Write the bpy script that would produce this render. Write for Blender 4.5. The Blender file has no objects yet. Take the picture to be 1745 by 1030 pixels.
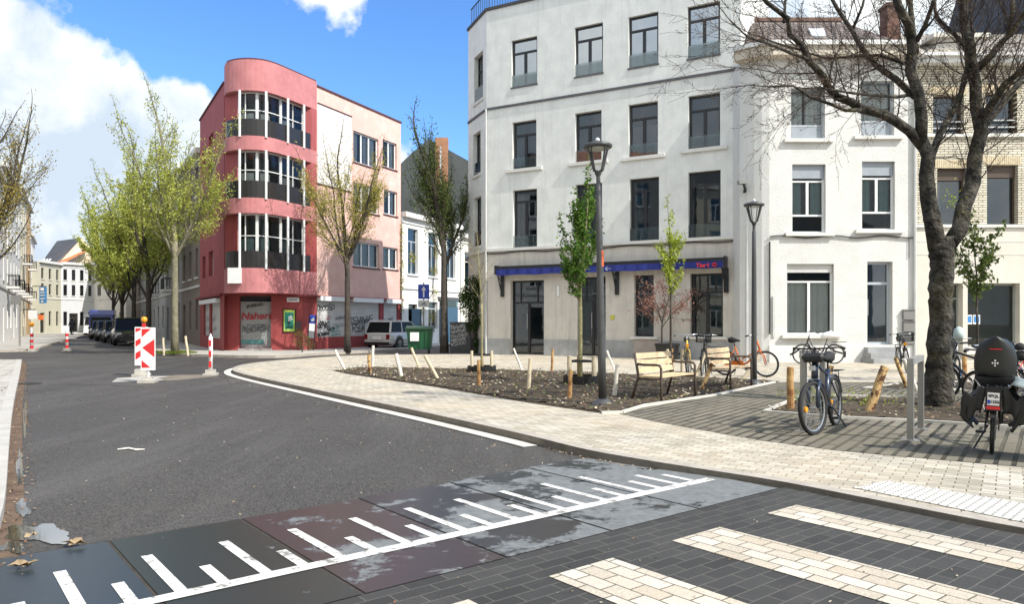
import bpy, math, random
from mathutils import Vector, Matrix
R = math.radians
C = bpy.context.scene.collection
scn = bpy.context.scene
# ---------------------------------------------------------------- camera
F, CX, HY, H = 1260.0, 872.5, 549.0, 1.5
cam_d = bpy.data.cameras.new('camera'); cam = bpy.data.objects.new('camera', cam_d); C.objects.link(cam)
cam_d.sensor_width = 36; cam_d.lens = 36 * F / 1745; cam_d.shift_y = (HY - 515) / 1745
cam_d.clip_start = .1; cam_d.clip_end = 4000
cam.location = (0, 0, H); cam.rotation_euler = (R(90), 0, 0)
scn.camera = cam
# ---------------------------------------------------------------- light
SUN_AZ, SUN_EL = math.atan2(.81, -.586), R(46)
world = bpy.data.worlds.new('World'); scn.world = world; world.use_nodes = True
def build_world():
    nt = world.node_tree; nt.nodes.clear(); N = nt.nodes.new; L = nt.links.new
    out = N('ShaderNodeOutputWorld')
    sky = N('ShaderNodeTexSky'); sky.sky_type = 'NISHITA'; sky.sun_disc = False
    sky.sun_elevation = SUN_EL; sky.sun_rotation = SUN_AZ; sky.air_density = 1.0; sky.dust_density = .3; sky.ozone_density = 2.0
    hs = N('ShaderNodeHueSaturation'); hs.inputs['Saturation'].default_value = 1.12; hs.inputs['Value'].default_value = 1.0
    L(sky.outputs[0], hs.inputs['Color'])
    tint = N('ShaderNodeMix'); tint.data_type = 'RGBA'; tint.blend_type = 'MULTIPLY'; tint.inputs[0].default_value = 1
    L(hs.outputs[0], tint.inputs[6]); tint.inputs[7].default_value = (.80, 1.04, 1.34, 1)
    b1 = N('ShaderNodeBackground'); b1.inputs[1].default_value = .125; L(tint.outputs[2], b1.inputs[0])
    tc = N('ShaderNodeTexCoord')
    def noise(scale, detail, rough, dist=0, vec=None):
        n = N('ShaderNodeTexNoise'); n.inputs['Scale'].default_value = scale; n.inputs['Detail'].default_value = detail
        n.inputs['Roughness'].default_value = rough; n.inputs['Distortion'].default_value = dist
        L(vec or tc.outputs['Generated'], n.inputs['Vector']); return n.outputs[0]
    def m(op, a, b=None, c=None, clamp=False):
        n = N('ShaderNodeMath'); n.operation = op; n.use_clamp = clamp
        for i, v in enumerate((a, b, c)):
            if v is None: continue
            if isinstance(v, (int, float)): n.inputs[i].default_value = v
            else: L(v, n.inputs[i])
        return n.outputs[0]
    def blob(px, py, r, amp, sx=1.0):
        d = Vector(((px - CX) / F, 1, (HY - py) / F)).normalized()
        s = N('ShaderNodeVectorMath'); s.operation = 'SUBTRACT'; L(tc.outputs['Generated'], s.inputs[0]); s.inputs[1].default_value = d
        ln = N('ShaderNodeVectorMath'); ln.operation = 'LENGTH'; L(s.outputs[0], ln.inputs[0])
        q = m('DIVIDE', ln.outputs['Value'], r / F)
        return m('MULTIPLY', m('SUBTRACT', 1.0, m('SMOOTH_MIN', q, 1.0, .2)), amp)
    base = noise(5.0, 10, .60, 0); fine = noise(21, 6, .6)
    sp = N('ShaderNodeSeparateXYZ'); L(tc.outputs['Generated'], sp.inputs[0])
    v = m('ADD', base, m('MULTIPLY', m('SUBTRACT', fine, .5), .26))
    v = m('SUBTRACT', v, .66)
    for px, py, r, amp in ((50, 250, 300, .62), (-60, 420, 380, .7), (150, 400, 250, .55), (338, 180, 75, .45), (575, -30, 150, .72), (690, 300, 110, .4), (1480, -10, 380, .62), (1700, 60, 400, .4), (-700, 300, 600, .5)):
        v = m('ADD', v, blob(px, py, r, amp))
    back = m('MULTIPLY', m('LESS_THAN', sp.outputs[1], -.05), .55)      # unseen cloud added behind the viewer for whiter ambient light and reflections
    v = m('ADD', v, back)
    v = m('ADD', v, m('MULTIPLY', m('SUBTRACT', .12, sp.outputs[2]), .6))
    v = m('ADD', v, m('MULTIPLY', m('GREATER_THAN', sp.outputs[2], .5), .5))  # extra cloud overhead, out of view, added to neutralise the ambient light
    mask = m('MULTIPLY', v, 11.0, clamp=True)
    shade = m('ADD', noise(8.0, 9, .6, .2), m('MULTIPLY', m('SUBTRACT', .30, v), .07))
    cr = N('ShaderNodeValToRGB'); cr.color_ramp.elements[0].position = .42; cr.color_ramp.elements[0].color = (.60, .70, .82, 1)
    cr.color_ramp.elements[1].position = .63; cr.color_ramp.elements[1].color = (.96, 1.0, 1.0, 1); L(shade, cr.inputs[0])
    b2 = N('ShaderNodeBackground'); L(cr.outputs[0], b2.inputs[0])      # clouds towards the sun, mostly out of view, brightened to lift ambient light
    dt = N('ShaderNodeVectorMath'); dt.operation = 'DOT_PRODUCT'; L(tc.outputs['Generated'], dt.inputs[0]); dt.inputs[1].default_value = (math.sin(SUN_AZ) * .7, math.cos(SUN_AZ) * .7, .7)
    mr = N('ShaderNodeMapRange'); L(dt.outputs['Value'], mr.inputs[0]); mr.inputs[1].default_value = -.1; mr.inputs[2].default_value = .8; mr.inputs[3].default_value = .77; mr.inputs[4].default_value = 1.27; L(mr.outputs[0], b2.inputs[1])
    wc = N('ShaderNodeMix'); wc.data_type = 'RGBA'; wc.blend_type = 'MULTIPLY'; m2_ = N('ShaderNodeMapRange'); L(dt.outputs['Value'], m2_.inputs[0]); m2_.inputs[1].default_value = -.1; m2_.inputs[2].default_value = .8; L(m2_.outputs[0], wc.inputs[0]); L(cr.outputs[0], wc.inputs[6]); wc.inputs[7].default_value = (1, .965, .90, 1); L(wc.outputs[2], b2.inputs[0])      # warm tint added to the sunward clouds to offset blue ambient light
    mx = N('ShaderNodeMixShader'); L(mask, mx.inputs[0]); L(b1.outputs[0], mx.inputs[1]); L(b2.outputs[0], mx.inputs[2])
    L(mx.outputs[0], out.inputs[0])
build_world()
sl = bpy.data.lights.new('sun', 'SUN'); sl.energy = 3.7; sl.angle = R(.5); sl.color = (1, .955, .88)
so = bpy.data.objects.new('sun', sl); C.objects.link(so)
sdir = Vector((math.sin(SUN_AZ) * math.cos(SUN_EL), math.cos(SUN_AZ) * math.cos(SUN_EL), math.sin(SUN_EL)))
so.rotation_euler = sdir.to_track_quat('Z', 'Y').to_euler(); so.location = sdir * 60
scn.view_settings.view_transform = 'Standard'; scn.view_settings.look = 'None'
scn.view_settings.exposure = .62; scn.view_settings.gamma = 1
scn.cycles.max_bounces = 6; scn.cycles.transparent_max_bounces = 12; scn.cycles.glossy_bounces = 3; scn.cycles.diffuse_bounces = 3
scn.cycles.caustics_reflective = False; scn.cycles.caustics_refractive = False
# ---------------------------------------------------------------- projection helpers
PZ = .09
def G(px, py, z=0.0):
    Y = (H - z) * F / (py - HY); return Vector(((px - CX) / F * Y, Y, z))
def GP(px, py): return G(px, py, PZ)
def AT(px, py, Y): return Vector(((px - CX) / F * Y, Y, H - (py - HY) / F * Y))
# ---------------------------------------------------------------- materials
MT = {}
def mat(name, col, rough=.8, var=.12, scale=2.0, bump=0, bscale=40, metal=0, spec=.5, col2=None, coord='Object', detail=6, emit=None, stain=None, coat=0, thr=(.3, .7)):
    if name in MT: return MT[name]
    m = bpy.data.materials.new(name); m.use_nodes = True; nt = m.node_tree; b = nt.nodes['Principled BSDF']; N = nt.nodes.new; L = nt.links.new
    b.inputs['Roughness'].default_value = rough; b.inputs['Metallic'].default_value = metal; b.inputs['Specular IOR Level'].default_value = spec
    if coat: b.inputs['Coat Weight'].default_value = coat; b.inputs['Coat Roughness'].default_value = .05
    c = Vector(col)
    if col2 is None: c1, c2 = c * (1 - var), c * (1 + var)
    else: c1, c2 = c, Vector(col2)
    geo = N('ShaderNodeNewGeometry') if coord == 'World' else N('ShaderNodeTexCoord')
    vec = geo.outputs['Position'] if coord == 'World' else geo.outputs['Object']
    n = N('ShaderNodeTexNoise'); n.inputs['Scale'].default_value = scale; n.inputs['Detail'].default_value = detail; n.inputs['Roughness'].default_value = .65
    L(vec, n.inputs['Vector'])
    cr = N('ShaderNodeValToRGB'); cr.color_ramp.elements[0].position = thr[0]; cr.color_ramp.elements[1].position = thr[1]
    cr.color_ramp.elements[0].color = (*[min(1, x) for x in c1], 1); cr.color_ramp.elements[1].color = (*[min(1, x) for x in c2], 1)
    L(n.outputs[0], cr.inputs[0]); last = cr.outputs[0]
    if stain:   # vertical streaks and large blotches: (colour, amount, streak)
        scol, amt, st = stain
        mp = N('ShaderNodeMapping'); mp.inputs['Scale'].default_value = (3.0, 3.0, .25) if st else (.8, .8, .8); L(vec, mp.inputs['Vector'])
        n2 = N('ShaderNodeTexNoise'); n2.inputs['Scale'].default_value = 1.6; n2.inputs['Detail'].default_value = 8; n2.inputs['Roughness'].default_value = .7; L(mp.outputs[0], n2.inputs['Vector'])
        r2 = N('ShaderNodeValToRGB'); r2.color_ramp.elements[0].position = .5; r2.color_ramp.elements[1].position = .78
        r2.color_ramp.elements[1].color = (amt, amt, amt, 1); L(n2.outputs[0], r2.inputs[0])
        mx = N('ShaderNodeMix'); mx.data_type = 'RGBA'; L(r2.outputs[0], mx.inputs[0]); L(last, mx.inputs[6]); mx.inputs[7].default_value = (*scol, 1); last = mx.outputs[2]
    L(last, b.inputs['Base Color'])
    if bump:
        n3 = N('ShaderNodeTexNoise'); n3.inputs['Scale'].default_value = bscale; n3.inputs['Detail'].default_value = 4; L(vec, n3.inputs['Vector'])
        bp = N('ShaderNodeBump'); bp.inputs['Strength'].default_value = bump; bp.inputs['Distance'].default_value = .02
        L(n3.outputs[0], bp.inputs['Height']); L(bp.outputs[0], b.inputs['Normal'])
    if emit: b.inputs['Emission Color'].default_value = (*emit[0], 1); b.inputs['Emission Strength'].default_value = emit[1]
    MT[name] = m; return m
def pavers(name, c1, c2, mortar, ang, bw, rh, ms=.008, rough=.85, var=.25, bump=.5, offset=.5, rnd=(0.0, 1.0), blotch=None, dust=None):
    if name in MT: return MT[name]
    m = bpy.data.materials.new(name); m.use_nodes = True; nt = m.node_tree; b = nt.nodes['Principled BSDF']; N = nt.nodes.new; L = nt.links.new
    g = N('ShaderNodeNewGeometry'); mp = N('ShaderNodeMapping'); mp.vector_type = 'POINT'; mp.inputs['Rotation'].default_value = (0, 0, -ang)
    L(g.outputs['Position'], mp.inputs['Vector'])
    br = N('ShaderNodeTexBrick'); br.inputs['Scale'].default_value = 1; br.inputs['Brick Width'].default_value = bw; br.inputs['Row Height'].default_value = rh
    br.inputs['Mortar Size'].default_value = ms; br.inputs['Mortar Smooth'].default_value = .3; br.inputs['Bias'].default_value = 0; br.offset = offset
    br.inputs['Color1'].default_value = (*c1, 1); br.inputs['Color2'].default_value = (*c2, 1); br.inputs['Mortar'].default_value = (*mortar, 1)
    # slight wobble so joints are not ruler straight
    nw = N('ShaderNodeTexNoise'); nw.inputs['Scale'].default_value = 6; L(g.outputs['Position'], nw.inputs['Vector'])
    sw = N('ShaderNodeVectorMath'); sw.operation = 'MULTIPLY_ADD'; L(nw.outputs['Color'], sw.inputs[0]); sw.inputs[1].default_value = (.012, .012, 0); L(mp.outputs[0], sw.inputs[2])
    L(sw.outputs[0], br.inputs['Vector'])
    n = N('ShaderNodeTexNoise'); n.inputs['Scale'].default_value = 1.1; n.inputs['Detail'].default_value = 9; n.inputs['Roughness'].default_value = .7; L(g.outputs['Position'], n.inputs['Vector'])
    cr = N('ShaderNodeValToRGB'); cr.color_ramp.elements[0].position = .3; cr.color_ramp.elements[1].position = .7
    cr.color_ramp.elements[0].color = (1 - var, 1 - var, 1 - var, 1); cr.color_ramp.elements[1].color = (1 + var * .3,) * 3 + (1,); L(n.outputs[0], cr.inputs[0])
    mx = N('ShaderNodeMix'); mx.data_type = 'RGBA'; mx.blend_type = 'MULTIPLY'; mx.inputs[0].default_value = 1; L(br.outputs[0], mx.inputs[6]); L(cr.outputs[0], mx.inputs[7]); last = mx.outputs[2]
    n4 = N('ShaderNodeTexNoise'); n4.inputs['Scale'].default_value = 120; n4.inputs['Detail'].default_value = 3; L(g.outputs['Position'], n4.inputs['Vector'])
    c4 = N('ShaderNodeValToRGB'); c4.color_ramp.elements[0].position = .3; c4.color_ramp.elements[1].position = .7; c4.color_ramp.elements[0].color = (.72, .72, .72, 1); c4.color_ramp.elements[1].color = (1.2, 1.2, 1.2, 1); L(n4.outputs[0], c4.inputs[0])
    m4 = N('ShaderNodeMix'); m4.data_type = 'RGBA'; m4.blend_type = 'MULTIPLY'; m4.inputs[0].default_value = 1; L(last, m4.inputs[6]); L(c4.outputs[0], m4.inputs[7]); last = m4.outputs[2]
    if blotch:
        bc, sc, lo, hi, amt = blotch
        n5 = N('ShaderNodeTexNoise'); n5.inputs['Scale'].default_value = sc; n5.inputs['Detail'].default_value = 8; n5.inputs['Roughness'].default_value = .65; L(g.outputs['Position'], n5.inputs['Vector'])
        c5 = N('ShaderNodeValToRGB'); c5.color_ramp.elements[0].position = lo; c5.color_ramp.elements[1].position = hi; c5.color_ramp.elements[1].color = (amt, amt, amt, 1); L(n5.outputs[0], c5.inputs[0])
        m5 = N('ShaderNodeMix'); m5.data_type = 'RGBA'; L(c5.outputs[0], m5.inputs[0]); L(last, m5.inputs[6]); m5.inputs[7].default_value = (*bc, 1); last = m5.outputs[2]
    L(last, b.inputs['Base Color']); b.inputs['Roughness'].default_value = rough
    bp = N('ShaderNodeBump'); bp.inputs['Strength'].default_value = bump; bp.inputs['Distance'].default_value = .008; bp.invert = True
    L(br.outputs['Fac'], bp.inputs['Height'])
    bq = N('ShaderNodeBump'); bq.inputs['Strength'].default_value = .35; bq.inputs['Distance'].default_value = .004; L(n4.outputs[0], bq.inputs['Height']); L(bp.outputs[0], bq.inputs['Normal']); L(bq.outputs[0], b.inputs['Normal'])
    MT[name] = m; return m
def glass(name, tint=(.02, .03, .035), trans=.55, ior=1.9, rough=.02, wav=.0):
    if name in MT: return MT[name]
    m = bpy.data.materials.new(name); m.use_nodes = True; nt = m.node_tree; nt.nodes.clear(); N = nt.nodes.new; L = nt.links.new
    out = N('ShaderNodeOutputMaterial'); tr = N('ShaderNodeBsdfTransparent'); tr.inputs[0].default_value = (.92, .96, .95, 1)
    df = N('ShaderNodeBsdfDiffuse'); df.inputs[0].default_value = (*tint, 1); gl = N('ShaderNodeBsdfGlossy'); gl.inputs['Roughness'].default_value = rough
    gl.inputs[0].default_value = (.9, .95, 1, 1)
    fr = N('ShaderNodeFresnel'); fr.inputs[0].default_value = ior
    a = N('ShaderNodeMixShader'); a.inputs[0].default_value = trans; L(df.outputs[0], a.inputs[1]); L(tr.outputs[0], a.inputs[2])
    b = N('ShaderNodeMixShader'); L(fr.outputs[0], b.inputs[0]); L(a.outputs[0], b.inputs[1]); L(gl.outputs[0], b.inputs[2]); L(b.outputs[0], out.inputs[0])
    geo = N('ShaderNodeNewGeometry'); n = N('ShaderNodeTexNoise'); n.inputs['Scale'].default_value = 1.3; L(geo.outputs['Position'], n.inputs['Vector'])
    bp = N('ShaderNodeBump'); bp.inputs['Strength'].default_value = .03; bp.inputs['Distance'].default_value = .05; L(n.outputs[0], bp.inputs['Height']); L(bp.outputs[0], gl.inputs['Normal'])
    MT[name] = m; return m
# ---------------------------------------------------------------- mesh builder
WL = {}
class MB:
    def __init__(s): s.v = []; s.f = []; s.mi = []; s.m = 0
    def poly(s, pts, m=None):
        i = len(s.v); s.v += [tuple(p) for p in pts]; s.f.append(tuple(range(i, i + len(pts)))); s.mi.append(s.m if m is None else m)
    def hexa(s, p, m=None):   # 8 points: bottom 4, top 4
        i = len(s.v); s.v += [tuple(q) for q in p]; mm = s.m if m is None else m
        for f in ((3, 2, 1, 0), (4, 5, 6, 7), (0, 1, 5, 4), (1, 2, 6, 5), (2, 3, 7, 6), (3, 0, 4, 7)): s.f.append(tuple(i + k for k in f)); s.mi.append(mm)
    def box(s, x0, x1, y0, y1, z0, z1, m=None): s.hexa([(x0, y0, z0), (x1, y0, z0), (x1, y1, z0), (x0, y1, z0), (x0, y0, z1), (x1, y0, z1), (x1, y1, z1), (x0, y1, z1)], m)
    def bar(s, a, b, w, h=None, m=None, up=(0, 0, 1)):   # square bar between points
        a, b = Vector(a), Vector(b); d = (b - a).normalized(); h = h or w; u = Vector(up)
        if abs(d.dot(u)) > .95: u = Vector((0, 1, 0)) if abs(d.y) < .9 else Vector((1, 0, 0))
        x = d.cross(u).normalized() * w / 2; y = x.cross(d).normalized() * h / 2
        s.hexa([a - x - y, a + x - y, a + x + y, a - x + y, b - x - y, b + x - y, b + x + y, b - x + y], m)
    def tube(s, pts, r, n=8, cap=True, m=None):
        pts = [Vector(p) for p in pts]; r = r if isinstance(r, (list, tuple)) else [r] * len(pts); mm = s.m if m is None else m; base = len(s.v)
        x = None
        for k, p in enumerate(pts):
            d = (pts[min(k + 1, len(pts) - 1)] - pts[max(k - 1, 0)])
            d = d.normalized() if d.length > 1e-9 else Vector((0, 0, 1))
            if x is None: x = d.orthogonal().normalized()
            else:
                x = x - d * x.dot(d); x = x.normalized() if x.length > 1e-6 else d.orthogonal().normalized()
            y = d.cross(x)
            for j in range(n):
                a = 2 * math.pi * j / n; s.v.append(tuple(p + (x * math.cos(a) + y * math.sin(a)) * r[k]))
        for k in range(len(pts) - 1):
            for j in range(n):
                a = base + k * n + j; b = base + k * n + (j + 1) % n; s.f.append((a, b, b + n, a + n)); s.mi.append(mm)
        if cap:
            s.f.append(tuple(base + j for j in reversed(range(n)))); s.mi.append(mm)
            e = base + (len(pts) - 1) * n; s.f.append(tuple(e + j for j in range(n))); s.mi.append(mm)
    def ring(s, c, ax, R0, r, n=24, k=6, m=None):   # torus
        c = Vector(c); ax = Vector(ax).normalized(); u = ax.orthogonal().normalized(); w = ax.cross(u); i0 = len(s.v); mm = s.m if m is None else m
        for i in range(n):
            a = 2 * math.pi * i / n; d = u * math.cos(a) + w * math.sin(a)
            for j in range(k):
                b = 2 * math.pi * j / k; s.v.append(tuple(c + d * (R0 + r * math.cos(b)) + ax * r * math.sin(b)))
        for i in range(n):
            for j in range(k):
                s.f.append((i0 + i * k + j, i0 + ((i + 1) % n) * k + j, i0 + ((i + 1) % n) * k + (j + 1) % k, i0 + i * k + (j + 1) % k)); s.mi.append(mm)
    def lathe(s, c, prof, n=16, m=None):   # prof (r,z)
        i0 = len(s.v); mm = s.m if m is None else m
        for r, z in prof:
            for j in range(n):
                a = 2 * math.pi * j / n; s.v.append((c[0] + r * math.cos(a), c[1] + r * math.sin(a), c[2] + z))
        for k in range(len(prof) - 1):
            for j in range(n):
                a = i0 + k * n + j; b = i0 + k * n + (j + 1) % n; s.f.append((a, b, b + n, a + n)); s.mi.append(mm)
        s.f.append(tuple(i0 + j for j in reversed(range(n)))); s.mi.append(mm); e = i0 + (len(prof) - 1) * n; s.f.append(tuple(e + j for j in range(n))); s.mi.append(mm)
    def prism(s, pts, z0, z1, m=None, top=True):
        n = len(pts); i0 = len(s.v); mm = s.m if m is None else m
        s.v += [(p[0], p[1], z0) for p in pts] + [(p[0], p[1], z1) for p in pts]
        for j in range(n): k = (j + 1) % n; s.f.append((i0 + j, i0 + k, i0 + n + k, i0 + n + j)); s.mi.append(mm)
        s.f.append(tuple(i0 + j for j in reversed(range(n)))); s.mi.append(mm); s.f.append(tuple(i0 + n + j for j in range(n))); s.mi.append(mm)
    def build(s, name, mats, parent=None, smooth=False, **kw):
        if not s.v: return None
        me = bpy.data.meshes.new(name)
        xs = [p[0] for p in s.v]; ys = [p[1] for p in s.v]; zs = [p[2] for p in s.v]
        c = Vector(((min(xs) + max(xs)) / 2, (min(ys) + max(ys)) / 2, min(zs)))
        me.from_pydata([(p[0] - c.x, p[1] - c.y, p[2] - c.z) for p in s.v], [], s.f)
        mats = mats if isinstance(mats, (list, tuple)) else [mats]
        for q in mats: me.materials.append(q)
        if len(mats) > 1: me.polygons.foreach_set('material_index', s.mi)
        if smooth: me.polygons.foreach_set('use_smooth', [True] * len(me.polygons))
        if kw.pop('merge', False):
            import bmesh
            bm = bmesh.new(); bm.from_mesh(me); bmesh.ops.remove_doubles(bm, verts=bm.verts, dist=.0005); bmesh.ops.recalc_face_normals(bm, faces=bm.faces); bm.to_mesh(me); bm.free(); me.polygons.foreach_set('use_smooth', [True] * len(me.polygons))
        me.update()
        o = bpy.data.objects.new(name, me); C.objects.link(o)
        o.location = c - (WL.get(parent.name, Vector()) if parent else Vector())
        if parent: o.parent = parent
        WL[o.name] = c
        for k, v in kw.items(): o[k] = v
        return o
def thing(name, label, cat, loc=(0, 0, 0), group=None):
    o = bpy.data.objects.new(name, None); C.objects.link(o); o.empty_display_size = .2; o.location = loc; o['label'] = label; o['category'] = cat
    if group: o['group'] = group
    WL[o.name] = Vector(loc); return o
def place(o, loc, rz=0, rx=0, ry=0): o.location = loc; o.rotation_euler = (rx, ry, rz); return o
CH = {}
def kids(o): return list(o.children)
def copy_tree(o, parent=None):
    c = o.copy(); C.objects.link(c)
    if parent: c.parent = parent
    for ch in o.children: copy_tree(ch, c)
    return c
def tag(o, label=None, cat=None, group=None, kind=None):
    for k, v in (('label', label), ('category', cat), ('group', group), ('kind', kind)):
        if v: o[k] = v
    return o
def text(s, size, m, parent, origin, u, up, name='lettering', extrude=.004, bold=0, align='CENTER', shear=0):
    cu = bpy.data.curves.new(name, 'FONT'); cu.body = s; cu.size = size; cu.extrude = extrude; cu.offset = bold; cu.align_x = align; cu.align_y = 'CENTER'; cu.shear = shear
    t = bpy.data.objects.new(name, cu); me = bpy.data.meshes.new_from_object(t); bpy.data.objects.remove(t); bpy.data.curves.remove(cu)
    u = Vector(u).normalized(); up = Vector(up).normalized(); n = u.cross(up); M = Matrix((u, up, n)).transposed().to_4x4()
    me.transform(M); me.materials.clear(); me.materials.append(m)
    o = bpy.data.objects.new(name, me); C.objects.link(o); o.location = Vector(origin) - (WL.get(parent.name, Vector()) if parent else Vector()); o.parent = parent; WL[o.name] = Vector(origin); return o
# ---------------------------------------------------------------- facade frame
class Fr:
    def __init__(s, p0, p1):
        s.o = Vector(p0[:2]); d = Vector(p1[:2]) - s.o; s.L = d.length; s.u = d.normalized(); s.n = Vector((s.u.y, -s.u.x))
    def p(s, u, z, d=0): q = s.o + s.u * u + s.n * d; return Vector((q.x, q.y, z))
    def ray(s, px):   # column px of the photograph -> (u, depth)
        k = (px - CX) / F; det = s.u.x - k * s.u.y
        t = (k * s.o.y - s.o.x) / det; return t, s.o.y + s.u.y * t
    def rect(s, x0, y0, x1, y1):
        a, ya = s.ray(x0); b, yb = s.ray(x1); Y = (ya + yb) / 2; return [a, b, H - (y1 - HY) / F * Y, H - (y0 - HY) / F * Y]
    def box(s, mb, u0, u1, z0, z1, d0, d1, m=None):
        mb.hexa([s.p(u0, z0, d1), s.p(u1, z0, d1), s.p(u1, z0, d0), s.p(u0, z0, d0), s.p(u0, z1, d1), s.p(u1, z1, d1), s.p(u1, z1, d0), s.p(u0, z1, d0)], m)
    def wall(s, mb, z0, z1, holes, u0=0, u1=None, dep=.3, m=None):
        u1 = s.L if u1 is None else u1
        us = sorted({round(x, 4) for x in [u0, u1] + [h[0] for h in holes] + [h[1] for h in holes] if u0 - 1e-4 <= x <= u1 + 1e-4})
        zs = sorted({round(x, 4) for x in [z0, z1] + [h[2] for h in holes] + [h[3] for h in holes] if z0 - 1e-4 <= x <= z1 + 1e-4})
        for i in range(len(us) - 1):
            for j in range(len(zs) - 1):
                a, b, c, d = us[i], us[i + 1], zs[j], zs[j + 1]; mu, mz = (a + b) / 2, (c + d) / 2
                if any(h[0] < mu < h[1] and h[2] < mz < h[3] for h in holes): continue
                mb.poly([s.p(a, c), s.p(b, c), s.p(b, d), s.p(a, d)], m)
        for h in holes:
            a, b, c, d = h
            for q in ((a, c, b, c), (b, c, b, d), (b, d, a, d), (a, d, a, c)):
                mb.poly([s.p(q[0], q[1]), s.p(q[0], q[1], -dep), s.p(q[2], q[3], -dep), s.p(q[2], q[3])], m)
def window(root, fr, r, fm, gm, rec=.2, w=.07, trans=None, mull=(.5,), low=None, cur=None, sill=None, sm=None, guard=None, blind=None, name='window', hand=None, fd=.06, topmull=()):
    a, b, c, d = r; mb = MB(); B = lambda u0, u1, z0, z1, e=0: fr.box(mb, u0, u1, z0, z1, -rec - fd, -rec + e)
    B(a, b, d - w, d); B(a, b, c, c + w); B(a, a + w, c + w, d - w); B(b - w, b, c + w, d - w)
    zt = d - w
    if trans: zt = d - (d - c) * trans; B(a + w, b - w, zt - w / 2, zt + w / 2, .004); zt -= w / 2
    zl = c + w
    if low: zl = c + (d - c) * low; B(a + w, b - w, zl - w / 2, zl + w / 2, .004); zl += w / 2
    for q in mull:
        u = a + (b - a) * q; B(u - w * .7, u + w * .7, zl, zt, .008)
    for q in topmull:
        u = a + (b - a) * q; B(u - w * .3, u + w * .3, d - (d - c) * trans + w / 2, d - w, .006)
    o = mb.build(name, fm, root)
    g = MB(); g.poly([fr.p(a + w * .5, c + w * .5, -rec - fd / 2), fr.p(b - w * .5, c + w * .5, -rec - fd / 2), fr.p(b - w * .5, d - w * .5, -rec - fd / 2), fr.p(a + w * .5, d - w * .5, -rec - fd / 2)])
    g.build('pane', gm, o)
    if cur:   # list of (u0,u1,z0,z1 as fractions, material)
        for (x0, x1, y0, y1, cm) in cur:
            k = MB(); n = max(6, int((x1 - x0) * (b - a) / .035)); pr = None
            for i in range(n + 1):
                u = a + (b - a) * (x0 + (x1 - x0) * i / n); dd = -rec - fd - .09 + .03 * math.sin(i * 1.35 + (i % 7) * .2)
                q = (fr.p(u, c + (d - c) * y0, dd), fr.p(u, c + (d - c) * y1, dd))
                if pr: k.poly([pr[0], q[0], q[1], pr[1]])
                pr = q
            k.build('curtain', cm, o)
    if sill:
        k = MB(); ov, h_, pr = sill; fr.box(k, a - ov, b + ov, c - h_, c - .003, -rec + .002, pr); k.build('sill', sm, o)
    if guard:
        k = MB(); fr.box(k, a + .01, b - .01, c + .03, c + (d - c) * guard, -.05, -.035); k.build('glass_guard', glass('guard_glass', (.30, .36, .38), .62, 1.5) if gm.name != 'dark_glass' else glass('guard_glass_clear', (.10, .13, .14), .8, 1.5), o)
    if blind:
        k = MB(); fr.box(k, a + w * .3, b - w * .3, d - (d - c) * blind[0], d - .003, -rec + .01, -rec + .05); k.build('shutter', blind[1], o)
    if hand:
        k = MB(); u = a + (b - a) * hand; fr.box(k, u - .015, u + .015, c + (d - c) * .35, c + (d - c) * .55, -rec + .01, -rec + .05); k.build('handle', MT['steel'], o)
    return o
def ribbon(mb, fr, pts, w, d=.012, m=None):   # flat painted stroke on a facade (u,z points)
    for (a, b) in zip(pts[:-1], pts[1:]):
        dx, dz = b[0] - a[0], b[1] - a[1]; l = math.hypot(dx, dz) or 1; ox, oz = -dz / l * w / 2, dx / l * w / 2; ex, ez = dx / l * w * .3, dz / l * w * .3
        mb.poly([fr.p(a[0] + ox - ex, a[1] + oz - ez, d), fr.p(a[0] - ox - ex, a[1] - oz - ez, d), fr.p(b[0] - ox + ex, b[1] - oz + ez, d), fr.p(b[0] + ox + ex, b[1] + oz + ez, d)], m); d += .0004
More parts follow.
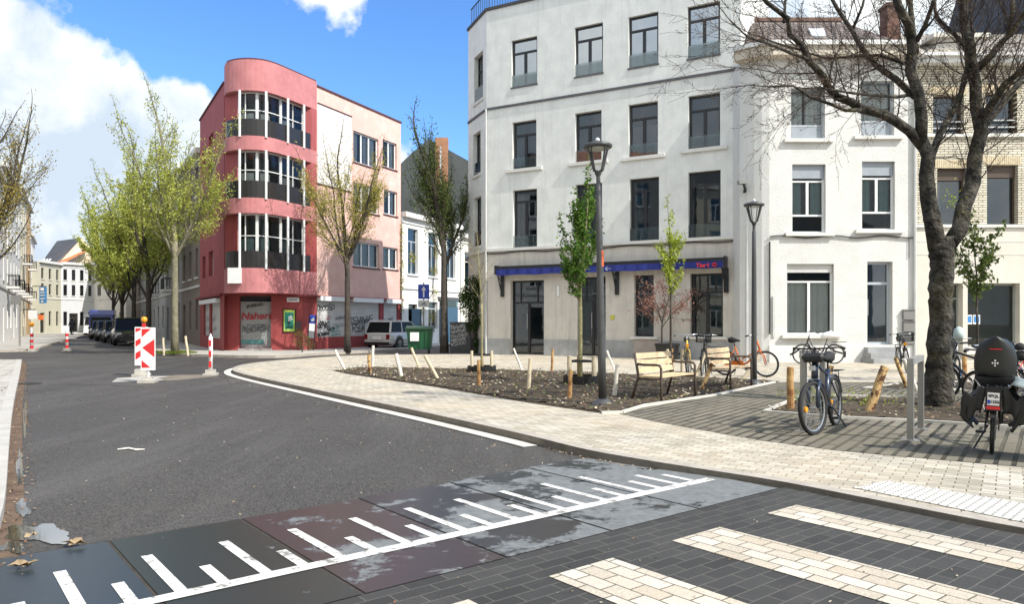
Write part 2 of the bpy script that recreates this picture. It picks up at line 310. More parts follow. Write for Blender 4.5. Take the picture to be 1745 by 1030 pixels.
# ================================================================ SETTING: ground
def asphalt():
    m = bpy.data.materials.new('asphalt'); m.use_nodes = True; nt = m.node_tree; b = nt.nodes['Principled BSDF']; N = nt.nodes.new; L = nt.links.new
    g = N('ShaderNodeNewGeometry')
    def nz(s, d=6, r=.6, vec=None):
        n = N('ShaderNodeTexNoise'); n.inputs['Scale'].default_value = s; n.inputs['Detail'].default_value = d; n.inputs['Roughness'].default_value = r; L(vec or g.outputs['Position'], n.inputs['Vector']); return n.outputs[0]
    def ramp(v, p0, p1, c0, c1):
        c = N('ShaderNodeValToRGB'); c.color_ramp.elements[0].position = p0; c.color_ramp.elements[1].position = p1; c.color_ramp.elements[0].color = c0; c.color_ramp.elements[1].color = c1; L(v, c.inputs[0]); return c.outputs[0]
    def mul(a, b2, f=1, t='MULTIPLY'):
        x = N('ShaderNodeMix'); x.data_type = 'RGBA'; x.blend_type = t
        if isinstance(f, (int, float)): x.inputs[0].default_value = f
        else: L(f, x.inputs[0])
        L(a, x.inputs[6])
        if isinstance(b2, tuple): x.inputs[7].default_value = b2
        else: L(b2, x.inputs[7])
        return x.outputs[2]
    base = ramp(nz(.35, 8, .65), .3, .7, (.054, .050, .045, 1), (.072, .067, .060, 1))
    vor = N('ShaderNodeTexVoronoi'); vor.inputs['Scale'].default_value = 75; L(g.outputs['Position'], vor.inputs['Vector'])
    st = ramp(vor.outputs['Color'], .2, .95, (.6, .6, .6, 1), (1.75, 1.72, 1.68, 1))
    c = mul(base, st)
    # pale specks and dust
    v2 = N('ShaderNodeTexVoronoi'); v2.inputs['Scale'].default_value = 9; L(g.outputs['Position'], v2.inputs['Vector'])
    sp = ramp(v2.outputs['Distance'], .03, .05, (1, 1, 1, 1), (0, 0, 0, 1))
    c = mul(c, (.30, .28, .25, 1), sp, 'MIX')
    mp = N('ShaderNodeMapping'); mp.inputs['Rotation'].default_value = (0, 0, R(-31)); mp.inputs['Scale'].default_value = (1.3, .12, 1); L(g.outputs['Position'], mp.inputs['Vector'])
    dust = ramp(nz(1.0, 7, .6, mp.outputs[0]), .48, .75, (0, 0, 0, 1), (.42, .42, .42, 1))
    c = mul(c, (.16, .15, .14, 1), dust, 'MIX')
    L(c, b.inputs['Base Color'])
    L(ramp(nz(.6, 6), .35, .65, (.62, .62, .62, 1), (.80, .80, .80, 1)), b.inputs['Roughness']); b.inputs['Specular IOR Level'].default_value = .45
    bp = N('ShaderNodeBump'); bp.inputs['Strength'].default_value = .5; bp.inputs['Distance'].default_value = .006; L(vor.outputs['Distance'], bp.inputs['Height']); L(bp.outputs[0], b.inputs['Normal'])
    return m
def slab_mat():
    m = bpy.data.materials.new('wet_slab'); m.use_nodes = True; nt = m.node_tree; b = nt.nodes['Principled BSDF']; N = nt.nodes.new; L = nt.links.new
    g = N('ShaderNodeNewGeometry'); tc = N('ShaderNodeTexCoord')
    n = N('ShaderNodeTexNoise'); n.inputs['Scale'].default_value = 1.5; n.inputs['Detail'].default_value = 13; n.inputs['Roughness'].default_value = .72; n.inputs['Distortion'].default_value = .15; L(g.outputs['Position'], n.inputs['Vector'])
    sx = N('ShaderNodeSeparateXYZ'); L(g.outputs['Position'], sx.inputs[0])
    def ma(op, a, bb, cl=False):
        k = N('ShaderNodeMath'); k.operation = op; k.use_clamp = cl
        for i, v in enumerate((a, bb)):
            if isinstance(v, (int, float)): k.inputs[i].default_value = v
            else: L(v, k.inputs[i])
        return k.outputs[0]
    x = ma('SUBTRACT', n.outputs[0], ma('MULTIPLY', ma('ADD', sx.outputs[0], .55), .062))   # drier towards the sunny kerb
    wet = ma('MULTIPLY', ma('SUBTRACT', x, .448), 26, True)
    mx = N('ShaderNodeMix'); mx.data_type = 'RGBA'; L(wet, mx.inputs[0])
    n2 = N('ShaderNodeTexNoise'); n2.inputs['Scale'].default_value = 14; n2.inputs['Detail'].default_value = 6; L(g.outputs['Position'], n2.inputs['Vector'])
    d = N('ShaderNodeValToRGB'); d.color_ramp.elements[0].position = .3; d.color_ramp.elements[1].position = .7; d.color_ramp.elements[0].color = (.135, .143, .143, 1); d.color_ramp.elements[1].color = (.205, .214, .214, 1); L(n2.outputs[0], d.inputs[0])
    at = N('ShaderNodeAttribute'); at.attribute_name = 'tone'
    L(d.outputs[0], mx.inputs[6]); L(at.outputs['Color'], mx.inputs[7]); L(mx.outputs[2], b.inputs['Base Color'])
    rr = N('ShaderNodeMapRange'); L(wet, rr.inputs[0]); rr.inputs[3].default_value = .72; rr.inputs[4].default_value = .34; L(rr.outputs[0], b.inputs['Roughness'])
    bp = N('ShaderNodeBump'); bp.inputs['Strength'].default_value = .12; bp.inputs['Distance'].default_value = .004; L(n2.outputs[0], bp.inputs['Height']); L(bp.outputs[0], b.inputs['Normal'])
    return m
AA = Vector((.779, .627, 0)); BB = Vector((.627, -.779, 0))     # crossing frame: along the marking line / across it
def flat(name, pts, z, m, kind='structure', parent=None):
    mb = MB(); mb.poly([(p[0], p[1], z) for p in pts]); o = mb.build(name, m, parent)
    if kind: o['kind'] = kind
    return o
def curve_pts(pts, n=6):   # Catmull-Rom through 2D points
    P = [Vector((p[0], p[1])) for p in pts]; out = []
    for i in range(len(P) - 1):
        a, b, c, d = P[max(i - 1, 0)], P[i], P[i + 1], P[min(i + 2, len(P) - 1)]
        for k in range(n):
            t = k / n; out.append(.5 * ((2 * b) + (c - a) * t + (2 * a - 5 * b + 4 * c - d) * t * t + (3 * b - a - 3 * c + d) * t ** 3))
    out.append(P[-1]); return out
def offs(P, d):
    out = []
    for i, p in enumerate(P):
        t = (P[min(i + 1, len(P) - 1)] - P[max(i - 1, 0)]).normalized(); out.append(p + Vector((t.y, -t.x)) * d)
    return out
def strip(mb, A_, B_, za, zb=None, m=None):
    zb = za if zb is None else zb
    for i in range(len(A_) - 1): mb.poly([(A_[i][0], A_[i][1], za), (A_[i + 1][0], A_[i + 1][1], za), (B_[i + 1][0], B_[i + 1][1], zb), (B_[i][0], B_[i][1], zb)], m)
gm = mat('far_ground', (.09, .085, .078), .9, .2, .05, coord='World')
flat('ground', [(-900, -300), (900, -300), (900, 1500), (-900, 1500)], -.012, gm)
flat('road', [(-80, -12), (14, -12), (26, 40), (26, 130), (-110, 130)], 0, asphalt())
# crossing: slabs, white comb marking, dark brick with pale brick bars
b0 = Vector((-1.50, 4.40, 0))
def XF(a, b): return b0 + AA * a + BB * b
def ZB_(b): return .006 + max(0, min(1, (b + 1.32) / 2.0)) * .044      # the crossing table rises from the road to the brick level
def XT(a, b, dz=0): z = ZB_(b) + dz; p = XF(a, b) * (1 - z / H); return (p.x, p.y, z)
paint = mat('road_paint', (.24, .23, .205), .7, 0, 11, coord='World', col2=(.70, .685, .64), thr=(.385, .45), detail=14, bump=.15)
sm_ = slab_mat()
def slabs():
    mb = MB(); tones = []
    us = [-3.6, -2.55, -1.58, -.57, .33, 1.33, 2.29, 3.3, 4.46]
    for i in range(len(us) - 1):
        a0, a1 = us[i] + .012, us[i + 1] - .012
        top = -1.30 - .05 * us[i] * (us[i] > 0)
        b_end = .68
        mb.poly([XT(a0, top), XT(a0, b_end), XT(a1, b_end), XT(a1, top)]); tones += [(.030, .038, .042, 1), (.030, .038, .042, 1), (.026, .034, .037, 1), (.024, .026, .015, 1), (.046, .029, .024, 1), (.030, .027, .026, 1), (.026, .028, .028, 1), (.026, .028, .028, 1)][i]
    # dark joint bed underneath
    o = mb.build('paving_slab_band', sm_); o['kind'] = 'structure'
    at = o.data.attributes.new('tone', 'FLOAT_COLOR', 'FACE'); at.data.foreach_set('color', tones)
    mb = MB(); mb.poly([XT(-3.6, -1.33, -.006), XT(-3.6, .70, -.006), XT(4.47, .70, -.006), XT(4.47, -1.31, -.006)]); mb.build('slab_joint_bed', mat('joint_dark', (.05, .043, .035), .95, .3, 8, coord='World'), kind='structure')
slabs()
def comb():
    mb = MB(); z = .0165
    def q(a0, a1, b0_, b1): mb.poly([XT(a0, b0_, .0045), XT(a0, b1, .0045), XT(a1, b1, .0045), XT(a1, b0_, .0045)])
    q(-3.2, 4.32, 0, .11)
    k = 0; a = -2.40
    while a < 4.2:
        q(a, a + .068, -.80 if a < 3.8 else -.5, 0); 
        if a + .24 < 4.2: q(a + .23, a + .298, -.36, 0)
        a += .481; k += 1
    o = mb.build('road_marking', paint); o['kind'] = 'structure'
comb()
dark_brick = pavers('dark_brick', (.036, .035, .032), (.058, .056, .052), (.125, .118, .10), math.atan2(AA.y, AA.x), .26, .105, .0045, .8, .2, blotch=((.13, .12, .11), .9, .55, .8, .45))
mb = MB(); mb.poly([XT(-5, .695), XT(-5, 7), XT(6.2, 7), XT(4.72, .695)]); mb.poly([XT(-5, .695), (XT(-5, .695)[0], XT(-5, .695)[1], 0), (XT(-5, 7)[0], XT(-5, 7)[1], 0), XT(-5, 7)]); mb.build('crossing_paving', dark_brick, kind='structure')
cream_brick = pavers('cream_brick', (.52, .45, .35), (.68, .62, .52), (.15, .13, .10), math.atan2(BB.y, BB.x), .2, .125, .006, .85, .22, blotch=((.40, .31, .20), 2.2, .50, .72, .35))
def zebra():
    mb = MB()
    for k, (a0, a1) in enumerate(((.19, .73), (1.31, 1.85), (2.44, 2.98), (3.60, 4.02))):
        mb.poly([XT(a0, 1.11, .0045), XT(a0, 6.5, .0045), XT(a1, 6.5, .0045), XT(a1, 1.11, .0045)])
    o = mb.build('crossing_stripes', cream_brick); o['kind'] = 'structure'
# plaza kerb line (foot of the kerb), from behind the tip round to the right edge of the picture
kb = [G(*p) for p in [(415, 626), (399, 631), (396, 636), (406, 641), (440, 650), (520, 668), (600, 686), (700, 708), (800, 731), (900, 755), (1000, 781), (1100, 800), (1200, 817), (1331, 839), (1500, 874), (1745, 924)]]
kb += [Vector((4.35, 4.2, 0)), Vector((5.6, 2.2, 0)), Vector((8.5, -2, 0)), Vector((14, -9, 0))]
kbc = curve_pts(kb, 5)
back = curve_pts([G(1000, 607.5, 0), G(870, 607.5, 0), G(700, 608, 0), G(598, 610, 0), G(520, 615, 0), G(450, 621, 0), G(415, 626, 0)], 4)
edge = back[:-1] + kbc
inner = offs(edge, -.14)
kerb_m = mat('kerb_stone', (.40, .36, .31), .85, .18, 5, coord='World', bump=.2)
mb = MB(); strip(mb, edge, inner, PZ + .004, PZ + .004); strip(mb, edge, edge, 0, PZ + .004)
for i in range(len(edge) - 1): mb.poly([(edge[i][0], edge[i][1], -.01), (edge[i + 1][0], edge[i + 1][1], -.01), (edge[i + 1][0], edge[i + 1][1], PZ + .004), (edge[i][0], edge[i][1], PZ + .004)])
mb.build('plaza_kerb', kerb_m, kind='structure')
plaza_m = pavers('plaza_pavers', (.43, .385, .30), (.68, .63, .53), (.17, .14, .10), R(-34), .2, .1, .006, .85, .28, blotch=((.50, .40, .27), .55, .42, .66, .45))
pp = [(p[0], p[1]) for p in inner] + [(60, -9), (60, 60), (0, 60), (1.2, 40)]
mb = MB(); mb.poly([(p[0], p[1], PZ) for p in pp]); mb.build('plaza_paving', plaza_m, kind='structure')
# white gutter strip beside the kerb
g0 = [p for p in kbc if p.y > 8.75]; gi = offs(g0, .025); go = offs(g0, .23)
mb = MB(); strip(mb, gi, go, .006); mb.build('gutter_strip', mat('gutter_concrete', (.62, .59, .53), .7, .1, 3, coord='World', stain=((.35, .31, .26), .6, False)), kind='structure')
gj = offs(g0, .27); mb = MB(); strip(mb, offs(g0, .23), gj, .004); mb.build('gutter_joint', MT['joint_dark'], kind='structure')
zebra()
# tactile warning patch with rows of domes
t0 = GP(1402, 833); t1 = GP(1505, 822)
tp = [GP(1457, 833), GP(1510, 821), GP(1745, 860), GP(1880, 888), GP(1745, 892)]
tact_m = mat('tactile_concrete', (.56, .54, .50), .75, .06, 6, coord='World')
mb = MB(); mb.poly([(p.x, p.y, PZ + .006) for p in tp]); mb.build('tactile_paving', tact_m, kind='structure')
def inside(p, poly):
    c = False; n = len(poly)
    for i in range(n):
        a, b = poly[i], poly[(i + 1) % n]
        if (a[1] > p[1]) != (b[1] > p[1]) and p[0] < (b[0] - a[0]) * (p[1] - a[1]) / (b[1] - a[1]) + a[0]: c = not c
    return c
mb = MB(); kd = Vector((.70, -.71)); kn = Vector((.71, .70)); o2 = Vector((tp[0].x, tp[0].y))
for i in range(-20, 70):
    for j in range(-20, 30):
        q = o2 + kd * (i * .062) + kn * (j * .062)
        if inside(q, tp): mb.lathe((q.x, q.y, PZ + .006), [(.019, 0), (.012, .010)], 6)
mb.build('tactile_domes', tact_m, kind='structure')
# grass pavers and planting beds
grass_pav = [GP(1060, 707), GP(1130, 722), GP(1300, 752), GP(1420, 768), GP(1500, 776), GP(1745, 797), (9, 6.2, 0), (16, 6.0, 0), (16, 17.2, 0), GP(1320, 652), GP(1215, 674), GP(1050, 704)]
gp_m = pavers('grass_pavers', (.20, .18, .14), (.27, .24, .185), (.022, .020, .012), math.atan2(.81, .59), .9, .15, .026, .95, .5, bump=.9, blotch=((.14, .125, .085), .55, .40, .58, .65))
flat('grass_paving', grass_pav, PZ + .004, gp_m)
def edge_taper(p, poly):
    d = 9; n = len(poly)
    for i in range(n):
        ax, ay = poly[i][0], poly[i][1]; bx, by = poly[(i + 1) % n][0] - ax, poly[(i + 1) % n][1] - ay; t = max(0, min(1, ((p[0] - ax) * bx + (p[1] - ay) * by) / (bx * bx + by * by + 1e-9))); d = min(d, math.hypot(p[0] - ax - bx * t, p[1] - ay - by * t))
    return min(1, d / .5)
def rough_bed(name, outline, seed, hgt=.07, n=0, step=.16, col=None):
    rnd = random.Random(seed); xs = [p[0] for p in outline]; ys = [p[1] for p in outline]; mb = MB(); idx = {}
    nx = int((max(xs) - min(xs)) / step) + 2; ny = int((max(ys) - min(ys)) / step) + 2
    import mathutils
    for i in range(nx):
        for j in range(ny):
            x, y = min(xs) + i * step, min(ys) + j * step
            if inside((x, y), outline):
                tp_ = edge_taper((x, y), outline); z = PZ + .012 + tp_ * hgt * (mathutils.noise.fractal(Vector((x * 2.3, y * 2.3, seed)), 1.0, 2.0, 5) * .6 + .5) + rnd.uniform(-.002, .006)
                idx[(i, j)] = len(mb.v); mb.v.append((x + rnd.uniform(-.04, .04), y + rnd.uniform(-.04, .04), max(PZ + .009, z)))
    for (i, j) in list(idx):
        q = [(i, j), (i + 1, j), (i + 1, j + 1), (i, j + 1)]
        if all(k in idx for k in q): mb.f.append(tuple(idx[k] for k in q)); mb.mi.append(0)
    return mb
soil_m = mat('soil', (.030, .020, .012), .95, 0, 7, coord='World', col2=(.105, .078, .048), bump=.9, bscale=30)
def bed(name, outline, seed):
    flat(name, outline, PZ + .008, soil_m); mb = rough_bed(name, outline, seed); mb.build('soil_clods', soil_m, kind='structure')
bed1 = [GP(566, 632), GP(590, 637.5), GP(740, 660), GP(900, 687), GP(1025, 705), GP(1060, 704), GP(1100, 692), GP(1130, 688), GP(1215, 675), GP(1310, 654), GP(1330, 650.5), GP(1180, 643), GP(1020, 637), GP(870, 631), GP(700, 628), GP(610, 627)]
bed('planting_bed', bed1, 3)
bed2 = [GP(1305, 703), GP(1361, 680), GP(1427, 677), GP(1580, 681), GP(1700, 690), (11, 13.5, 0), (11, 10.4, 0), GP(1639, 724), GP(1565, 719), GP(1430, 713)]
bed('planting_bed', bed2, 5)
bed3 = [GP(1470, 663), GP(1530, 655), GP(1700, 652), (14, 17.0, 0), (14, 15.2, 0), GP(1640, 664), GP(1550, 667)]
bed('planting_bed', bed3, 8)
bed_edge = mat('bed_edging', (.58, .56, .50), .8, .1, 4, coord='World')
def edging(pts, w=.06, h=.03, name='bed_edging'):
    mb = MB()
    for a, b in zip(pts[:-1], pts[1:]): mb.bar((a[0], a[1], PZ + .015), (b[0], b[1], PZ + .015), w, h + .02)
    mb.build(name, bed_edge, kind='structure')
edging([GP(1025, 706), GP(1060, 705), GP(1100, 693), GP(1215, 676), GP(1320, 653)]); edging([GP(1361, 679), GP(1303, 704), GP(1430, 714), GP(1565, 720), GP(1639, 725), GP(1745, 732)]); edging([GP(1361, 679), GP(1427, 676), GP(1580, 680)]); edging([GP(1640, 665), GP(1550, 668), GP(1470, 664), GP(1530, 656)])
# bed litter: chips and dry leaves (nobody could count them)
def litter(name, poly, n, seed, mats, s0=.02, s1=.05, z=PZ + .03, up=.06, label=None):
    rnd = random.Random(seed); mb = MB(); xs = [p[0] for p in poly]; ys = [p[1] for p in poly]; k = 0; t = 0
    while k < n and t < n * 30:
        t += 1; x, y = rnd.uniform(min(xs), max(xs)), rnd.uniform(min(ys), max(ys))
        if not inside((x, y), poly): continue
        k += 1; s = rnd.uniform(s0, s1); a = rnd.uniform(0, 6.28); c = Vector((x, y, z + rnd.uniform(0, up))); t1 = Vector((math.cos(a), math.sin(a), rnd.uniform(-.5, .5))) * s; t2 = Vector((-math.sin(a), math.cos(a), rnd.uniform(-.5, .5))) * s * .55
        mb.poly([c - t1, c - t2, c + t1, c + t2], rnd.randrange(len(mats)))
    return mb.build(name, mats, kind='stuff', label=label or 'scattered chips and dry leaves', category='litter')
chip = [mat('chip_tan', (.34, .25, .15), .9, .3, 3), mat('chip_brown', (.16, .085, .045), .9, .3, 3), mat('chip_pale', (.48, .42, .32), .9, .2, 3), mat('sprout', (.13, .17, .04), .8, .3, 3)]
litter('bed_litter', bed1, 4200, 1, chip, .018, .045, label='chips, sprouts and dry leaves strewn over the large planting bed')
litter('bed_litter', bed2, 1500, 2, chip, .014, .035, label='chips and sprouts around the foot of the big bare tree')
litter('bed_litter', bed3, 500, 4, chip, .014, .035, label='chips on the narrow bed behind the big bare tree')
# left pavement
kl = [G(*p) for p in [(-60, 1200), (-30, 1010), (0, 905), (10, 850), (17, 750), (24, 690), (34, 640), (37, 617)]]
lm = pavers('left_slabs', (.50, .48, .43), (.60, .58, .53), (.14, .11, .08), R(29), .9, .32, .02, .85, .3, blotch=((.33, .28, .22), .9, .5, .72, .7))
klc = curve_pts(kl, 4); ko = offs(klc, -.16)
mb = MB(); strip(mb, klc, ko, .095)
for i in range(len(klc) - 1): mb.poly([(klc[i][0], klc[i][1], -.01), (klc[i + 1][0], klc[i + 1][1], -.01), (klc[i + 1][0], klc[i + 1][1], .095), (klc[i][0], klc[i][1], .095)])
mb.build('left_kerb', mat('kerb_pale', (.47, .45, .41), .8, .15, 3, coord='World'), kind='structure')
flat('left_pavement', [(p[0], p[1]) for p in ko] + [G(-400, 617)[:2], (-30, 3)], .09, lm)
flat('left_gutter_dirt', [(p[0], p[1]) for p in klc[4:]] + [(p[0], p[1]) for p in reversed(offs(klc[4:], .13))], .004, mat('gutter_dirt', (.13, .085, .055), .95, .45, 5, coord='World', bump=.6))
k2 = [G(*p) for p in [(-200, 603), (40, 600), (72, 594), (105, 584), (150, 574), (190, 568)]]; k2c = curve_pts(k2, 4)
mb = MB(); strip(mb, k2c, offs(k2c, -.18), .115)
for i in range(len(k2c) - 1): mb.poly([(k2c[i][0], k2c[i][1], -.01), (k2c[i + 1][0], k2c[i + 1][1], -.01), (k2c[i + 1][0], k2c[i + 1][1], .115), (k2c[i][0], k2c[i][1], .115)])
mb.build('far_left_kerb', MT['kerb_stone'], kind='structure')
flat('far_left_pavement', [(p[0], p[1]) for p in offs(k2c, -.18)] + [(-90, 128), (-90, 40)], .11, mat('grey_pavement', (.42, .40, .36), .9, .2, .8, coord='World', stain=((.28, .26, .23), .5, False)))
# right-hand pavement before the red building
k3 = [G(*p) for p in [(160, 567), (200, 578), (232, 592), (262, 600), (290, 606), (345, 609), (470, 611), (545, 606), (620, 602.5), (690, 597.5), (760, 592)]]; k3c = curve_pts(k3, 4)
mb = MB(); strip(mb, k3c, offs(k3c, -.18), .115)
for i in range(len(k3c) - 1): mb.poly([(k3c[i][0], k3c[i][1], -.01), (k3c[i + 1][0], k3c[i + 1][1], -.01), (k3c[i + 1][0], k3c[i + 1][1], .115), (k3c[i][0], k3c[i][1], .115)])
mb.build('corner_kerb', MT['kerb_stone'], kind='structure')
flat('corner_pavement', [(p[0], p[1]) for p in reversed(offs(k3c, -.18))] + [(-75, 125), (-20, 60), (-2, 62)], .11, MT['grey_pavement'])
# puddles, leaves and patches on the road
pud = bpy.data.materials.new('puddle'); pud.use_nodes = True; pb = pud.node_tree.nodes['Principled BSDF']; pb.inputs['Base Color'].default_value = (.05, .05, .05, 1); pb.inputs['Roughness'].default_value = .04; pb.inputs['Specular IOR Level'].default_value = 1; pb.inputs['IOR'].default_value = 3.0
def puddle(px, py, rx, ry, seed):
    rnd = random.Random(seed); P = []
    ph = [rnd.uniform(0, 6.28) for _ in range(5)]
    for i in range(90):
        a = i / 90 * 6.283; r = 1 + sum(.17 * math.sin((k + 2) * a + ph[k]) / (1 + .3 * k) for k in range(5)) + rnd.uniform(-.05, .05); q = G(px + rx * r * math.cos(a), py + ry * r * math.sin(a)); P.append(q)
    flat('puddle', P, .0075, pud)
puddle(66, 912, 50, 17, 1); puddle(38, 868, 12, 14, 2); puddle(20, 935, 24, 8, 6); puddle(34, 800, 5, 34, 8); puddle(43, 712, 4, 30, 9)
flat('dirt_patch', [G(285, 650), G(330, 646), G(372, 642), G(372, 637), G(300, 640), G(268, 645)], .004, mat('dirt', (.19, .16, .125), .95, .3, 2, coord='World', bump=.5))
flat('trench_patch', [G(190, 652), G(240, 650), G(320, 647), G(325, 641), G(255, 642), G(200, 645)], .003, mat('fresh_concrete', (.42, .40, .36), .9, .2, 2, coord='World'))
rn = random.Random(7)
pa = asphalt(); pa.name = 'asphalt_patch'
for nd in pa.node_tree.nodes:
    if nd.type == 'VALTORGB' and abs(nd.color_ramp.elements[0].color[0] - .054) < .002: nd.color_ramp.elements[0].color = (.040, .037, .034, 1); nd.color_ramp.elements[1].color = (.052, .048, .044, 1)
flat('road_patch', [G(372, 637), G(560, 607), G(430, 607), G(262, 612), G(255, 640)], .0025, pa)
seam_m = mat('tar_seam', (.018, .017, .016), .5, .2, 6, coord='World')
def seam(pts, w, seed):
    r = random.Random(seed); P = []
    for a, b in zip(pts[:-1], pts[1:]):
        for k in range(14): P.append(a.lerp(b, k / 14) + Vector((r.gauss(0, .02), r.gauss(0, .03), 0)))
    mb = MB(); W_ = [w * r.uniform(.4, 1.2) for _ in P]
    for i in range(len(P) - 1):
        t = (P[i + 1] - P[i]).normalized(); n = Vector((t.y, -t.x, 0)); mb.poly([P[i] - n * W_[i] + Vector((0, 0, .0042)), P[i + 1] - n * W_[i + 1] + Vector((0, 0, .0042)), P[i + 1] + n * W_[i + 1] + Vector((0, 0, .0042)), P[i] + n * W_[i] + Vector((0, 0, .0042))])
    mb.build('road_seam', seam_m, kind='structure')
seam([G(36, 655), G(180, 657), G(250, 660)], .018, 1)
road_poly = [G(60, 1010), G(60, 650), G(400, 650), G(930, 760), G(1000, 790), G(600, 1020)]
litter('road_grit', road_poly, 500, 9, [chip[2], chip[0]], .006, .016, .004, .004, 'small pale grit and seeds scattered over the asphalt')
cross_poly = [XT(-3, .8), XT(4.0, .8), XT(4.0, 3.2), XT(-3, 3.2)]
litter('crossing_litter', cross_poly, 160, 12, [chip[2], chip[0], chip[1]], .005, .014, .056, .003, 'small husks and leaf bits on the brick crossing')
kl2 = [(p[0], p[1]) for p in offs(g0, .36)[10:]] + [(p[0], p[1]) for p in reversed(offs(g0, .75)[10:])]
litter('gutter_leaves', kl2, 260, 13, [chip[1], chip[0]], .008, .02, .005, .008, 'brown leaf litter along the plaza gutter')
kk = [p for p in kbc if 4.2 < p.y < 8.8]
litter('gutter_leaves', [(p[0], p[1]) for p in offs(kk, .01)] + [(p[0], p[1]) for p in reversed(offs(kk, .12))], 500, 14, [chip[1], chip[0], chip[2]], .006, .016, .014, .012, 'rust brown leaf bits lying against the near kerb')
litter('gutter_leaves', [(p[0], p[1]) for p in klc[4:]] + [(p[0], p[1]) for p in reversed(offs(klc[4:], .24))], 1500, 15, [chip[1], chip[1], chip[0]], .008, .02, .006, .012, 'brown leaves lying along the kerb at the left edge')
dr = thing('drain_grate', 'dark gully grate set in the asphalt beside the left kerb', 'drain', tuple(G(43, 657)))
mb = MB(); c_ = G(47, 655); iron = mat('cast_iron', (.05, .048, .045), .6, .3, 8, metal=.4)
mb.box(c_.x - .24, c_.x + .24, c_.y - .24, c_.y - .20, .001, .012); mb.box(c_.x - .24, c_.x + .24, c_.y + .20, c_.y + .24, .001, .012); mb.box(c_.x - .24, c_.x - .20, c_.y - .20, c_.y + .20, .001, .012); mb.box(c_.x + .20, c_.x + .24, c_.y - .20, c_.y + .20, .001, .012); mb.build('frame', iron, dr)
mb = MB()
for k in range(9): mb.box(c_.x - .19 + k * .043, c_.x - .165 + k * .043, c_.y - .2, c_.y + .2, .001, .010)
mb.build('grate', iron, dr)
def dry_leaf(px, py, s, lab, seed):
    r = random.Random(seed); p = G(px, py, .02); mb = MB(); n = 9
    for k in range(2 if s > .06 else 1):
        a0 = r.uniform(0, 6); ctr = Vector((p.x + k * s * .5, p.y, .035)); ring = []
        for i in range(n):
            a = a0 + i / n * 6.283; rr = s * (1 if i % 2 == 0 else .55); ring.append(ctr + Vector((math.cos(a) * rr, math.sin(a) * rr * .7, r.uniform(-.01, .03))))
        for i in range(n): mb.poly([ctr, ring[i], ring[(i + 1) % n]])
    tag(mb.build('dry_leaf', chip[0]), lab, 'leaf')
dry_leaf(122, 929, .07, 'curled tan leaf at the edge of the wet slabs, right of the puddle', 1); dry_leaf(35, 968, .075, 'crumpled dry leaf lying on the leftmost wet slab', 2); dry_leaf(52, 916, .05, 'small dry leaf floating in the puddle by the left kerb', 3)
mb = MB(); p = G(224, 768); mb.tube([p + Vector((-.16, 0, .01)), p + Vector((-.05, .03, .02)), p + Vector((.06, -.02, .012)), p + Vector((.15, .01, .01))], [.008, .014, .012, .006], 5)
tag(mb.build('white_scrap', mat('scrap_white', (.8, .78, .72), .7)), 'small white scrap lying alone in the middle of the asphalt', 'litter')
# ================================================================ BUILDINGS
white_r = mat('white_render', (.71, .72, .70), .9, .07, 1.6, coord='World', stain=((.47, .48, .47), .55, True), bump=.2, bscale=12, detail=12, thr=(.36, .62))
beige_r = mat('beige_render', (.58, .545, .50), .9, .09, 1.8, coord='World', stain=((.34, .32, .30), .8, True), bump=.15, bscale=30)
sill_m = mat('stone_sill', (.66, .65, .62), .85, .1, 2, coord='World')
blue_st = mat('blue_stone', (.33, .335, .34), .8, .18, 2.5, coord='World', stain=((.22, .22, .23), .5, True))
black_f = mat('black_frame', (.012, .013, .016), .4, .1, 5)
dark_roof = mat('dark_roof', (.06, .06, .065), .8, .25, 1.5, coord='World')
white_f = mat('white_frame', (.74, .75, .75), .45, .04, 5)
grey_f = mat('grey_frame', (.42, .46, .50), .5, .05, 5)
interior = mat('room_dark', (.035, .038, .04), .9, .3, .8, coord='World')
steel = mat('steel', (.42, .42, .42), .35, .05, 3, metal=.9)
zinc = mat('zinc', (.52, .53, .53), .5, .12, 2, coord='World')
cable = mat('cable_black', (.02, .02, .02), .6)
gl_dark = glass('dark_glass', (.005, .010, .012), .6, 1.95); gl_sky = glass('mirror_glass', (.006, .010, .012), .4, 5.0)
gl_clear = glass('clear_glass', (.03, .04, .045), .93, 1.42)
cur_w = mat('curtain_white', (.62, .63, .62), .9, .1, 2); cur_g = mat('curtain_teal', (.16, .24, .24), .9, .15, 2)
def DW(px): return 1777 / (.02476 * (px + 1400))
A_ = Vector(((829 - CX) / F * 32.2, 32.2)); C_ = Vector(((1262 - CX) / F * 27.0, 27.0)); B_ = Vector(((798 - CX) / F * 34.4, 34.4))
W = Fr(A_, C_); WC = Fr(B_, A_)
def z_at(px, py, fr): return fr.rect(px, py, px, py)[2]
root = thing('apartment_building', 'white rendered corner apartment block with black framed windows and blue awning', 'building', (3.5, 31, PZ))
zr_ = z_at(829, 18, W); zs = z_at(829, 429, W); zband = z_at(829, 186, W)
def rc(l): return [W.rect(*r) for r in l]
top = rc([(871.7, 65, 915.4, 145.5), (979.5, 42, 1027.5, 127), (1071, 24, 1122, 112), (1171.6, 6, 1227, 96)])
sec = rc([(873, 206, 914, 287), (980, 190, 1025, 275), (1071, 175, 1121, 266), (1173, 160, 1227, 252)])
fst = rc([(874, 323, 915, 423), (981, 313, 1026, 417), (1073, 303, 1123, 412), (1173, 291.5, 1228, 407)])
gnd = rc([(870, 478, 927, 603), (984, 472, 1032, 607.5), (1081, 469, 1114, 574), (1176, 466, 1232, 574)])
for g in gnd[:2]: g[2] = PZ + .03
mb = MB(); W.wall(mb, zs, zr_, top + sec + fst, dep=.28); W.wall(mb, PZ - .2, zs, gnd, dep=.3, m=1)
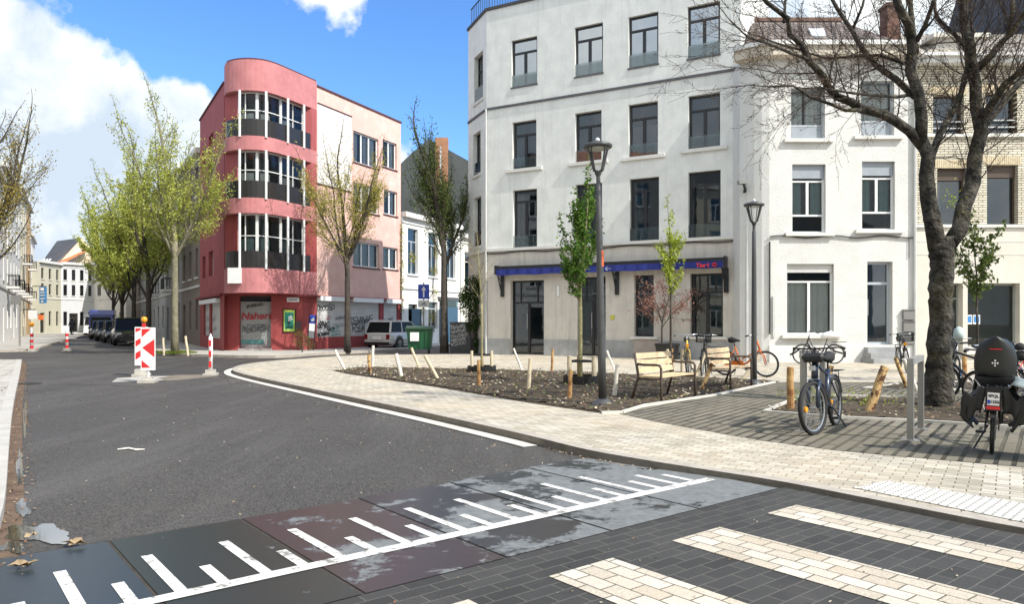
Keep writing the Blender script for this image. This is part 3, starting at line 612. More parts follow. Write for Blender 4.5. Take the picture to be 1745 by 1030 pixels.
ctop = WC.rect(808, 92, 823, 172); csec = WC.rect(806, 226, 819, 298); cfst = WC.rect(807, 336, 820, 420)
WC.wall(mb, zs, zr_, [ctop, csec, cfst], dep=.28); WC.wall(mb, PZ - .2, zs, [], m=1)
sd = Vector((.42, .906)); B2 = B_ + sd * 3.6; C2 = C_ - W.n * 6; B3 = B_ + sd * 11; C3 = C_ - W.n * 12; zl_ = 11.2
def qwall(mb, a, b, z0, z1, m=0): mb.poly([(a[0], a[1], z0), (b[0], b[1], z0), (b[0], b[1], z1), (a[0], a[1], z1)], m)
qwall(mb, B2, B_, PZ - .2, zr_); qwall(mb, C_, C2, PZ - .2, zr_); qwall(mb, C2, B2, PZ - .2, zr_); qwall(mb, B3, B2, PZ - .2, zl_); qwall(mb, C2, C3, PZ - .2, zl_); qwall(mb, C3, B3, PZ - .2, zl_); mb.poly([(p[0], p[1], zl_) for p in (B2, C2, C3, B3)])
# plinth
for a, b in ((-.005, gnd[0][0]), (gnd[0][1], gnd[1][0]), (gnd[1][1], W.L)): W.box(mb, a + .004, b - .004, PZ - .1, PZ + .68, -.02, .03, 2)
WC.box(mb, 0, WC.L, PZ - .1, PZ + .68, -.02, .03, 2)
mb.build('wall', [white_r, beige_r, blue_st], root)
mb = MB(); W.box(mb, 0, W.L, zr_ - .02, zr_ + .1, -.35, .06); WC.box(mb, -.05, WC.L + .03, zr_ - .02, zr_ + .1, -.35, .06); mb.poly([(p[0], p[1], zr_ - .05) for p in (B_, A_, C_, C2, B2)]); mb.build('roof', dark_roof, root)
mb = MB(); W.box(mb, 0, W.L, zband - .06, zband + .03, -.01, .05); WC.box(mb, 0, WC.L, zband - .06, zband + .03, -.01, .05); mb.build('string_course', mat('slate_band', (.10, .10, .11), .8, .2, 3, coord='World'), root)
mb = MB(); W.box(mb, 0, W.L, zs - .02, zs + .1, -.01, .09); WC.box(mb, 0, WC.L, zs - .02, zs + .1, -.01, .09); mb.build('string_course', sill_m, root)
mb = MB()
for z0, z1, d in ((PZ - .1, 4.3, 2.6), (zs, zs + 3.2, 2.0), (zs + 3.25, 10.6, 2.0), (10.7, zr_ - .2, 2.0)): W.box(mb, .4, W.L - .3, z0, z1, -d - .1, -d)
for z in (zs - .15, 7.6, zband + .05): W.box(mb, .4, W.L - .3, z, z + .1, -2.6, -.3)
mb.build('interior', interior, root)
for r in (ctop, csec, cfst):
    window(root, WC, r, black_f, gl_dark, .2, .06, .32, (.5,), sill=(.08, .12, .06), sm=sill_m, guard=.3)
for i, r in enumerate(top): window(root, W, r, black_f, gl_sky, .12, .085, .28, (.5,), sill=(.03, .06, .04), sm=MT['slate_band'], guard=.26, cur=[(.04, .96, .7, .99, cur_w)] if i == 3 else None)
for i, r in enumerate(sec): window(root, W, r, black_f, gl_dark, .17, .085, .28, (.5,), sill=(.28, .13, .10), sm=sill_m, guard=.24, cur=[(.05, .4, .03, .98, cur_g), (.62, .95, .03, .98, cur_g)] if i < 2 else [(.04, .96, .02, .6, cur_w)] if i == 2 else None)
for i, r in enumerate(fst): window(root, W, r, black_f, gl_dark, .17, .085, .2, (.5,), guard=.22, cur=[(.05, .35, .03, .98, cur_g)] if i % 2 == 0 else None)
for i, r in enumerate(gnd[:2]):
    window(root, W, r, black_f, gl_dark, .2, .08, .30, (.5,), topmull=(.25, .75), name='door', hand=.46, cur=[(.03, .45, .0, .9, cur_g)] if i else None)
window(root, W, gnd[2], black_f, gl_dark, .2, .07, .2, (), sill=(.16, .1, .1), sm=sill_m, topmull=(.5,), cur=[(.05, .9, .03, .6, cur_g)])
window(root, W, gnd[3], black_f, gl_dark, .2, .09, .3, (.5,), sill=(.16, .1, .1), sm=sill_m, topmull=(.25, .5, .75))
# projecting panel under window 3
mb = MB(); a, b = gnd[2][0] - .02, gnd[2][1] + .2; W.box(mb, a, b, PZ - .1, gnd[2][2] - .11, -.01, .045); mb.build('wall_panel', mat('brownish_stone', (.40, .34, .31), .9, .12, 3, coord='World'), root)
# roof railing
mb = MB(); 
for i in range(26):
    u = .1 + i * .13; mb.bar(W.p(u, zr_ + .05, -.1), W.p(u, zr_ + .95, -.1), .025)
for i in range(10):
    u = .15 + i * .24; mb.bar(WC.p(u, zr_ + .05, -.1), WC.p(u, zr_ + .95, -.1), .025)
mb.bar(W.p(.05, zr_ + .95, -.1), W.p(3.4, zr_ + .95, -.1), .04); mb.bar(WC.p(.1, zr_ + .95, -.1), WC.p(WC.L, zr_ + .95, -.1), .04)
mb.build('roof_railing', black_f, root)
# awning: cassette, valance, folded arms
aw0, _ = W.ray(851.5); aw1, _ = W.ray(1238); zc1 = z_at(851.5, 459, W); 
mb = MB(); W.box(mb, aw0, aw1, zc1 - .05, zc1 + .09, .03, .36); W.box(mb, aw1 - .03, aw1 + .05, zc1 - .3, zc1 + .13, .02, .38); W.box(mb, aw0 - .05, aw0 + .03, zc1 - .25, zc1 + .13, .02, .38)
aw = mb.build('awning_case', black_f, root)
blue_m = mat('awning_blue', (.010, .020, .17), .75, .18, 1.5, coord='World'); mb = MB(); n = 60
zb0 = zc1 - .05
for i in range(n):
    u0 = aw0 + .04 + (aw1 - aw0 - .08) * i / n; u1 = aw0 + .04 + (aw1 - aw0 - .08) * (i + 1) / n; d0 = .37 + .012 * math.sin(i * 1.9); d1 = .37 + .012 * math.sin((i + 1) * 1.9)
    zz = zb0 - .25 - .012 * math.sin(i * .7)
    mb.poly([W.p(u0, zz, d0 + .02), W.p(u1, zz, d1 + .02), W.p(u1, zb0 + .01, d1), W.p(u0, zb0 + .01, d0)])
aw2 = mb.build('awning_valance', blue_m, root)
red_t = mat('red_lettering', (.75, .05, .06), .6); white_t = mat('white_lettering', (.85, .85, .85), .6)
def onW(px, dz=0, d=.41): u, _ = W.ray(px); return W.p(u, zb0 - .14 + dz, d)
U3 = (W.u.x, W.u.y, 0)
text('Tissel', .21, red_t, aw2, onW(1202), U3, (0, 0, 1), bold=.006)
text('C···', .16, white_t, aw2, onW(1043), U3, (0, 0, 1)); 
mb = MB(); q = onW(1222, .02)
for k in range(5):
    a = k * 6.283 / 5; e = q + Vector((W.u.x * math.cos(a), W.u.y * math.cos(a), math.sin(a))) * .06; mb.lathe((e.x, e.y, e.z - .02), [(.045, 0), (.045, .03)], 6)
mb.build('flower_emblem', red_t, aw2)
for px in (857, 1052, 1238):
    mb = MB(); u, _ = W.ray(px); mb.bar(W.p(u, zb0 - .25, .05), W.p(u, zb0 - 1.15, .06), .16, .1); mb.bar(W.p(u, zb0 - 1.1, .08), W.p(u - .1, zb0 - .2, .3), .05); mb.bar(W.p(u - .1, zb0 - .2, .3), W.p(u + .12, zb0 - .7, .2), .04)
    mb.build('awning_arm', black_f, root)
# wall light, small plates, downpipe, cables
mb = MB(); u, _ = W.ray(952); z = z_at(952, 505, W); W.box(mb, u - .05, u + .05, z, z + .42, .01, .07); mb.build('wall_light', white_f, root)
mb = MB(); u, _ = W.ray(1044); z = z_at(1044, 545, W); W.box(mb, u - .08, u + .08, z, z + .17, .01, .03); mb.build('yellow_plate', mat('plate_yellow', (.55, .50, .06), .5), root)
mb = MB(); u, _ = W.ray(828.9); mb.tube([A_.to_3d() + Vector((-.02, -.06, PZ)), A_.to_3d() + Vector((-.02, -.06, zband))], .045, 8); mb.build('downpipe', zinc, root)
mb = MB()
for k in range(26):
    a = W.p(W.L * k / 26, zs - .09 - .03 * math.sin(k * 1.1), .04); b = W.p(W.L * (k + 1) / 26, zs - .09 - .03 * math.sin((k + 1) * 1.1), .04); mb.bar(a, b, .035)
mb.build('cable', cable, root)
ch = MB(); p = W.p(W.L - .9, zr_, -2.2); ch.box(p.x - .2, p.x + .5, p.y - .3, p.y + .4, zr_ - .1, zr_ + 2.4); ch.build('chimney', white_r, root)
# ---------------------------------------------------------------- house 2
plaster = mat('stipple_plaster', (.64, .64, .62), .95, .07, 1.5, coord='World', stain=((.60, .585, .55), .5, False), bump=.8, bscale=26)
Y2 = 25.75
def X2(px, Y=Y2): return (px - CX) / F * Y
h2 = thing('row_house', 'white stippled house with tiled roof, grey shutters and a glazed front door', 'house', (11.5, 27, PZ))
D0 = Vector((8.10, 26.3)); D_ = Vector((X2(1311), Y2)); E_ = Vector((X2(1556), Y2)); H2 = Fr(D_, E_)
r2 = [H2.rect(*r) for r in [(1348, 150, 1406, 237), (1467, 137, 1524, 232), (1350, 280, 1407, 397), (1469, 275, 1525, 392), (1341, 450, 1421, 571), (1478, 446, 1521, 588)]]
ztop2 = z_at(1400, 100, H2)
mb = MB(); H2.wall(mb, PZ - .2, ztop2, r2, dep=.3)
cv = [D0, Vector((8.30, 26.10)), Vector((8.50, 25.95)), Vector((8.72, 25.82)), D_]
for a, b in zip(cv[:-1], cv[1:]): qwall(mb, a, b, PZ - .2, ztop2)
back0, back1 = Vector((8.9, 37)), Vector((E_.x, 37)); qwall(mb, (8.10, 27.4), D0, PZ - .2, ztop2); qwall(mb, E_, back1, PZ - .2, ztop2); qwall(mb, back1, back0, PZ - .2, ztop2); qwall(mb, back0, (8.1, 27.4), PZ - .2, ztop2)
mb.poly([(D0.x, 27.4, ztop2 + .02), (D0.x, D0.y, ztop2 + .02), (D_.x, D_.y, ztop2 + .02), (E_.x, E_.y, ztop2 + .02), (E_.x, 37, ztop2 + .02), (8.9, 37, ztop2 + .02)])
H2.box(mb, -.005, r2[5][0] - .1, PZ - .1, z_at(1400, 589, H2), -.02, .035, 1); H2.box(mb, r2[5][1] + .1, H2.L, PZ - .1, z_at(1400, 589, H2), -.02, .035, 1)
wl2 = mb.build('wall', [plaster, mat('plinth_white', (.70, .69, .67), .85, .08, 2, coord='World')], h2)
mb = MB(); H2.box(mb, .1, H2.L - .1, PZ, 4.4, -2.4, -2.3); H2.box(mb, .1, H2.L - .1, 4.6, ztop2 - .2, -2.0, -1.9); H2.box(mb, .1, H2.L - .1, 4.4, 4.5, -2.4, -.32); H2.box(mb, .1, H2.L - .1, 7.3, 7.4, -2, -.32)
mb.build('interior', mat('room_grey', (.10, .10, .10), .9, .2, 1, coord='World'), h2)
shut = mat('shutter_grey', (.30, .335, .375), .6, .08, 3, coord='World')
window(h2, H2, r2[0], grey_f, gl_clear, .16, .06, None, (), low=.28, sill=(.26, .12, .14), sm=sill_m, cur=[(.03, .42, .28, 1, cur_w), (.5, .97, .28, 1, cur_w)], blind=(.02, shut))
window(h2, H2, r2[1], grey_f, gl_clear, .16, .06, None, (), low=.28, sill=(.26, .12, .14), sm=sill_m, cur=[(.03, .97, .28, 1, cur_w)], blind=(.02, shut))
for k in (2, 3): window(h2, H2, r2[k], white_f, gl_clear, .16, .065, .24, (.5,), low=.26, sill=(.26, .12, .14), sm=sill_m, cur=[(.06, .36, .26, .78, cur_g), (.64, .94, .26, .78, cur_g)], blind=(.2, shut))
window(h2, H2, r2[4], white_f, gl_clear, .16, .065, .25, (.5,), sill=(.2, .12, .16), sm=sill_m, cur=[(.04, .48, .03, .76, cur_w), (.52, .96, .03, .76, cur_w)], blind=(.12, mat('shutter_box', (.55, .55, .54), .6)))
window(h2, H2, r2[5], grey_f, gl_dark, .22, .09, .26, (), name='door', hand=.12)
# lower panels of the first-floor windows read as grey boards
for r in (r2[0], r2[1]):
    mb = MB(); H2.box(mb, r[0] + .07, r[1] - .07, r[2] + .07, r[2] + (r[3] - r[2]) * .27, -.2, -.165)
    mb.build('window_panel', shut, h2)
mb = MB()
for i, (w_, d_) in enumerate(((.12, .95), (.05, .62), (0, .3))):
    H2.box(mb, r2[5][0] - .12 - w_, r2[5][1] + .12 + w_, PZ - .02 + i * .185, PZ - .02 + (i + 1) * .185 - .003, -.25, d_)
mb.build('doorstep', blue_st, h2)
mb = MB(); H2.box(mb, H2.ray(1362)[0], H2.ray(1395)[0], PZ + .15, PZ + .42, .03, .05); mb.build('cellar_grate', MT['slate_band'], h2)
# cornice and gutter follow the curve
def poly_box(mb, pts, z0, z1, d, m=0):
    P = [Vector(p[:2]) for p in pts]; O = offs(P, d)
    strip(mb, [(p.x, p.y) for p in P], [(p.x, p.y) for p in O], z0, z0, m); strip(mb, [(p.x, p.y) for p in P], [(p.x, p.y) for p in O], z1, z1, m)
    for i in range(len(P) - 1): mb.poly([(O[i].x, O[i].y, z0), (O[i + 1].x, O[i + 1].y, z0), (O[i + 1].x, O[i + 1].y, z1), (O[i].x, O[i].y, z1)], m)
    for q in (0, -1): mb.poly([(P[q].x, P[q].y, z0), (O[q].x, O[q].y, z0), (O[q].x, O[q].y, z1), (P[q].x, P[q].y, z1)], m)
mb = MB(); poly_box(mb, cv + [E_], ztop2, ztop2 + .32, .42); mb.build('cornice', mat('cornice_cream', (.56, .50, .42), .85, .1, 1.5, coord='World'), h2)
mb = MB(); poly_box(mb, cv + [E_], ztop2 + .325, ztop2 + .47, .52); mb.build('gutter', mat('gutter_white', (.7, .7, .69), .6, .1, 2, coord='World'), h2)
def rooftiles(name, c1, c2, mort, sx=.24, sz=.30):
    m = pavers(name, c1, c2, mort, 0, sx, sz, .035, .85, .3, bump=1.0)
    nt = m.node_tree; mp = [n for n in nt.nodes if n.type == 'MAPPING'][0]; g = mp.inputs['Vector'].links[0].from_node
    s = nt.nodes.new('ShaderNodeSeparateXYZ'); c = nt.nodes.new('ShaderNodeCombineXYZ'); a = nt.nodes.new('ShaderNodeMath'); a.operation = 'MULTIPLY'; a.inputs[1].default_value = 1.35
    nt.links.new(g.outputs['Position'], s.inputs[0]); nt.links.new(s.outputs[0], c.inputs[0]); nt.links.new(s.outputs[2], a.inputs[0]); nt.links.new(a.outputs[0], c.inputs[1]); nt.links.new(c.outputs[0], mp.inputs['Vector']); return m
tile_d = rooftiles('old_tiles', (.15, .125, .11), (.24, .19, .165), (.035, .03, .03))
zroof0 = ztop2 + .34; yr = Y2 + 3.6; zroof1 = H + (549 - 36) / F * yr
mb = MB(); mb.poly([(8.35, 26.3, zroof0), (8.96, 25.6, zroof0), (E_.x - .05, 25.6, zroof0), (E_.x - .9, yr, zroof1), (9.25, yr, zroof1)]); mb.poly([(9.25, yr, zroof1), (E_.x - .9, yr, zroof1), (E_.x, 36, zroof0), (8.6, 36, zroof0)]); mb.poly([(E_.x - .05, 25.6, zroof0), (E_.x, 36, zroof0), (E_.x - .9, yr, zroof1)]); mb.poly([(8.35, 26.3, zroof0), (9.25, yr, zroof1), (8.6, 36, zroof0)])
rf = mb.build('roof', tile_d, h2)
mb = MB(); mb.bar((9.25, yr, zroof1 + .05), (E_.x - .9, yr, zroof1 + .05), .2, .14); mb.build('ridge', mat('ridge_tile', (.17, .10, .08), .85), rf)
t = (zroof1 - zroof0) / (yr - 25.6)
def onroof(px, py): # point on front slope
    k = (px - CX) / F; s_ = (HY - py) / F; Y = (zroof0 - H - 25.6 * t) / (s_ - t); return Vector((k * Y, Y, zroof0 + (Y - 25.6) * t))
sk = [onroof(*p) for p in ((1383, 63), (1407, 63), (1403, 51), (1377, 51))]; up_ = Vector((0, -t, 1)).normalized() * .06
mb = MB(); mb.hexa([p for p in sk] + [p + up_ for p in sk]); mb.build('skylight', mat('skylight_glass', (.75, .78, .8), .15, .02), rf)
mb = MB(); mb.box(E_.x + .55, E_.x + 1.05, 28.6, 29.2, zroof0, zroof1 + .3); mb.box(E_.x + .5, E_.x + 1.1, 28.55, 29.25, zroof1 + .3, zroof1 + .42); mb.build('chimney', mat('red_brick', (.14, .075, .058), .9, .25, 8, coord='World'), h2)
# mailboxes, pipe, cables
for y0, y1 in ((529, 545), (549, 565), (570, 586)):
    mbx = MB(); r = H2.rect(1537, y0, 1556, y1); H2.box(mbx, r[0], r[1], r[2], r[3], .012, .12); H2.box(mbx, r[0] - .01, r[1] + .01, r[3] + .003, r[3] + .02, .012, .15)
    mbx.build('mailbox', mat('mailbox_grey', (.20, .195, .19), .55), h2)
mb = MB(); mb.tube([H2.p(H2.L + .02, PZ, .08), H2.p(H2.L + .02, ztop2 + .3, .08)], .05, 8); mb.build('downpipe', zinc, h2)
mb = MB(); zc = z_at(1400, 404, H2)
for k in range(20):
    a = H2.p(H2.L * k / 20, zc + .04 * math.sin(k * .9), .05); b = H2.p(H2.L * (k + 1) / 20, zc + .04 * math.sin((k + 1) * .9), .05); mb.bar(a, b, .04)
for px, y0, y1 in ((1311, 412, 570), (1548, 405, 440)):
    u = H2.ray(px)[0]; mb.bar(H2.p(u, z_at(px, y1, H2), .04), H2.p(u, z_at(px, y0, H2), .04), .04 if px < 1500 else .015)
mb.build('cable', cable, h2)
mb = MB(); u = H2.ray(1318.5)[0]; H2.box(mb, u - .05, u + .03, z_at(1318, 575, H2), z_at(1318, 505, H2), .012, .05); mb.build('conduit', zinc, h2)
mb = MB(); px_ = X2(1271, 26.25); mb.tube([(px_, 26.12, PZ), (px_, 26.12, 2.6), (px_, 26.12, 5.0), (px_ + .02, 26.12, ztop2)], [.06, .06, .028, .02], 8); mb.build('corner_pipe', zinc, h2)
rr = H2.rect(1288, 434, 1300, 441); 
# ---------------------------------------------------------------- house 3
def wallbrick(name, c1, c2, mort, bw=.22, rh=.07, ms=.012):
    m = pavers(name, c1, c2, mort, 0, bw, rh, ms, .9, .3, bump=.6)
    nt = m.node_tree; mp = [n for n in nt.nodes if n.type == 'MAPPING'][0]; g = mp.inputs['Vector'].links[0].from_node
    s = nt.nodes.new('ShaderNodeSeparateXYZ'); c = nt.nodes.new('ShaderNodeCombineXYZ'); nt.links.new(g.outputs['Position'], s.inputs[0]); nt.links.new(s.outputs[0], c.inputs[0]); nt.links.new(s.outputs[2], c.inputs[1]); nt.links.new(c.outputs[0], mp.inputs['Vector']); return m
yb = wallbrick('cream_wall_brick', (.64, .59, .48), (.78, .73, .61), (.11, .085, .055), .30, .085, .012)
brown_f = mat('brown_frame', (.075, .05, .035), .5)
Y3 = 25.9; h3 = thing('brick_house', 'cream brick house with stone ground floor and shop window at the right edge', 'house', (17, 27, PZ))
H3 = Fr((X2(1557.5, Y3), Y3), (X2(1905, Y3), Y3))
r3 = [H3.rect(*r) for r in [(1590, 162, 1643, 229), (1680, 158, 1733, 227), (1775, 158, 1830, 227), (1597, 287, 1647, 386), (1682, 281, 1735, 385), (1775, 281, 1830, 385), (1613, 483, 1641, 612), (1649, 483, 1738, 592), (1760, 483, 1840, 592)]]
z3t = z_at(1650, 112, H3); z3s = z_at(1650, 388, H3)
mb = MB(); H3.wall(mb, z3s, z3t, r3[:6], dep=.3); H3.wall(mb, PZ - .2, z3s, r3[6:], dep=.35, m=1)
for a in (H3.p(0, 0), ): qwall(mb, (a.x, 38), (a.x, a.y), 9, z3t)
e = H3.p(H3.L, 0); qwall(mb, (e.x, e.y), (e.x, 38), 0, z3t)
mb.build('wall', [yb, mat('sandstone', (.62, .59, .53), .9, .08, 1.2, coord='World', stain=((.50, .47, .42), .5, True))], h3)
for r in r3[:6]:     # soldier course over the openings
    mb = MB(); k = int((r[1] - r[0] + .3) / .075)
    for i in range(k): u = r[0] - .15 + i * .075; H3.box(mb, u + .008, u + .067, r[3] + .015, r[3] + .3, -.01, .012)
    mb.build('lintel', mat('lintel_brick', (.58, .49, .34), .9, .2, 6, coord='World'), h3)
mb = MB()
for z in (z3s - .02, z_at(1650, 412, H3), z_at(1650, 434, H3)): H3.box(mb, 0, H3.L, z - .015, z, -.01, .012)
H3.box(mb, 0, H3.L, z3s, z3s + .1, -.01, .08); 
for r in (r3[0], r3[3]): H3.box(mb, .1, H3.L, r[2] - .1, r[2] - .004, -.01, .1) if r is r3[0] else None
mb.build('string_course', sill_m, h3)
for k in range(3): window(h3, H3, r3[k], brown_f, gl_dark, .2, .06, None, (), cur=[(.02, .35, .02, .98, cur_w)] if k == 0 else None)
mb = MB()
for k in range(3):
    for q in (.15, .32): H3.box(mb, r3[k][0] + .01, r3[k][1] - .01, r3[k][2] + (r3[k][3] - r3[k][2]) * q, r3[k][2] + (r3[k][3] - r3[k][2]) * q + .035, -.08, -.04)
mb.build('window_rail', zinc, h3)
for k in range(3, 6): window(h3, H3, r3[k], brown_f, gl_dark, .2, .06, None, (), blind=(.2, brown_f), cur=[(.02, .3, .02, .8, cur_w)] if k == 3 else None)
dg = mat('green_door', (.03, .075, .055), .5, .1, 3)
window(h3, H3, r3[6], mat('greygreen_frame', (.28, .30, .28), .6), gl_dark, .28, .06, .2, (), name='door')
mb = MB(); r = r3[6]; H3.box(mb, r[0] + .1, r[1] - .1, r[2] + .1, r[2] + (r[3] - r[2]) * .76, -.40, -.37); mb.build('door_leaf', dg, h3)
for k in (7, 8): window(h3, H3, r3[k], MT['greygreen_frame'], gl_clear, .25, .07, None, ())
mb = MB(); r = r3[7]; H3.box(mb, r[0] - .1, r[1] + .1, r[2] - .25, r[2] - .01, -.01, .12); mb.build('shop_sill', sill_m, h3)
mb = MB(); 
for px in (1658, 1671.5):
    q = H3.rect(px - 6, 537, px + 6, 553); H3.box(mb, q[0], q[1], q[2], q[3], -.245, -.24); 
pk = mb.build('notice', white_f, h3); mb = MB()
for px in (1658, 1671.5):
    q = H3.rect(px - 4.6, 539, px + 4.6, 550); H3.box(mb, q[0], q[1], q[2], q[3], -.238, -.234)
mb.build('notice_print', mat('notice_blue', (.05, .22, .55), .6, .4, 14), pk)
mb = MB(); H3.box(mb, .1, H3.L, PZ, 4.3, -3.2, -3.1); H3.box(mb, .1, H3.L, 4.3, 4.4, -3.2, -.36); mb.build('interior', mat('shop_room', (.20, .21, .17), .9, .2, .7, coord='World'), h3)
mb = MB(); H3.box(mb, .1, H3.L, 4.8, z3t, -2.0, -1.9); H3.box(mb, .1, H3.L, 7.9, 8, -2, -.32); mb.build('interior', interior, h3)
mb = MB(); H3.box(mb, r3[7][0] + .1, r3[7][1] - .6, PZ + .7, PZ + .8, -1.8, -.8); H3.box(mb, r3[7][1] - .75, r3[7][1] - .1, PZ + .5, PZ + 2.1, -2.6, -2.2); mb.build('shop_furniture', mat('wood_dull', (.16, .12, .07), .7), h3)
mb = MB(); H3.box(mb, -.02, H3.L, z3t, z3t + .2, -.3, .35); H3.box(mb, -.02, H3.L, z3t + .205, z3t + .32, -.3, .5); mb.build('cornice', MT['gutter_white'], h3)
yr3 = Y3 + 4.0; z3r = H + (549 - 58) / F * yr3
mb = MB(); a, b = H3.p(0, 0), H3.p(H3.L, 0); mb.poly([(a.x, Y3, z3t + .3), (b.x, Y3, z3t + .3), (b.x, yr3, z3r), (a.x, yr3, z3r)]); mb.poly([(a.x, yr3, z3r), (b.x, yr3, z3r), (b.x, 38, z3t), (a.x, 38, z3t)]); qwall(mb, (a.x, 38), (a.x, Y3), 8, z3t); mb.build('roof', rooftiles('pale_tiles', (.34, .31, .26), (.44, .41, .35), (.16, .14, .12)), h3)
mb = MB(); p0 = AT(1688, 82, 27.6); mb.box(15.6, 17.3, 27.2, 29, p0.z - .9, p0.z + .2); mb.box(15.4, 17.5, 27.0, 29.2, p0.z + .2, p0.z + .35); mb.build('dormer', MT['sandstone'], h3)
# dark gable peeking above at the far right
h4 = thing('tall_house', 'dark slate roof rising behind the brick house at the top right corner', 'house', (21.5, 33, PZ)); mb = MB()
xa, xb = AT(1662, 60, 31).x, AT(1860, 60, 31).x
mb.poly([(xa, 31, 12.0), (xb, 31, 12.0), (xb, 31, 19), (xb - 1.2, 31, 19), (xa + 2.2, 31, 13.8)]); mb.poly([(xa, 31, 0), (xb, 31, 0), (xb, 31, 12), (xa, 31, 12)], 1); mb.poly([(xa, 31, 0), (xa, 31, 12), (xa, 38, 12), (xa, 38, 0)], 1); mb.poly([(xa, 31, 12), (xa + 2.2, 31, 13.8), (xa + 2.2, 38, 13.8), (xa, 38, 12)]); mb.poly([(xa + 2.2, 31, 13.8), (xb - 1.2, 31, 19), (xb - 1.2, 38, 19), (xa + 2.2, 38, 13.8)])
mb.build('roof', [dark_roof, MT['red_brick']], h4)
# ---------------------------------------------------------------- red rounded building
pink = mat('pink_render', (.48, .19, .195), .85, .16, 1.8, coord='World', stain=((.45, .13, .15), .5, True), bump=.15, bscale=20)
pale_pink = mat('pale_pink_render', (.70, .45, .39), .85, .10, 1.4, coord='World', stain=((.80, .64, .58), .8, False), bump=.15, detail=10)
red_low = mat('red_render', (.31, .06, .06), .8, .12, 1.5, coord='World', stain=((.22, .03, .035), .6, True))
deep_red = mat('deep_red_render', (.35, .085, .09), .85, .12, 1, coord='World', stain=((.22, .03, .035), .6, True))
cap_m = mat('coping_brown', (.10, .035, .035), .8, .2, 3)
K0 = Vector((-13.72, 35.25)); K1 = Vector((-17.68, 41.9)); R0 = Vector((-9.90, 37.5)); R1 = Vector((X2(683, 44.4), 44.4))
FL = Fr(K1, K0); FR_ = Fr(R0, R1)
pk_ = thing('rounded_corner_building', 'red and pink rendered corner building with curved glazed loggias and graffiti shutters', 'building', (-12.3, 38, PZ))
outer0 = [Vector((p.x, p.y)) for p in curve_pts([K0, (-13.45, 34.75), (-12.95, 34.42), (-12.3, 34.28), (-11.65, 34.42), (-11.2, 34.85), (-10.85, 35.5), (-10.4, 36.45), R0], 8)]
def opx(px):      # the point of the bay's front curve seen in that column
    for a, b in zip(outer0[:-1], outer0[1:]):
        xa, xb = a.x / a.y * F + CX, b.x / b.y * F + CX
        if min(xa, xb) <= px <= max(xa, xb) and abs(xa - xb) > 1e-6: return a.lerp(b, (px - xa) / (xb - xa))
    return outer0[0] if px < 400 else outer0[-1]
outer = [outer0[0]] + [opx(p) for p in (385, 391, 398, 405, 412, 420, 429, 438, 447, 455, 463, 471, 479, 487, 494, 501, 508, 514, 519, 524, 528, 531)] + [R0]
ZB = [(2.86, 4.01), (6.56, 7.28), (9.51, 10.16), (12.26, 13.70)]
mb = MB()
inn = [Vector((-10.3, 38.2)), Vector((-13.3, 36.6))]
for z0, z1 in ZB: mb = MB(); mb.prism([(p.x, p.y) for p in outer] + [(p.x, p.y) for p in inn], z0, z1); mb.build('loggia_band', pink, pk_)
mb = MB(); mb.prism([(p.x, p.y) for p in offs(outer, -.05)] + [(p.x, p.y) for p in inn], 13.703, 13.79); FR_.box(mb, 0, FR_.L + .05, 13.45, 13.53, -.25, .06); FL.box(mb, -.05, FL.L, 12.9, 12.98, -.25, .06); mb.build('coping', cap_m, pk_)
# left wing, deep red in the shade
l_h = [FL.rect(*r) for r in [(349.5, 235, 356.5, 300), (361, 208, 370, 250), (349.5, 330, 356.5, 372), (361, 298, 370, 345), (351, 412, 357, 455), (362, 404, 371, 448)]]
l_h = [[max(.1, h[0]), min(FL.L - .15, h[1] + .25), h[2], h[3]] for h in l_h]
l_h = [[.9, 2.0, 9.6, 11.0], [3.1, 4.6, 9.6, 11.3], [.9, 2.0, 6.7, 7.9], [3.1, 4.6, 6.7, 8.2], [.9, 2.0, 3.9, 5.1], [3.1, 4.6, 3.9, 5.2]]
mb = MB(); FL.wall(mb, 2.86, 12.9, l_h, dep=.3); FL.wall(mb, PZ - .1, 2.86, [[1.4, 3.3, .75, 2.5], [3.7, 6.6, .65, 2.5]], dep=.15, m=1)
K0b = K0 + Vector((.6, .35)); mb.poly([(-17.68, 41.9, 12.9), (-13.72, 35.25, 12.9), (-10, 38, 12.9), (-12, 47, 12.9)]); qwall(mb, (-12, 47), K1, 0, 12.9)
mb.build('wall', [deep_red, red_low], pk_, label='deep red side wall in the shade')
for h in l_h: window(pk_, FL, h, white_f, gl_dark, .2, .07, None, (.5,))
# right wing
r_h = [FR_.rect(*r) for r in [(602, 230, 645, 282), (652, 241, 676, 287), (602, 316, 646, 362), (654, 325, 677, 367), (602, 414, 646, 456), (653, 422, 678, 459)]]
s_h = [FR_.rect(*r) for r in [(541.5, 515, 589, 575), (597, 517, 647, 570), (654, 522, 683, 562)]]
s_h[2][1] = FR_.L - .35
for h in s_h: h[2] = PZ + .62; h[3] = 2.62
s_h[0][0] = .02
mb = MB(); FR_.wall(mb, 7.0, 13.45, r_h[:4], dep=.25); FR_.wall(mb, 2.86, 7.0, [h for h in r_h[4:]] , dep=.25, m=0); FR_.wall(mb, PZ - .1, 2.86, s_h, dep=.12, m=1)
R2_ = R1 + Vector((-7, 3.2)); qwall(mb, R1, R2_, 0, 13.45); mb.poly([(R0.x, R0.y, 13.44), (R1.x, R1.y, 13.44), (R2_.x, R2_.y, 13.44), (-12, 47, 13.44), (-13, 38, 13.44)]); qwall(mb, R2_, (-12, 47), 0, 13.44); qwall(mb, (-12, 47), (-13, 38), 12.5, 13.44); qwall(mb, (-13, 38), R0, 12.0, 13.44)
mb.build('wall', [pale_pink, red_low], pk_, label='pale pink sunlit wall with square windows')
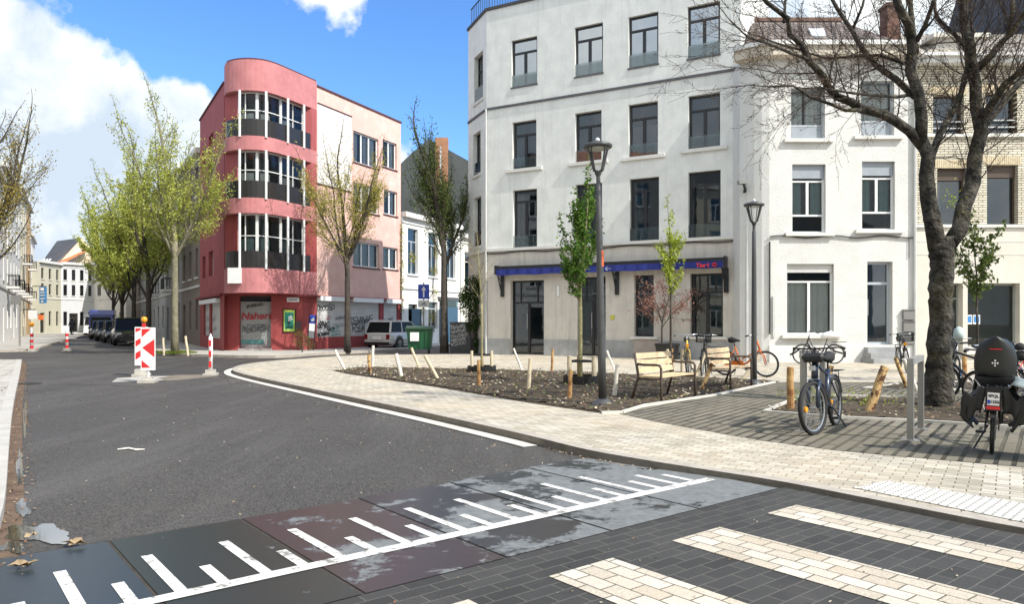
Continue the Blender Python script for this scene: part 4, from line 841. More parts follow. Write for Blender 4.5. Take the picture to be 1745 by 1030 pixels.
mb = MB(); r = FR_.rect(541, 190, 598, 316); FR_.box(mb, .05, r[1], r[2] - .1, r[3] + .05, -.01, .025); mb.build('white_wall_panel', mat('panel_white', (.78, .75, .74), .85, .06, 1.5, coord='World', stain=((.62, .52, .52), .5, True)), pk_)
r = FR_.rect(541, 190, 598, 316)
for z_ in (r[3] + .055, r[2] - .155): mb = MB(); FR_.box(mb, .03, r[1] + .05, z_, z_ + .05, -.01, .06); mb.build('panel_trim', cap_m, pk_)
for h in r_h: window(pk_, FR_, h, white_f, gl_clear, .12, .075, None, (.36, .66) if h[1] - h[0] > 1.8 else (.5,), sill=(.06, .07, .05), sm=cap_m, cur=[(.03, .97, .02, .98, cur_w)] if h[2] < 7 else [(.03, .30, .02, .98, cur_w), (.5, .97, .02, .98, cur_w)])
mb = MB(); FR_.box(mb, .3, FR_.L - .3, .2, 13.2, -1.5, -1.4); FL.box(mb, .3, FL.L - 2.3, .2, 12.6, -1.4, -1.3); mb.build('interior', MT['room_grey'], pk_)
# recessed glazing of the loggias
dk = mat('smoked_panel', (.022, .020, .020), .35, .1, 2); gi_ = offs(outer[2:-5], .0)
def inset(P, d):
    return offs(P, -d)
for fl in range(3):
    zf, zc = ZB[fl][1], ZB[fl + 1][0]
    # balustrade panels on the outer curve
    mb = MB(); P = offs(outer[:-1], -.06); 
    for i in range(len(P) - 1):
        a, b = P[i], P[i + 1]; n = Vector(((b - a).y, -(b - a).x)).normalized() * .02; mb.hexa([(a.x, a.y, zf - .02), (b.x, b.y, zf - .02), (b.x + n.x, b.y + n.y, zf - .02), (a.x + n.x, a.y + n.y, zf - .02), (a.x, a.y, zf + .80), (b.x, b.y, zf + .80), (b.x + n.x, b.y + n.y, zf + .80), (a.x + n.x, a.y + n.y, zf + .80)])
    mb.build('balustrade', dk, pk_)
    Q = offs(outer[3:-3], -.34)
    fm = MB(); gm2 = MB(); 
    for i in range(len(Q)):
        if i in (0, 2, 5, 8, 11, 14, len(Q) - 1): fm.bar((Q[i].x, Q[i].y, zf), (Q[i].x, Q[i].y, zc), .12 if i in (5, 11) else .05)
    zt = zf + (zc - zf) * .60
    for a, b in zip(Q[:-1], Q[1:]):
        for z, h_ in ((zf + .05, .1), (zt, .04), (zc - .03, .06)): fm.bar((a.x, a.y, z), (b.x, b.y, z), .08, h_)
        gm2.poly([(a.x, a.y, zf), (b.x, b.y, zf), (b.x, b.y, zc), (a.x, a.y, zc)])
    w_ = fm.build('window', white_f, pk_); gm2.build('pane', gl_clear, w_)
    Q2 = offs(outer[4:-7], -1.5); im = MB()
    for a, b in zip(Q2[:-1], Q2[1:]): im.poly([(a.x, a.y, zf), (b.x, b.y, zf), (b.x, b.y, zc), (a.x, a.y, zc)])
    im.build('interior', interior, w_)
    cm = MB()
    for i0, i1 in ((0, 4), (6, 9), (11, 15)):
        QQ = offs(outer[3:-3], -.46)[i0:i1 + 1]
        for a, b in zip(QQ[:-1], QQ[1:]): cm.poly([(a.x, a.y, zf + .05), (b.x, b.y, zf + .05), (b.x, b.y, zt - .1), (a.x, a.y, zt - .1)])
    cm.build('curtain', cur_g if fl == 0 else cur_w, w_)
    # red end walls of the loggia
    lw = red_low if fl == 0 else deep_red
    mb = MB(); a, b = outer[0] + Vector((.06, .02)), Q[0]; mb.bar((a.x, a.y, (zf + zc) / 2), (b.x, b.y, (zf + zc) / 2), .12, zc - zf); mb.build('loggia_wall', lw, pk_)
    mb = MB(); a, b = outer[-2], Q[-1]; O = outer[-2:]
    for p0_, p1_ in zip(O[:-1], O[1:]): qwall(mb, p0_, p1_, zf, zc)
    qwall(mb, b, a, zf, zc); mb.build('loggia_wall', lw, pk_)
    # white posts
    for px in (409, 453.5, 490, 517):
        best = min(range(len(outer) - 1), key=lambda i: abs((outer[i].x / outer[i].y * F + CX) - px)); p = outer[best]; p = opx(px)
        # the exact crossing
        for i in range(len(outer) - 1):
            xa_, xb_ = outer[i].x / outer[i].y * F + CX, outer[i + 1].x / outer[i + 1].y * F + CX
            if (xa_ - px) * (xb_ - px) <= 0 and xa_ != xb_: p = outer[i].lerp(outer[i + 1], (px - xa_) / (xb_ - xa_)); break
        mb = MB(); d_ = (p - Vector((-12, 36.5))).normalized() * .03; mb.tube([(p.x + d_.x, p.y + d_.y, zf - .05), (p.x + d_.x, p.y + d_.y, zc)], .06, 8); mb.build('post', white_f, pk_)
# corner ground floor: chamfer with roller-shutter door
GA = Vector((X2(388, 36.0), 36.0)); GB = Vector((X2(516, 36.55), 36.55)); GF = Fr(GA, GB)
dh = GF.rect(408, 512, 462, 599); dh[2] = PZ + .12; dh[3] = 2.8
mb = MB(); GF.wall(mb, PZ - .1, 2.86, [dh], dep=.35); q = FL.p(FL.L - .9, 0); qwall(mb, (q.x, q.y), GA, PZ - .1, 2.86); qwall(mb, GB, R0, PZ - .1, 2.86)
mb.build('corner_wall', red_low, pk_)
shm = mat('roller_shutter', (.33, .345, .34), .5, .12, 1.5, coord='World', stain=((.20, .25, .26), .5, False)); shw = mat('white_shutter', (.62, .62, .60), .55, .06, 1, coord='World', stain=((.45, .45, .44), .5, True))
def shutter(fr, h, m, d, slat=.085, name='roller_shutter', top=0):
    mb = MB(); z = h[2]
    while z < h[3] - top - .01:
        z1 = min(z + slat, h[3] - top); a, b = h[0] + .01, h[1] - .01
        mb.poly([fr.p(a, z, d), fr.p(b, z, d), fr.p(b, z + slat * .75, d + .018), fr.p(a, z + slat * .75, d + .018)]); mb.poly([fr.p(a, z + slat * .75, d + .018), fr.p(b, z + slat * .75, d + .018), fr.p(b, z1, d), fr.p(a, z1, d)]); z = z1
    return mb.build(name, m, pk_)
sh_door = shutter(GF, dh, shm, -.25, .11, top=.35)
mb = MB(); GF.box(mb, dh[0], dh[1], dh[3] - .35, dh[3], -.33, -.28); mb.build('shutter_recess', interior, pk_)
mb = MB(); GF.box(mb, dh[0] - .05, dh[1] + .05, PZ - .02, PZ + .11, -.3, .12); mb.build('doorstep', blue_st, pk_)
shs = [shutter(FR_, h, shw, -.07, .07) for h in s_h]; 
for h in ([1.4, 3.3, .75, 2.5], [3.7, 6.6, .65, 2.5]): shs.append(shutter(FL, h, shw, -.1, .07))
mb = MB()
for h in s_h: FR_.box(mb, h[0] - .03, h[1] + .03, h[3] - .04, h[3] + .2, .0, .26)
FL.box(mb, 1.3, 6.7, 2.45, 2.66, .0, .24); mb.build('shutter_box', white_f, pk_)
mb = MB(); q = FL.p(FL.L - .9, 0); lp = [FL.p(-.05, 0), FL.p(FL.L, 0), Vector((GA.x, GA.y, 0)) ]
led = [Vector(FL.p(0, 0)[:2]), Vector(FL.p(FL.L - .3, 0)[:2]), GA + Vector((0, -.05)), GB + Vector((.1, -.05)), R0, Vector(FR_.p(FR_.L, 0)[:2])]
poly_box(mb, led, 2.76, 2.85, .24); mb.build('ledge', mat('ledge_red', (.24, .05, .05), .9, .4, 6, coord='World'), pk_)
mb = MB(); led2 = [Vector(FL.p(0, 0)[:2]), Vector(FL.p(FL.L - .3, 0)[:2]), K0 + Vector((.2, -.1)), Vector((-12.3, 34.25)), Vector((-11.1, 34.8)), R0]; 
mb.poly([(p.x, p.y, 2.858) for p in led2 + [Vector((-10, 38.5)), Vector((-13.5, 38))]]); mb.build('soffit', red_low, pk_)
mb = MB(); k = AT(405, 470, 34.6); mb.bar((k.x - .1, k.y - .12, k.z - .38), (k.x - .1, k.y - .12, k.z + .35), .1, .75, up=(0, 1, 0)); 
sgn = MB(); sgn.box(k.x - .32, k.x + .3, 34.2, 34.34, k.z - .38, k.z + .34); sgn.build('blank_light_box', white_f, pk_, label='blank white box sign')
mb = MB(); q = GF.rect(482, 527, 504, 567); GF.box(mb, q[0], q[1], q[2], q[3], .01, .05); pf = mb.build('poster_frame', black_f, pk_)
mb = MB(); GF.box(mb, q[0] + .05, q[1] - .05, q[2] + .05, q[3] - .05, .052, .056); mb.build('poster', mat('poster_yellowgreen', (.45, .58, .10), .6, .05), pf)
mb = MB(); GF.box(mb, q[0] + .1, q[1] - .1, q[2] + .17, q[3] - .17, .058, .062); mb.build('poster_picture', mat('poster_green', (.02, .26, .19), .6, .35, 3), pf)
mb = MB(); um, zm = (q[0] + q[1]) / 2, (q[2] + q[3]) / 2
for (a, b, w_) in (((um + .0, zm - .05), (um + .0, zm + .2), .05), ((um + .08, zm + .0), (um + .08, zm + .26), .04), ((um + .14, zm + .05), (um + .13, zm + .22), .04)): ribbon(mb, GF, [a, b], w_, .064)
mb.build('poster_figure', white_t, pf); mb = MB()
ribbon(mb, GF, [(um - .12, zm - .32), (um + .12, zm - .32)], .07, .064); ribbon(mb, GF, [(um - .1, zm - .12), (um + .02, zm - .04), (um - .02, zm - .2)], .05, .064); mb.build('poster_figure', black_f, pf)
mb = MB(); q = GF.rect(489, 507.5, 510, 515); GF.box(mb, q[0], q[1], q[2], q[3], .01, .03); sp_ = mb.build('street_name_plate', white_f, pk_)
mb = MB(); zq = (q[2] + q[3]) / 2; uq = q[0] + .1
for k in range(9): ribbon(mb, GF, [(uq + k * .045, zq), (uq + k * .045 + .028, zq + (.012 if k % 2 else 0))], .04, .034)
mb.build('plate_print', black_f, sp_)
mb = MB(); q = GF.rect(504.5, 548, 514, 561); GF.box(mb, q[0], q[1] - .02, q[2], q[3], .01, .2); mb.build('letter_box', mat('mailbox_dark', (.06, .055, .055), .5), pk_)
# graffiti tags on the shutters
def tagline(mb, fr, u0, z0, n, w, h, th, seed, d, sk=.2, lean=.0):
    r = random.Random(seed); u = u0
    for i in range(n):
        cw = w * r.uniform(.6, 1.1); ch = h * r.uniform(.7, 1.15); kind = r.randrange(5); P = []
        if kind == 0: P = [(0, 0), (0, ch), (cw * .7, ch * .9), (cw * .7, ch * .5), (0, ch * .45), (cw * .8, 0)]
        elif kind == 1: P = [(cw * .4 + cw * .4 * math.cos(a), ch * .5 + ch * .45 * math.sin(a)) for a in [x * .55 for x in range(12)]]
        elif kind == 2: P = [(0, ch), (cw * .15, 0), (cw * .4, ch * .6), (cw * .65, 0), (cw * .8, ch)]
        elif kind == 3: P = [(cw * .8, ch), (0, ch * .9), (cw * .05, ch * .5), (cw * .7, ch * .5), (cw * .75, 0), (0, ch * .05)]
        else: P = [(0, ch * .1), (cw * .2, ch), (cw * .45, ch * .3), (cw * .5, ch * .8), (cw * .85, 0), (cw * 1.1, ch * .2)]
        P = [(u + x + lean * y + r.uniform(-.01, .01), z0 + y + i * sk * .1 + r.uniform(-.01, .01)) for x, y in P]
        ribbon(mb, fr, P, th, d + i * .0007); u += cw * .95
gb = mat('spray_black', (.02, .02, .025), .6); gr = mat('spray_red', (.42, .02, .03), .6); gt = mat('spray_teal', (.03, .36, .36), .6); gg = mat('spray_grey', (.11, .115, .12), .6)
def tg(fr, m, *a, par=None):
    mb = MB(); tagline(mb, fr, *a); mb.build('graffiti_tag', m, par or pk_)
u0, u1 = dh[0], dh[1]
text('Nahers', .50, gr, sh_door, GF.p((u0 + u1) / 2 + .03, 1.78, -.20), (GF.u.x, GF.u.y, .03), (.05, 0, 1), 'graffiti_tag', bold=.008, shear=.1)
tg(GF, gb, u0 + .3, 2.18, 7, .14, .16, .02, 3, -.20, par=sh_door); tg(GF, gg, u0 + .1, .95, 6, .26, .36, .03, 5, -.20, par=sh_door); tg(GF, gg, u0 + .2, 1.0, 5, .26, .3, .02, 15, -.19, par=sh_door)
mb = MB(); GF.box(mb, u0 + .05, u0 + 1.1, .42, .62, -.215, -.213); mb.build('graffiti_tag', mat('spray_teal_dull', (.10, .27, .27), .6, .3, 6), sh_door)
a0 = s_h[0][0]
tg(FR_, gb, a0 + .08, 2.05, 6, .30, .30, .035, 8, -.035, par=shs[0]); tg(FR_, gb, a0 + .1, 1.15, 5, .24, .34, .045, 9, -.035, par=shs[0]); tg(FR_, gb, a0 + .8, 1.0, 4, .22, .2, .03, 19, -.035, par=shs[0])
tg(FR_, gg, a0 + 1.5, 1.6, 6, .22, .18, .018, 10, -.035, par=shs[0]); tg(FR_, gg, a0 + 1.3, 1.2, 6, .25, .2, .015, 20, -.035, par=shs[0]); tg(FR_, gt, a0 + 1.15, .78, 3, .3, .42, .035, 11, -.035, par=shs[0]); tg(FR_, gr, a0 + .8, 1.6, 2, .22, .26, .016, 12, -.035, par=shs[0]); tg(FR_, gb, a0 + .1, .75, 5, .26, .18, .05, 21, -.035, par=shs[0])
a1 = s_h[1][0]; tg(FR_, gb, a1 + .1, 1.35, 7, .34, .42, .04, 13, -.035, par=shs[1]); tg(FR_, gb, a1 + .25, .95, 4, .36, .45, .04, 23, -.035, par=shs[1])
a2 = s_h[2][0]; tg(FR_, gb, a2 + .12, 1.3, 4, .32, .36, .045, 14, -.035, par=shs[2])
for k, s_ in ((3, 31), (4, 32)):
    hh = ([1.4, 3.3], [3.7, 6.6])[k - 3]; tg(FL, gg, hh[0] + .2, 1.5, 5, .3, .28, .02, s_, -.06, par=shs[k]); tg(FL, gg, hh[0] + .3, 1.0, 5, .3, .24, .02, s_ + 5, -.06, par=shs[k])
# ---------------------------------------------------------------- generic row house
def row_house(name, label, p0, p1, hgt, floors, n, wm, cat='house', fm=white_f, gf=3.6, roof='flat', rm=None, win=(.95, 1.7), base_m=None, balc=None, depth=9, cor=True, shop=False, sillm=None, group=None, z0=PZ, door=0, arch=False):
    fr = Fr(p0, p1); c = fr.p(fr.L / 2, z0, -2); rt = thing(name, label, cat, tuple(c), group); L_ = fr.L; holes = []; wins = []
    fh = (hgt - gf - .5) / max(1, floors - 1)
    for f in range(floors - 1):
        for i in range(n):
            u = L_ * (i + .5) / n; zb = gf + fh * f + fh * .22; h = [u - win[0] / 2, u + win[0] / 2, zb, min(zb + win[1], gf + fh * (f + 1) - .15)]; holes.append(h); wins.append(h)
    gh = []
    for i in range(n):
        u = L_ * (i + .5) / n
        if i == door: h = [u - .5, u + .5, z0 + .1, z0 + 2.5]
        elif shop: h = [u - L_ / n * .40, u + L_ / n * .40, z0 + .5, z0 + 2.7]
        else: h = [u - win[0] / 2, u + win[0] / 2, z0 + .95, z0 + 2.7]
        gh.append(h)
    mb = MB(); fr.wall(mb, gf, hgt, holes, dep=.22); fr.wall(mb, z0 - .3, gf, gh, dep=.25, m=1)
    bl, br_ = fr.p(0, 0, -depth), fr.p(L_, 0, -depth); qwall(mb, bl, fr.p(0, 0), z0 - .3, hgt); qwall(mb, fr.p(L_, 0), br_, z0 - .3, hgt); qwall(mb, br_, bl, z0 - .3, hgt)
    mb.build('wall', [wm, base_m or wm], rt)
    for h in wins: window(rt, fr, h, fm, gl_dark, .14, .06, .28, (.5,), sill=(.08, .1, .08), sm=sillm or sill_m)
    for i, h in enumerate(gh): window(rt, fr, h, fm if i != door else brown_f, gl_dark, .16, .07, .25, () if i == door or shop else (.5,), name='door' if i == door else 'window')
    mb = MB(); fr.box(mb, .1, L_ - .1, z0, hgt - .1, -1.5, -1.4); mb.build('interior', interior, rt)
    for nm_, a_, b_, c_, d_ in (('cornice', hgt - .05, hgt + .25, -.1, .3), ('moulding', hgt - .4, hgt - .3, -.01, .06), ('string_course', gf - .1, gf + .03, -.01, .07)): mb = MB(); fr.box(mb, 0, L_, a_, b_, c_, d_); mb.build(nm_, sillm or sill_m, rt)
    if roof == 'flat': mb = MB(); mb.poly([fr.p(0, hgt + .02), fr.p(L_, hgt + .02), (br_.x, br_.y, hgt + .02), (bl.x, bl.y, hgt + .02)]); mb.build('roof', dark_roof, rt)
    else:
        rh = roof; mb = MB(); a, b = fr.p(0, hgt + .2, .15), fr.p(L_, hgt + .2, .15); c1, c2 = fr.p(0, hgt + rh, -depth / 2), fr.p(L_, hgt + rh, -depth / 2); d1, d2 = fr.p(0, hgt + .2, -depth), fr.p(L_, hgt + .2, -depth)
        mb.poly([a, b, c2, c1]); mb.poly([c1, c2, d2, d1]); mb.build('roof', rm or dark_roof, rt)
        mb = MB(); mb.poly([a, c1, d1]); mb.poly([b, d2, c2]); mb.build('gable', wm, rt)
        ch = MB(); q = fr.p(L_ * .12, 0, -depth / 2); ch.box(q.x - .3, q.x + .3, q.y - .3, q.y + .3, hgt + rh - .8, hgt + rh + 1.0); ch.build('chimney', MT['red_brick'], rt)
    if balc:
        for (i, f) in balc:
            u = L_ * (i + .5) / n; zb = gf + fh * f + .05; k = MB(); fr.box(k, u - .9, u + .9, zb, zb + .15, 0, .75); bo = k.build('balcony', sillm or sill_m, rt); k = MB()
            for j in range(13): q = u - .85 + j * .14; k.bar(fr.p(q, zb + .15, .7), fr.p(q, zb + .95, .7), .03)
            for dd in (.1, .3, .5): k.bar(fr.p(u - .85, zb + .15, dd), fr.p(u - .85, zb + .95, dd), .03); k.bar(fr.p(u + .85, zb + .15, dd), fr.p(u + .85, zb + .95, dd), .03)
            k.bar(fr.p(u - .88, zb + .95, .7), fr.p(u + .88, zb + .95, .7), .05); k.bar(fr.p(u - .88, zb + .95, 0), fr.p(u - .88, zb + .95, .7), .05); k.bar(fr.p(u + .88, zb + .95, 0), fr.p(u + .88, zb + .95, .7), .05)
            k.build('railing', black_f, bo)
    return rt, fr
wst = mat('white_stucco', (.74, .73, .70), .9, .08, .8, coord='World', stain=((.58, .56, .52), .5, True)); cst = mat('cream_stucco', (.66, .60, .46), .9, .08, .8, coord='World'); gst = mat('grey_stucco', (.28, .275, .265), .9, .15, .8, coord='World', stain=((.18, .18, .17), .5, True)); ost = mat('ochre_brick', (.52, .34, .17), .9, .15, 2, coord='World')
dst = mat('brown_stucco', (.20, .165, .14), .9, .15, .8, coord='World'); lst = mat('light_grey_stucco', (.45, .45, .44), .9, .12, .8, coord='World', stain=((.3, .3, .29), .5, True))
sd_ = Vector((-.601, 1)); 
def LP(c, Y): return Vector((c - .601 * Y, Y))
left = [(27, 37, 11.0, wst, 'white stucco house nearest on the left street side, half hidden by branches', 3, []), (37, 47.5, 10.4, wst, 'white house with dark shopfront band at the left edge', 3, []), (47.5, 57, 11.6, wst, 'white house with a carved bay, second along the left street side', 3, [(1, 0)]), (57, 66, 12.4, wst, 'white balconied house halfway along the left row', 3, [(0, 0), (2, 0)]), (66, 76, 13.6, cst, 'cream house with dark bay balconies before the ochre house', 3, [(1, 0), (1, 1)]), (76, 85, 14.0, ost, 'ochre and brick house with white window frames near the street end', 3, [(1, 0), (1, 1)]), (85, 95, 11.5, wst, 'low pale house last in the left row beside the blue banner', 3, [])]
for y0, y1, hh, wm, lb, n, bal in left:
    row_house('row_house', lb, LP(-4.25, y0), LP(-4.25, y1), hh, 4 if hh > 11 else 3, n, wm, gf=3.8, balc=bal, roof=2.0 if hh > 11 else 'flat', sillm=sill_m if wm != ost else wst, win=(1.0, 1.9), group=None)
def RP(c, Y): return Vector((c - .601 * Y, Y))
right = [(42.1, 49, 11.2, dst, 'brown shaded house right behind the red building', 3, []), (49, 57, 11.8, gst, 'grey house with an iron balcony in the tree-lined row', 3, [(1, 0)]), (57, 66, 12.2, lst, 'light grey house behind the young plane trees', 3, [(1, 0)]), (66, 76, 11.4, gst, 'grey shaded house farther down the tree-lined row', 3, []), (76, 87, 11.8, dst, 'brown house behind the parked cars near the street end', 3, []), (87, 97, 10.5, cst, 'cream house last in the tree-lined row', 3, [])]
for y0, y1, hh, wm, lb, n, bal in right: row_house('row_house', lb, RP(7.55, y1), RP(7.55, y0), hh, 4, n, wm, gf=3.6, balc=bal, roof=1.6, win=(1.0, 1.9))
# end of the street
Ye = 93; xe = lambda px, Y=Ye: (px - CX) / F * Y
zt = lambda py, Y=Ye: H + (HY - py) / F * Y
row_house('end_house', 'cream house with dark slate roof closing the far street', (xe(66, 88), 88), (xe(104), Ye), zt(452), 3, 3, mat('pale_cream', (.52, .50, .40), .9, .06, .5, coord='World'), gf=4.4, win=(.62, 2.3), roof='flat', fm=black_f, door=0)
e2, fe2 = row_house('end_house', 'pale grey white corner house with narrow windows, closing the far street', (xe(104.3), Ye - .05), (xe(160, 96), 96), zt(450), 3, 4, mat('pale_grey', (.55, .56, .58), .9, .05, .5, coord='World'), gf=4.4, win=(.42, 2.1), roof='flat', fm=black_f, door=1)
row_house('end_house', 'bright white sunlit house behind the blue truck', (xe(160.2, 96), 96.0), (xe(215, 86), 86), zt(448, 93), 3, 3, wst, gf=4.4, win=(1.8, 2.0), roof='flat', fm=brown_f, door=2)
# roofs behind the end houses
rfh = thing('gabled_house', 'house with steep slate roof and pale gable above the street end', 'house', (xe(110), 100, PZ))
mb = MB(); A1, A2, A3 = AT(68, 452, 94), AT(104, 450, 94), AT(140, 405, 101); A4 = AT(97, 411, 106); mb.poly([A1, AT(92, 452, 94), A3, A4]); mb.build('roof', dark_roof, rfh)
mb = MB(); mb.poly([AT(92, 453, 95), AT(160, 452, 101), AT(158, 428, 101), AT(140, 404, 101.2)]); mb.build('gable', mat('gable_cream', (.62, .50, .36), .9, .1, .8, coord='World'), rfh)
mb = MB(); mb.poly([AT(92, 450, 94.4), AT(106, 450, 93.5), AT(150, 427, 99), AT(145, 426, 100)]); mb.build('lower_roof', mat('orange_tiles', (.62, .19, .07), .85, .2, 2, coord='World'), rfh)
mb = MB()
for x in (71, 76, 81): mb.poly([AT(x, 446, 93.8), AT(x + 3, 446, 93.8), AT(x + 7, 441, 94.2), AT(x + 4, 441, 94.2)])
mb.build('skylight', MT['skylight_glass'], rfh)
mb = MB(); mb.box(xe(66), xe(200), 101.5, 108, 0, zt(452, 101)); mb.build('wall', cst, rfh)
# ---------------------------------------------------------------- side street
SD = Vector((.42, .906)); S0 = R1 + Vector((.06, .12))
def SP(t): return S0 + SD.normalized() * t
sh1, sf1 = row_house('terraced_house', 'white house with tall grey windows and blue garage door in the side street', SP(0), SP(7.2), 7.9, 2, 3, mat('bright_white', (.80, .79, .76), .9, .05, .8, coord='World'), gf=3.6, win=(1.15, 2.9), fm=grey_f, roof='flat', door=0)
g0_ = [sf1.ray(722)[0], sf1.ray(752)[0]]
mb = MB(); sf1.box(mb, 4.4, 6.8, PZ, 2.5, .02, .06); gd = mb.build('garage_door', mat('door_blue', (.05, .11, .17), .5, .1, 2), sh1); mb = MB(); sf1.box(mb, 4.4, 6.8, 2.5, 2.95, .02, .05); mb.build('transom', gl_dark, gd); mb = MB(); sf1.box(mb, 4.2, 7.0, 2.96, 3.15, .0, .12); mb.build('lintel', MT['slate_band'], gd)
mb = MB(); sf1.box(mb, 1.0, 2.0, PZ, 2.3, .02, .06); mb.build('door', MT['door_blue'], sh1)
row_house('terraced_house', 'small pale house with a bay window at the end of the side street', SP(7.3), SP(13.5), 7.4, 2, 2, mat('pale_stone', (.66, .64, .56), .9, .06, .8, coord='World'), gf=3.2, win=(1.9, 2.4), roof='flat', door=0)
bw_ = Fr(SP(7.3), SP(13.5)); bt = [o for o in bpy.data.objects if o.name.startswith('terraced_house')][-1]
mb = MB(); bw_.box(mb, 1.6, 5.2, 3.0, 3.3, 0, .7); bw_.box(mb, 1.6, 5.2, 5.9, 6.1, 0, .75); 
for u in (1.65, 2.5, 3.4, 4.3, 5.15): mb.bar(bw_.p(u, 3.3, .66), bw_.p(u, 5.9, .66), .09)
mb.bar(bw_.p(1.65, 5.1, .66), bw_.p(5.15, 5.1, .66), .08); bo = mb.build('bay_window', white_f, bt); mb = MB(); mb.poly([bw_.p(1.6, 3.3, .62), bw_.p(5.2, 3.3, .62), bw_.p(5.2, 5.9, .62), bw_.p(1.6, 5.9, .62)]); mb.build('pane', gl_dark, bo)
gb_ = thing('gable_building', 'tall dark slate clad gable rising behind the side street', 'building', (-2, 62, PZ)); mb = MB(); Yg = 60
P_ = [AT(672, 600, Yg), AT(850, 600, Yg), AT(850, 300, Yg), AT(800, 275, Yg), AT(731, 237, Yg), AT(700, 262, Yg), AT(672, 290, Yg)]
i0 = [(p.x, p.z) for p in P_]
mb.poly([(x, Yg, z) for x, z in i0]); 
for (a, b) in zip(i0, i0[1:] + i0[:1]): mb.poly([(a[0], Yg, a[1]), (b[0], Yg, b[1]), (b[0], Yg + 9, b[1]), (a[0], Yg + 9, a[1])])
mb.build('wall', mat('slate_cladding', (.075, .085, .085), .85, .2, 1.0, coord='World'), gb_)
mb = MB(); q = AT(752, 240, 59.5); mb.box(q.x - .5, q.x + .5, 59.6, 60.5, q.z - 6, q.z + .3); q2 = AT(752, 300, 59.5); mb.build('chimney', mat('orange_brick', (.36, .18, .10), .9, .2, 2, coord='World'), gb_)
mb = MB(); mb.tube([(AT(750.5, 300, 59.4).x, 59.4, 3), (AT(750.5, 300, 59.4).x, 59.4, AT(750, 250, 59.4).z)], .07, 6); mb.build('flue', zinc, gb_)
dst2 = mat('tan_brick', (.36, .30, .23), .9, .15, 1, coord='World')
# houses outside the frame, seen only as reflections in the windows
for i, (a, b, hh, wm, lb) in enumerate((((2.5, -14), (-3.2, -3), 12.5, dst2, 'brown house left of the viewer, mirrored in the shop windows'), ((-3.3, -2.9), (-9.2, 7.6), 11.5, cst, 'cream house left of the viewer, mirrored in the windows'), ((-9.3, 7.7), (-14.6, 16.6), 13, gst, 'tall grey house left of the road, mirrored in the windows'), ((-14.7, 16.7), (-20.3, 26.6), 11.8, wst, 'white house left of the road, mirrored in the windows'), ((16, -32), (4, -32), 12, cst, 'cream house behind the viewer, mirrored in the windows'), ((28, -32), (16.1, -32), 13.5, wst, 'white house behind the viewer, mirrored in the windows'), ((41, -32), (28.1, -32), 12, lst, 'grey house behind the viewer, mirrored in the windows'))):
    a, b = Vector(a), Vector(b)
    if i < 4: a.x -= 3.2; b.x -= 3.2
    row_house('row_house', lb, a, b, hh, 4, 4, wm, roof=2.2, rm=MT['orange_tiles'] if i == 2 else dark_roof)
# ================================================================ TREES AND PLANTS
def leafmat(name, c1, c2, tr=.35):
    m = bpy.data.materials.new(name); m.use_nodes = True; nt = m.node_tree; nt.nodes.clear(); N = nt.nodes.new; L = nt.links.new
    g = N('ShaderNodeNewGeometry'); cr = N('ShaderNodeValToRGB'); cr.color_ramp.elements[0].color = (*c1, 1); cr.color_ramp.elements[1].color = (*c2, 1); L(g.outputs['Random Per Island'], cr.inputs[0])
    a = N('ShaderNodeBsdfDiffuse'); b = N('ShaderNodeBsdfTranslucent'); L(cr.outputs[0], a.inputs[0]); L(cr.outputs[0], b.inputs[0]); x = N('ShaderNodeMixShader'); x.inputs[0].default_value = tr; L(a.outputs[0], x.inputs[1]); L(b.outputs[0], x.inputs[2]); o = N('ShaderNodeOutputMaterial'); L(x.outputs[0], o.inputs[0]); return m
def barkmat(name, c1, c2, sc=6):
    m = mat(name, c1, .95, 0, sc, col2=c2, bump=.9, bscale=22); return m
bark = barkmat('bark_dark', (.035, .028, .022), (.085, .072, .06)); bark_y = barkmat('bark_plane', (.12, .11, .07), (.28, .26, .18)); bark_g = barkmat('bark_young', (.22, .20, .09), (.36, .33, .18))
bark_big = mat('bark_old', (.009, .008, .0065), .95, 0, 5.5, col2=(.12, .108, .088), bump=1.0, bscale=18, stain=((.085, .075, .014), .8, False), thr=(.40, .70), detail=12)
bark_big.node_tree.nodes['Bump'].inputs['Distance'].default_value = .06
def leaf(mb, p, s, rnd, mi=0, droop=0):
    a = Vector((rnd.gauss(0, 1), rnd.gauss(0, 1), rnd.gauss(0, .7))).normalized(); b = a.orthogonal().normalized(); c = a.cross(b); t = rnd.uniform(0, 6.28); b, c = b * math.cos(t) + c * math.sin(t), c * math.cos(t) - b * math.sin(t)
    s *= rnd.uniform(.6, 1.3); mb.poly([p - b * s, p - c * s * .5, p + b * s, p + c * s * .5], mi)
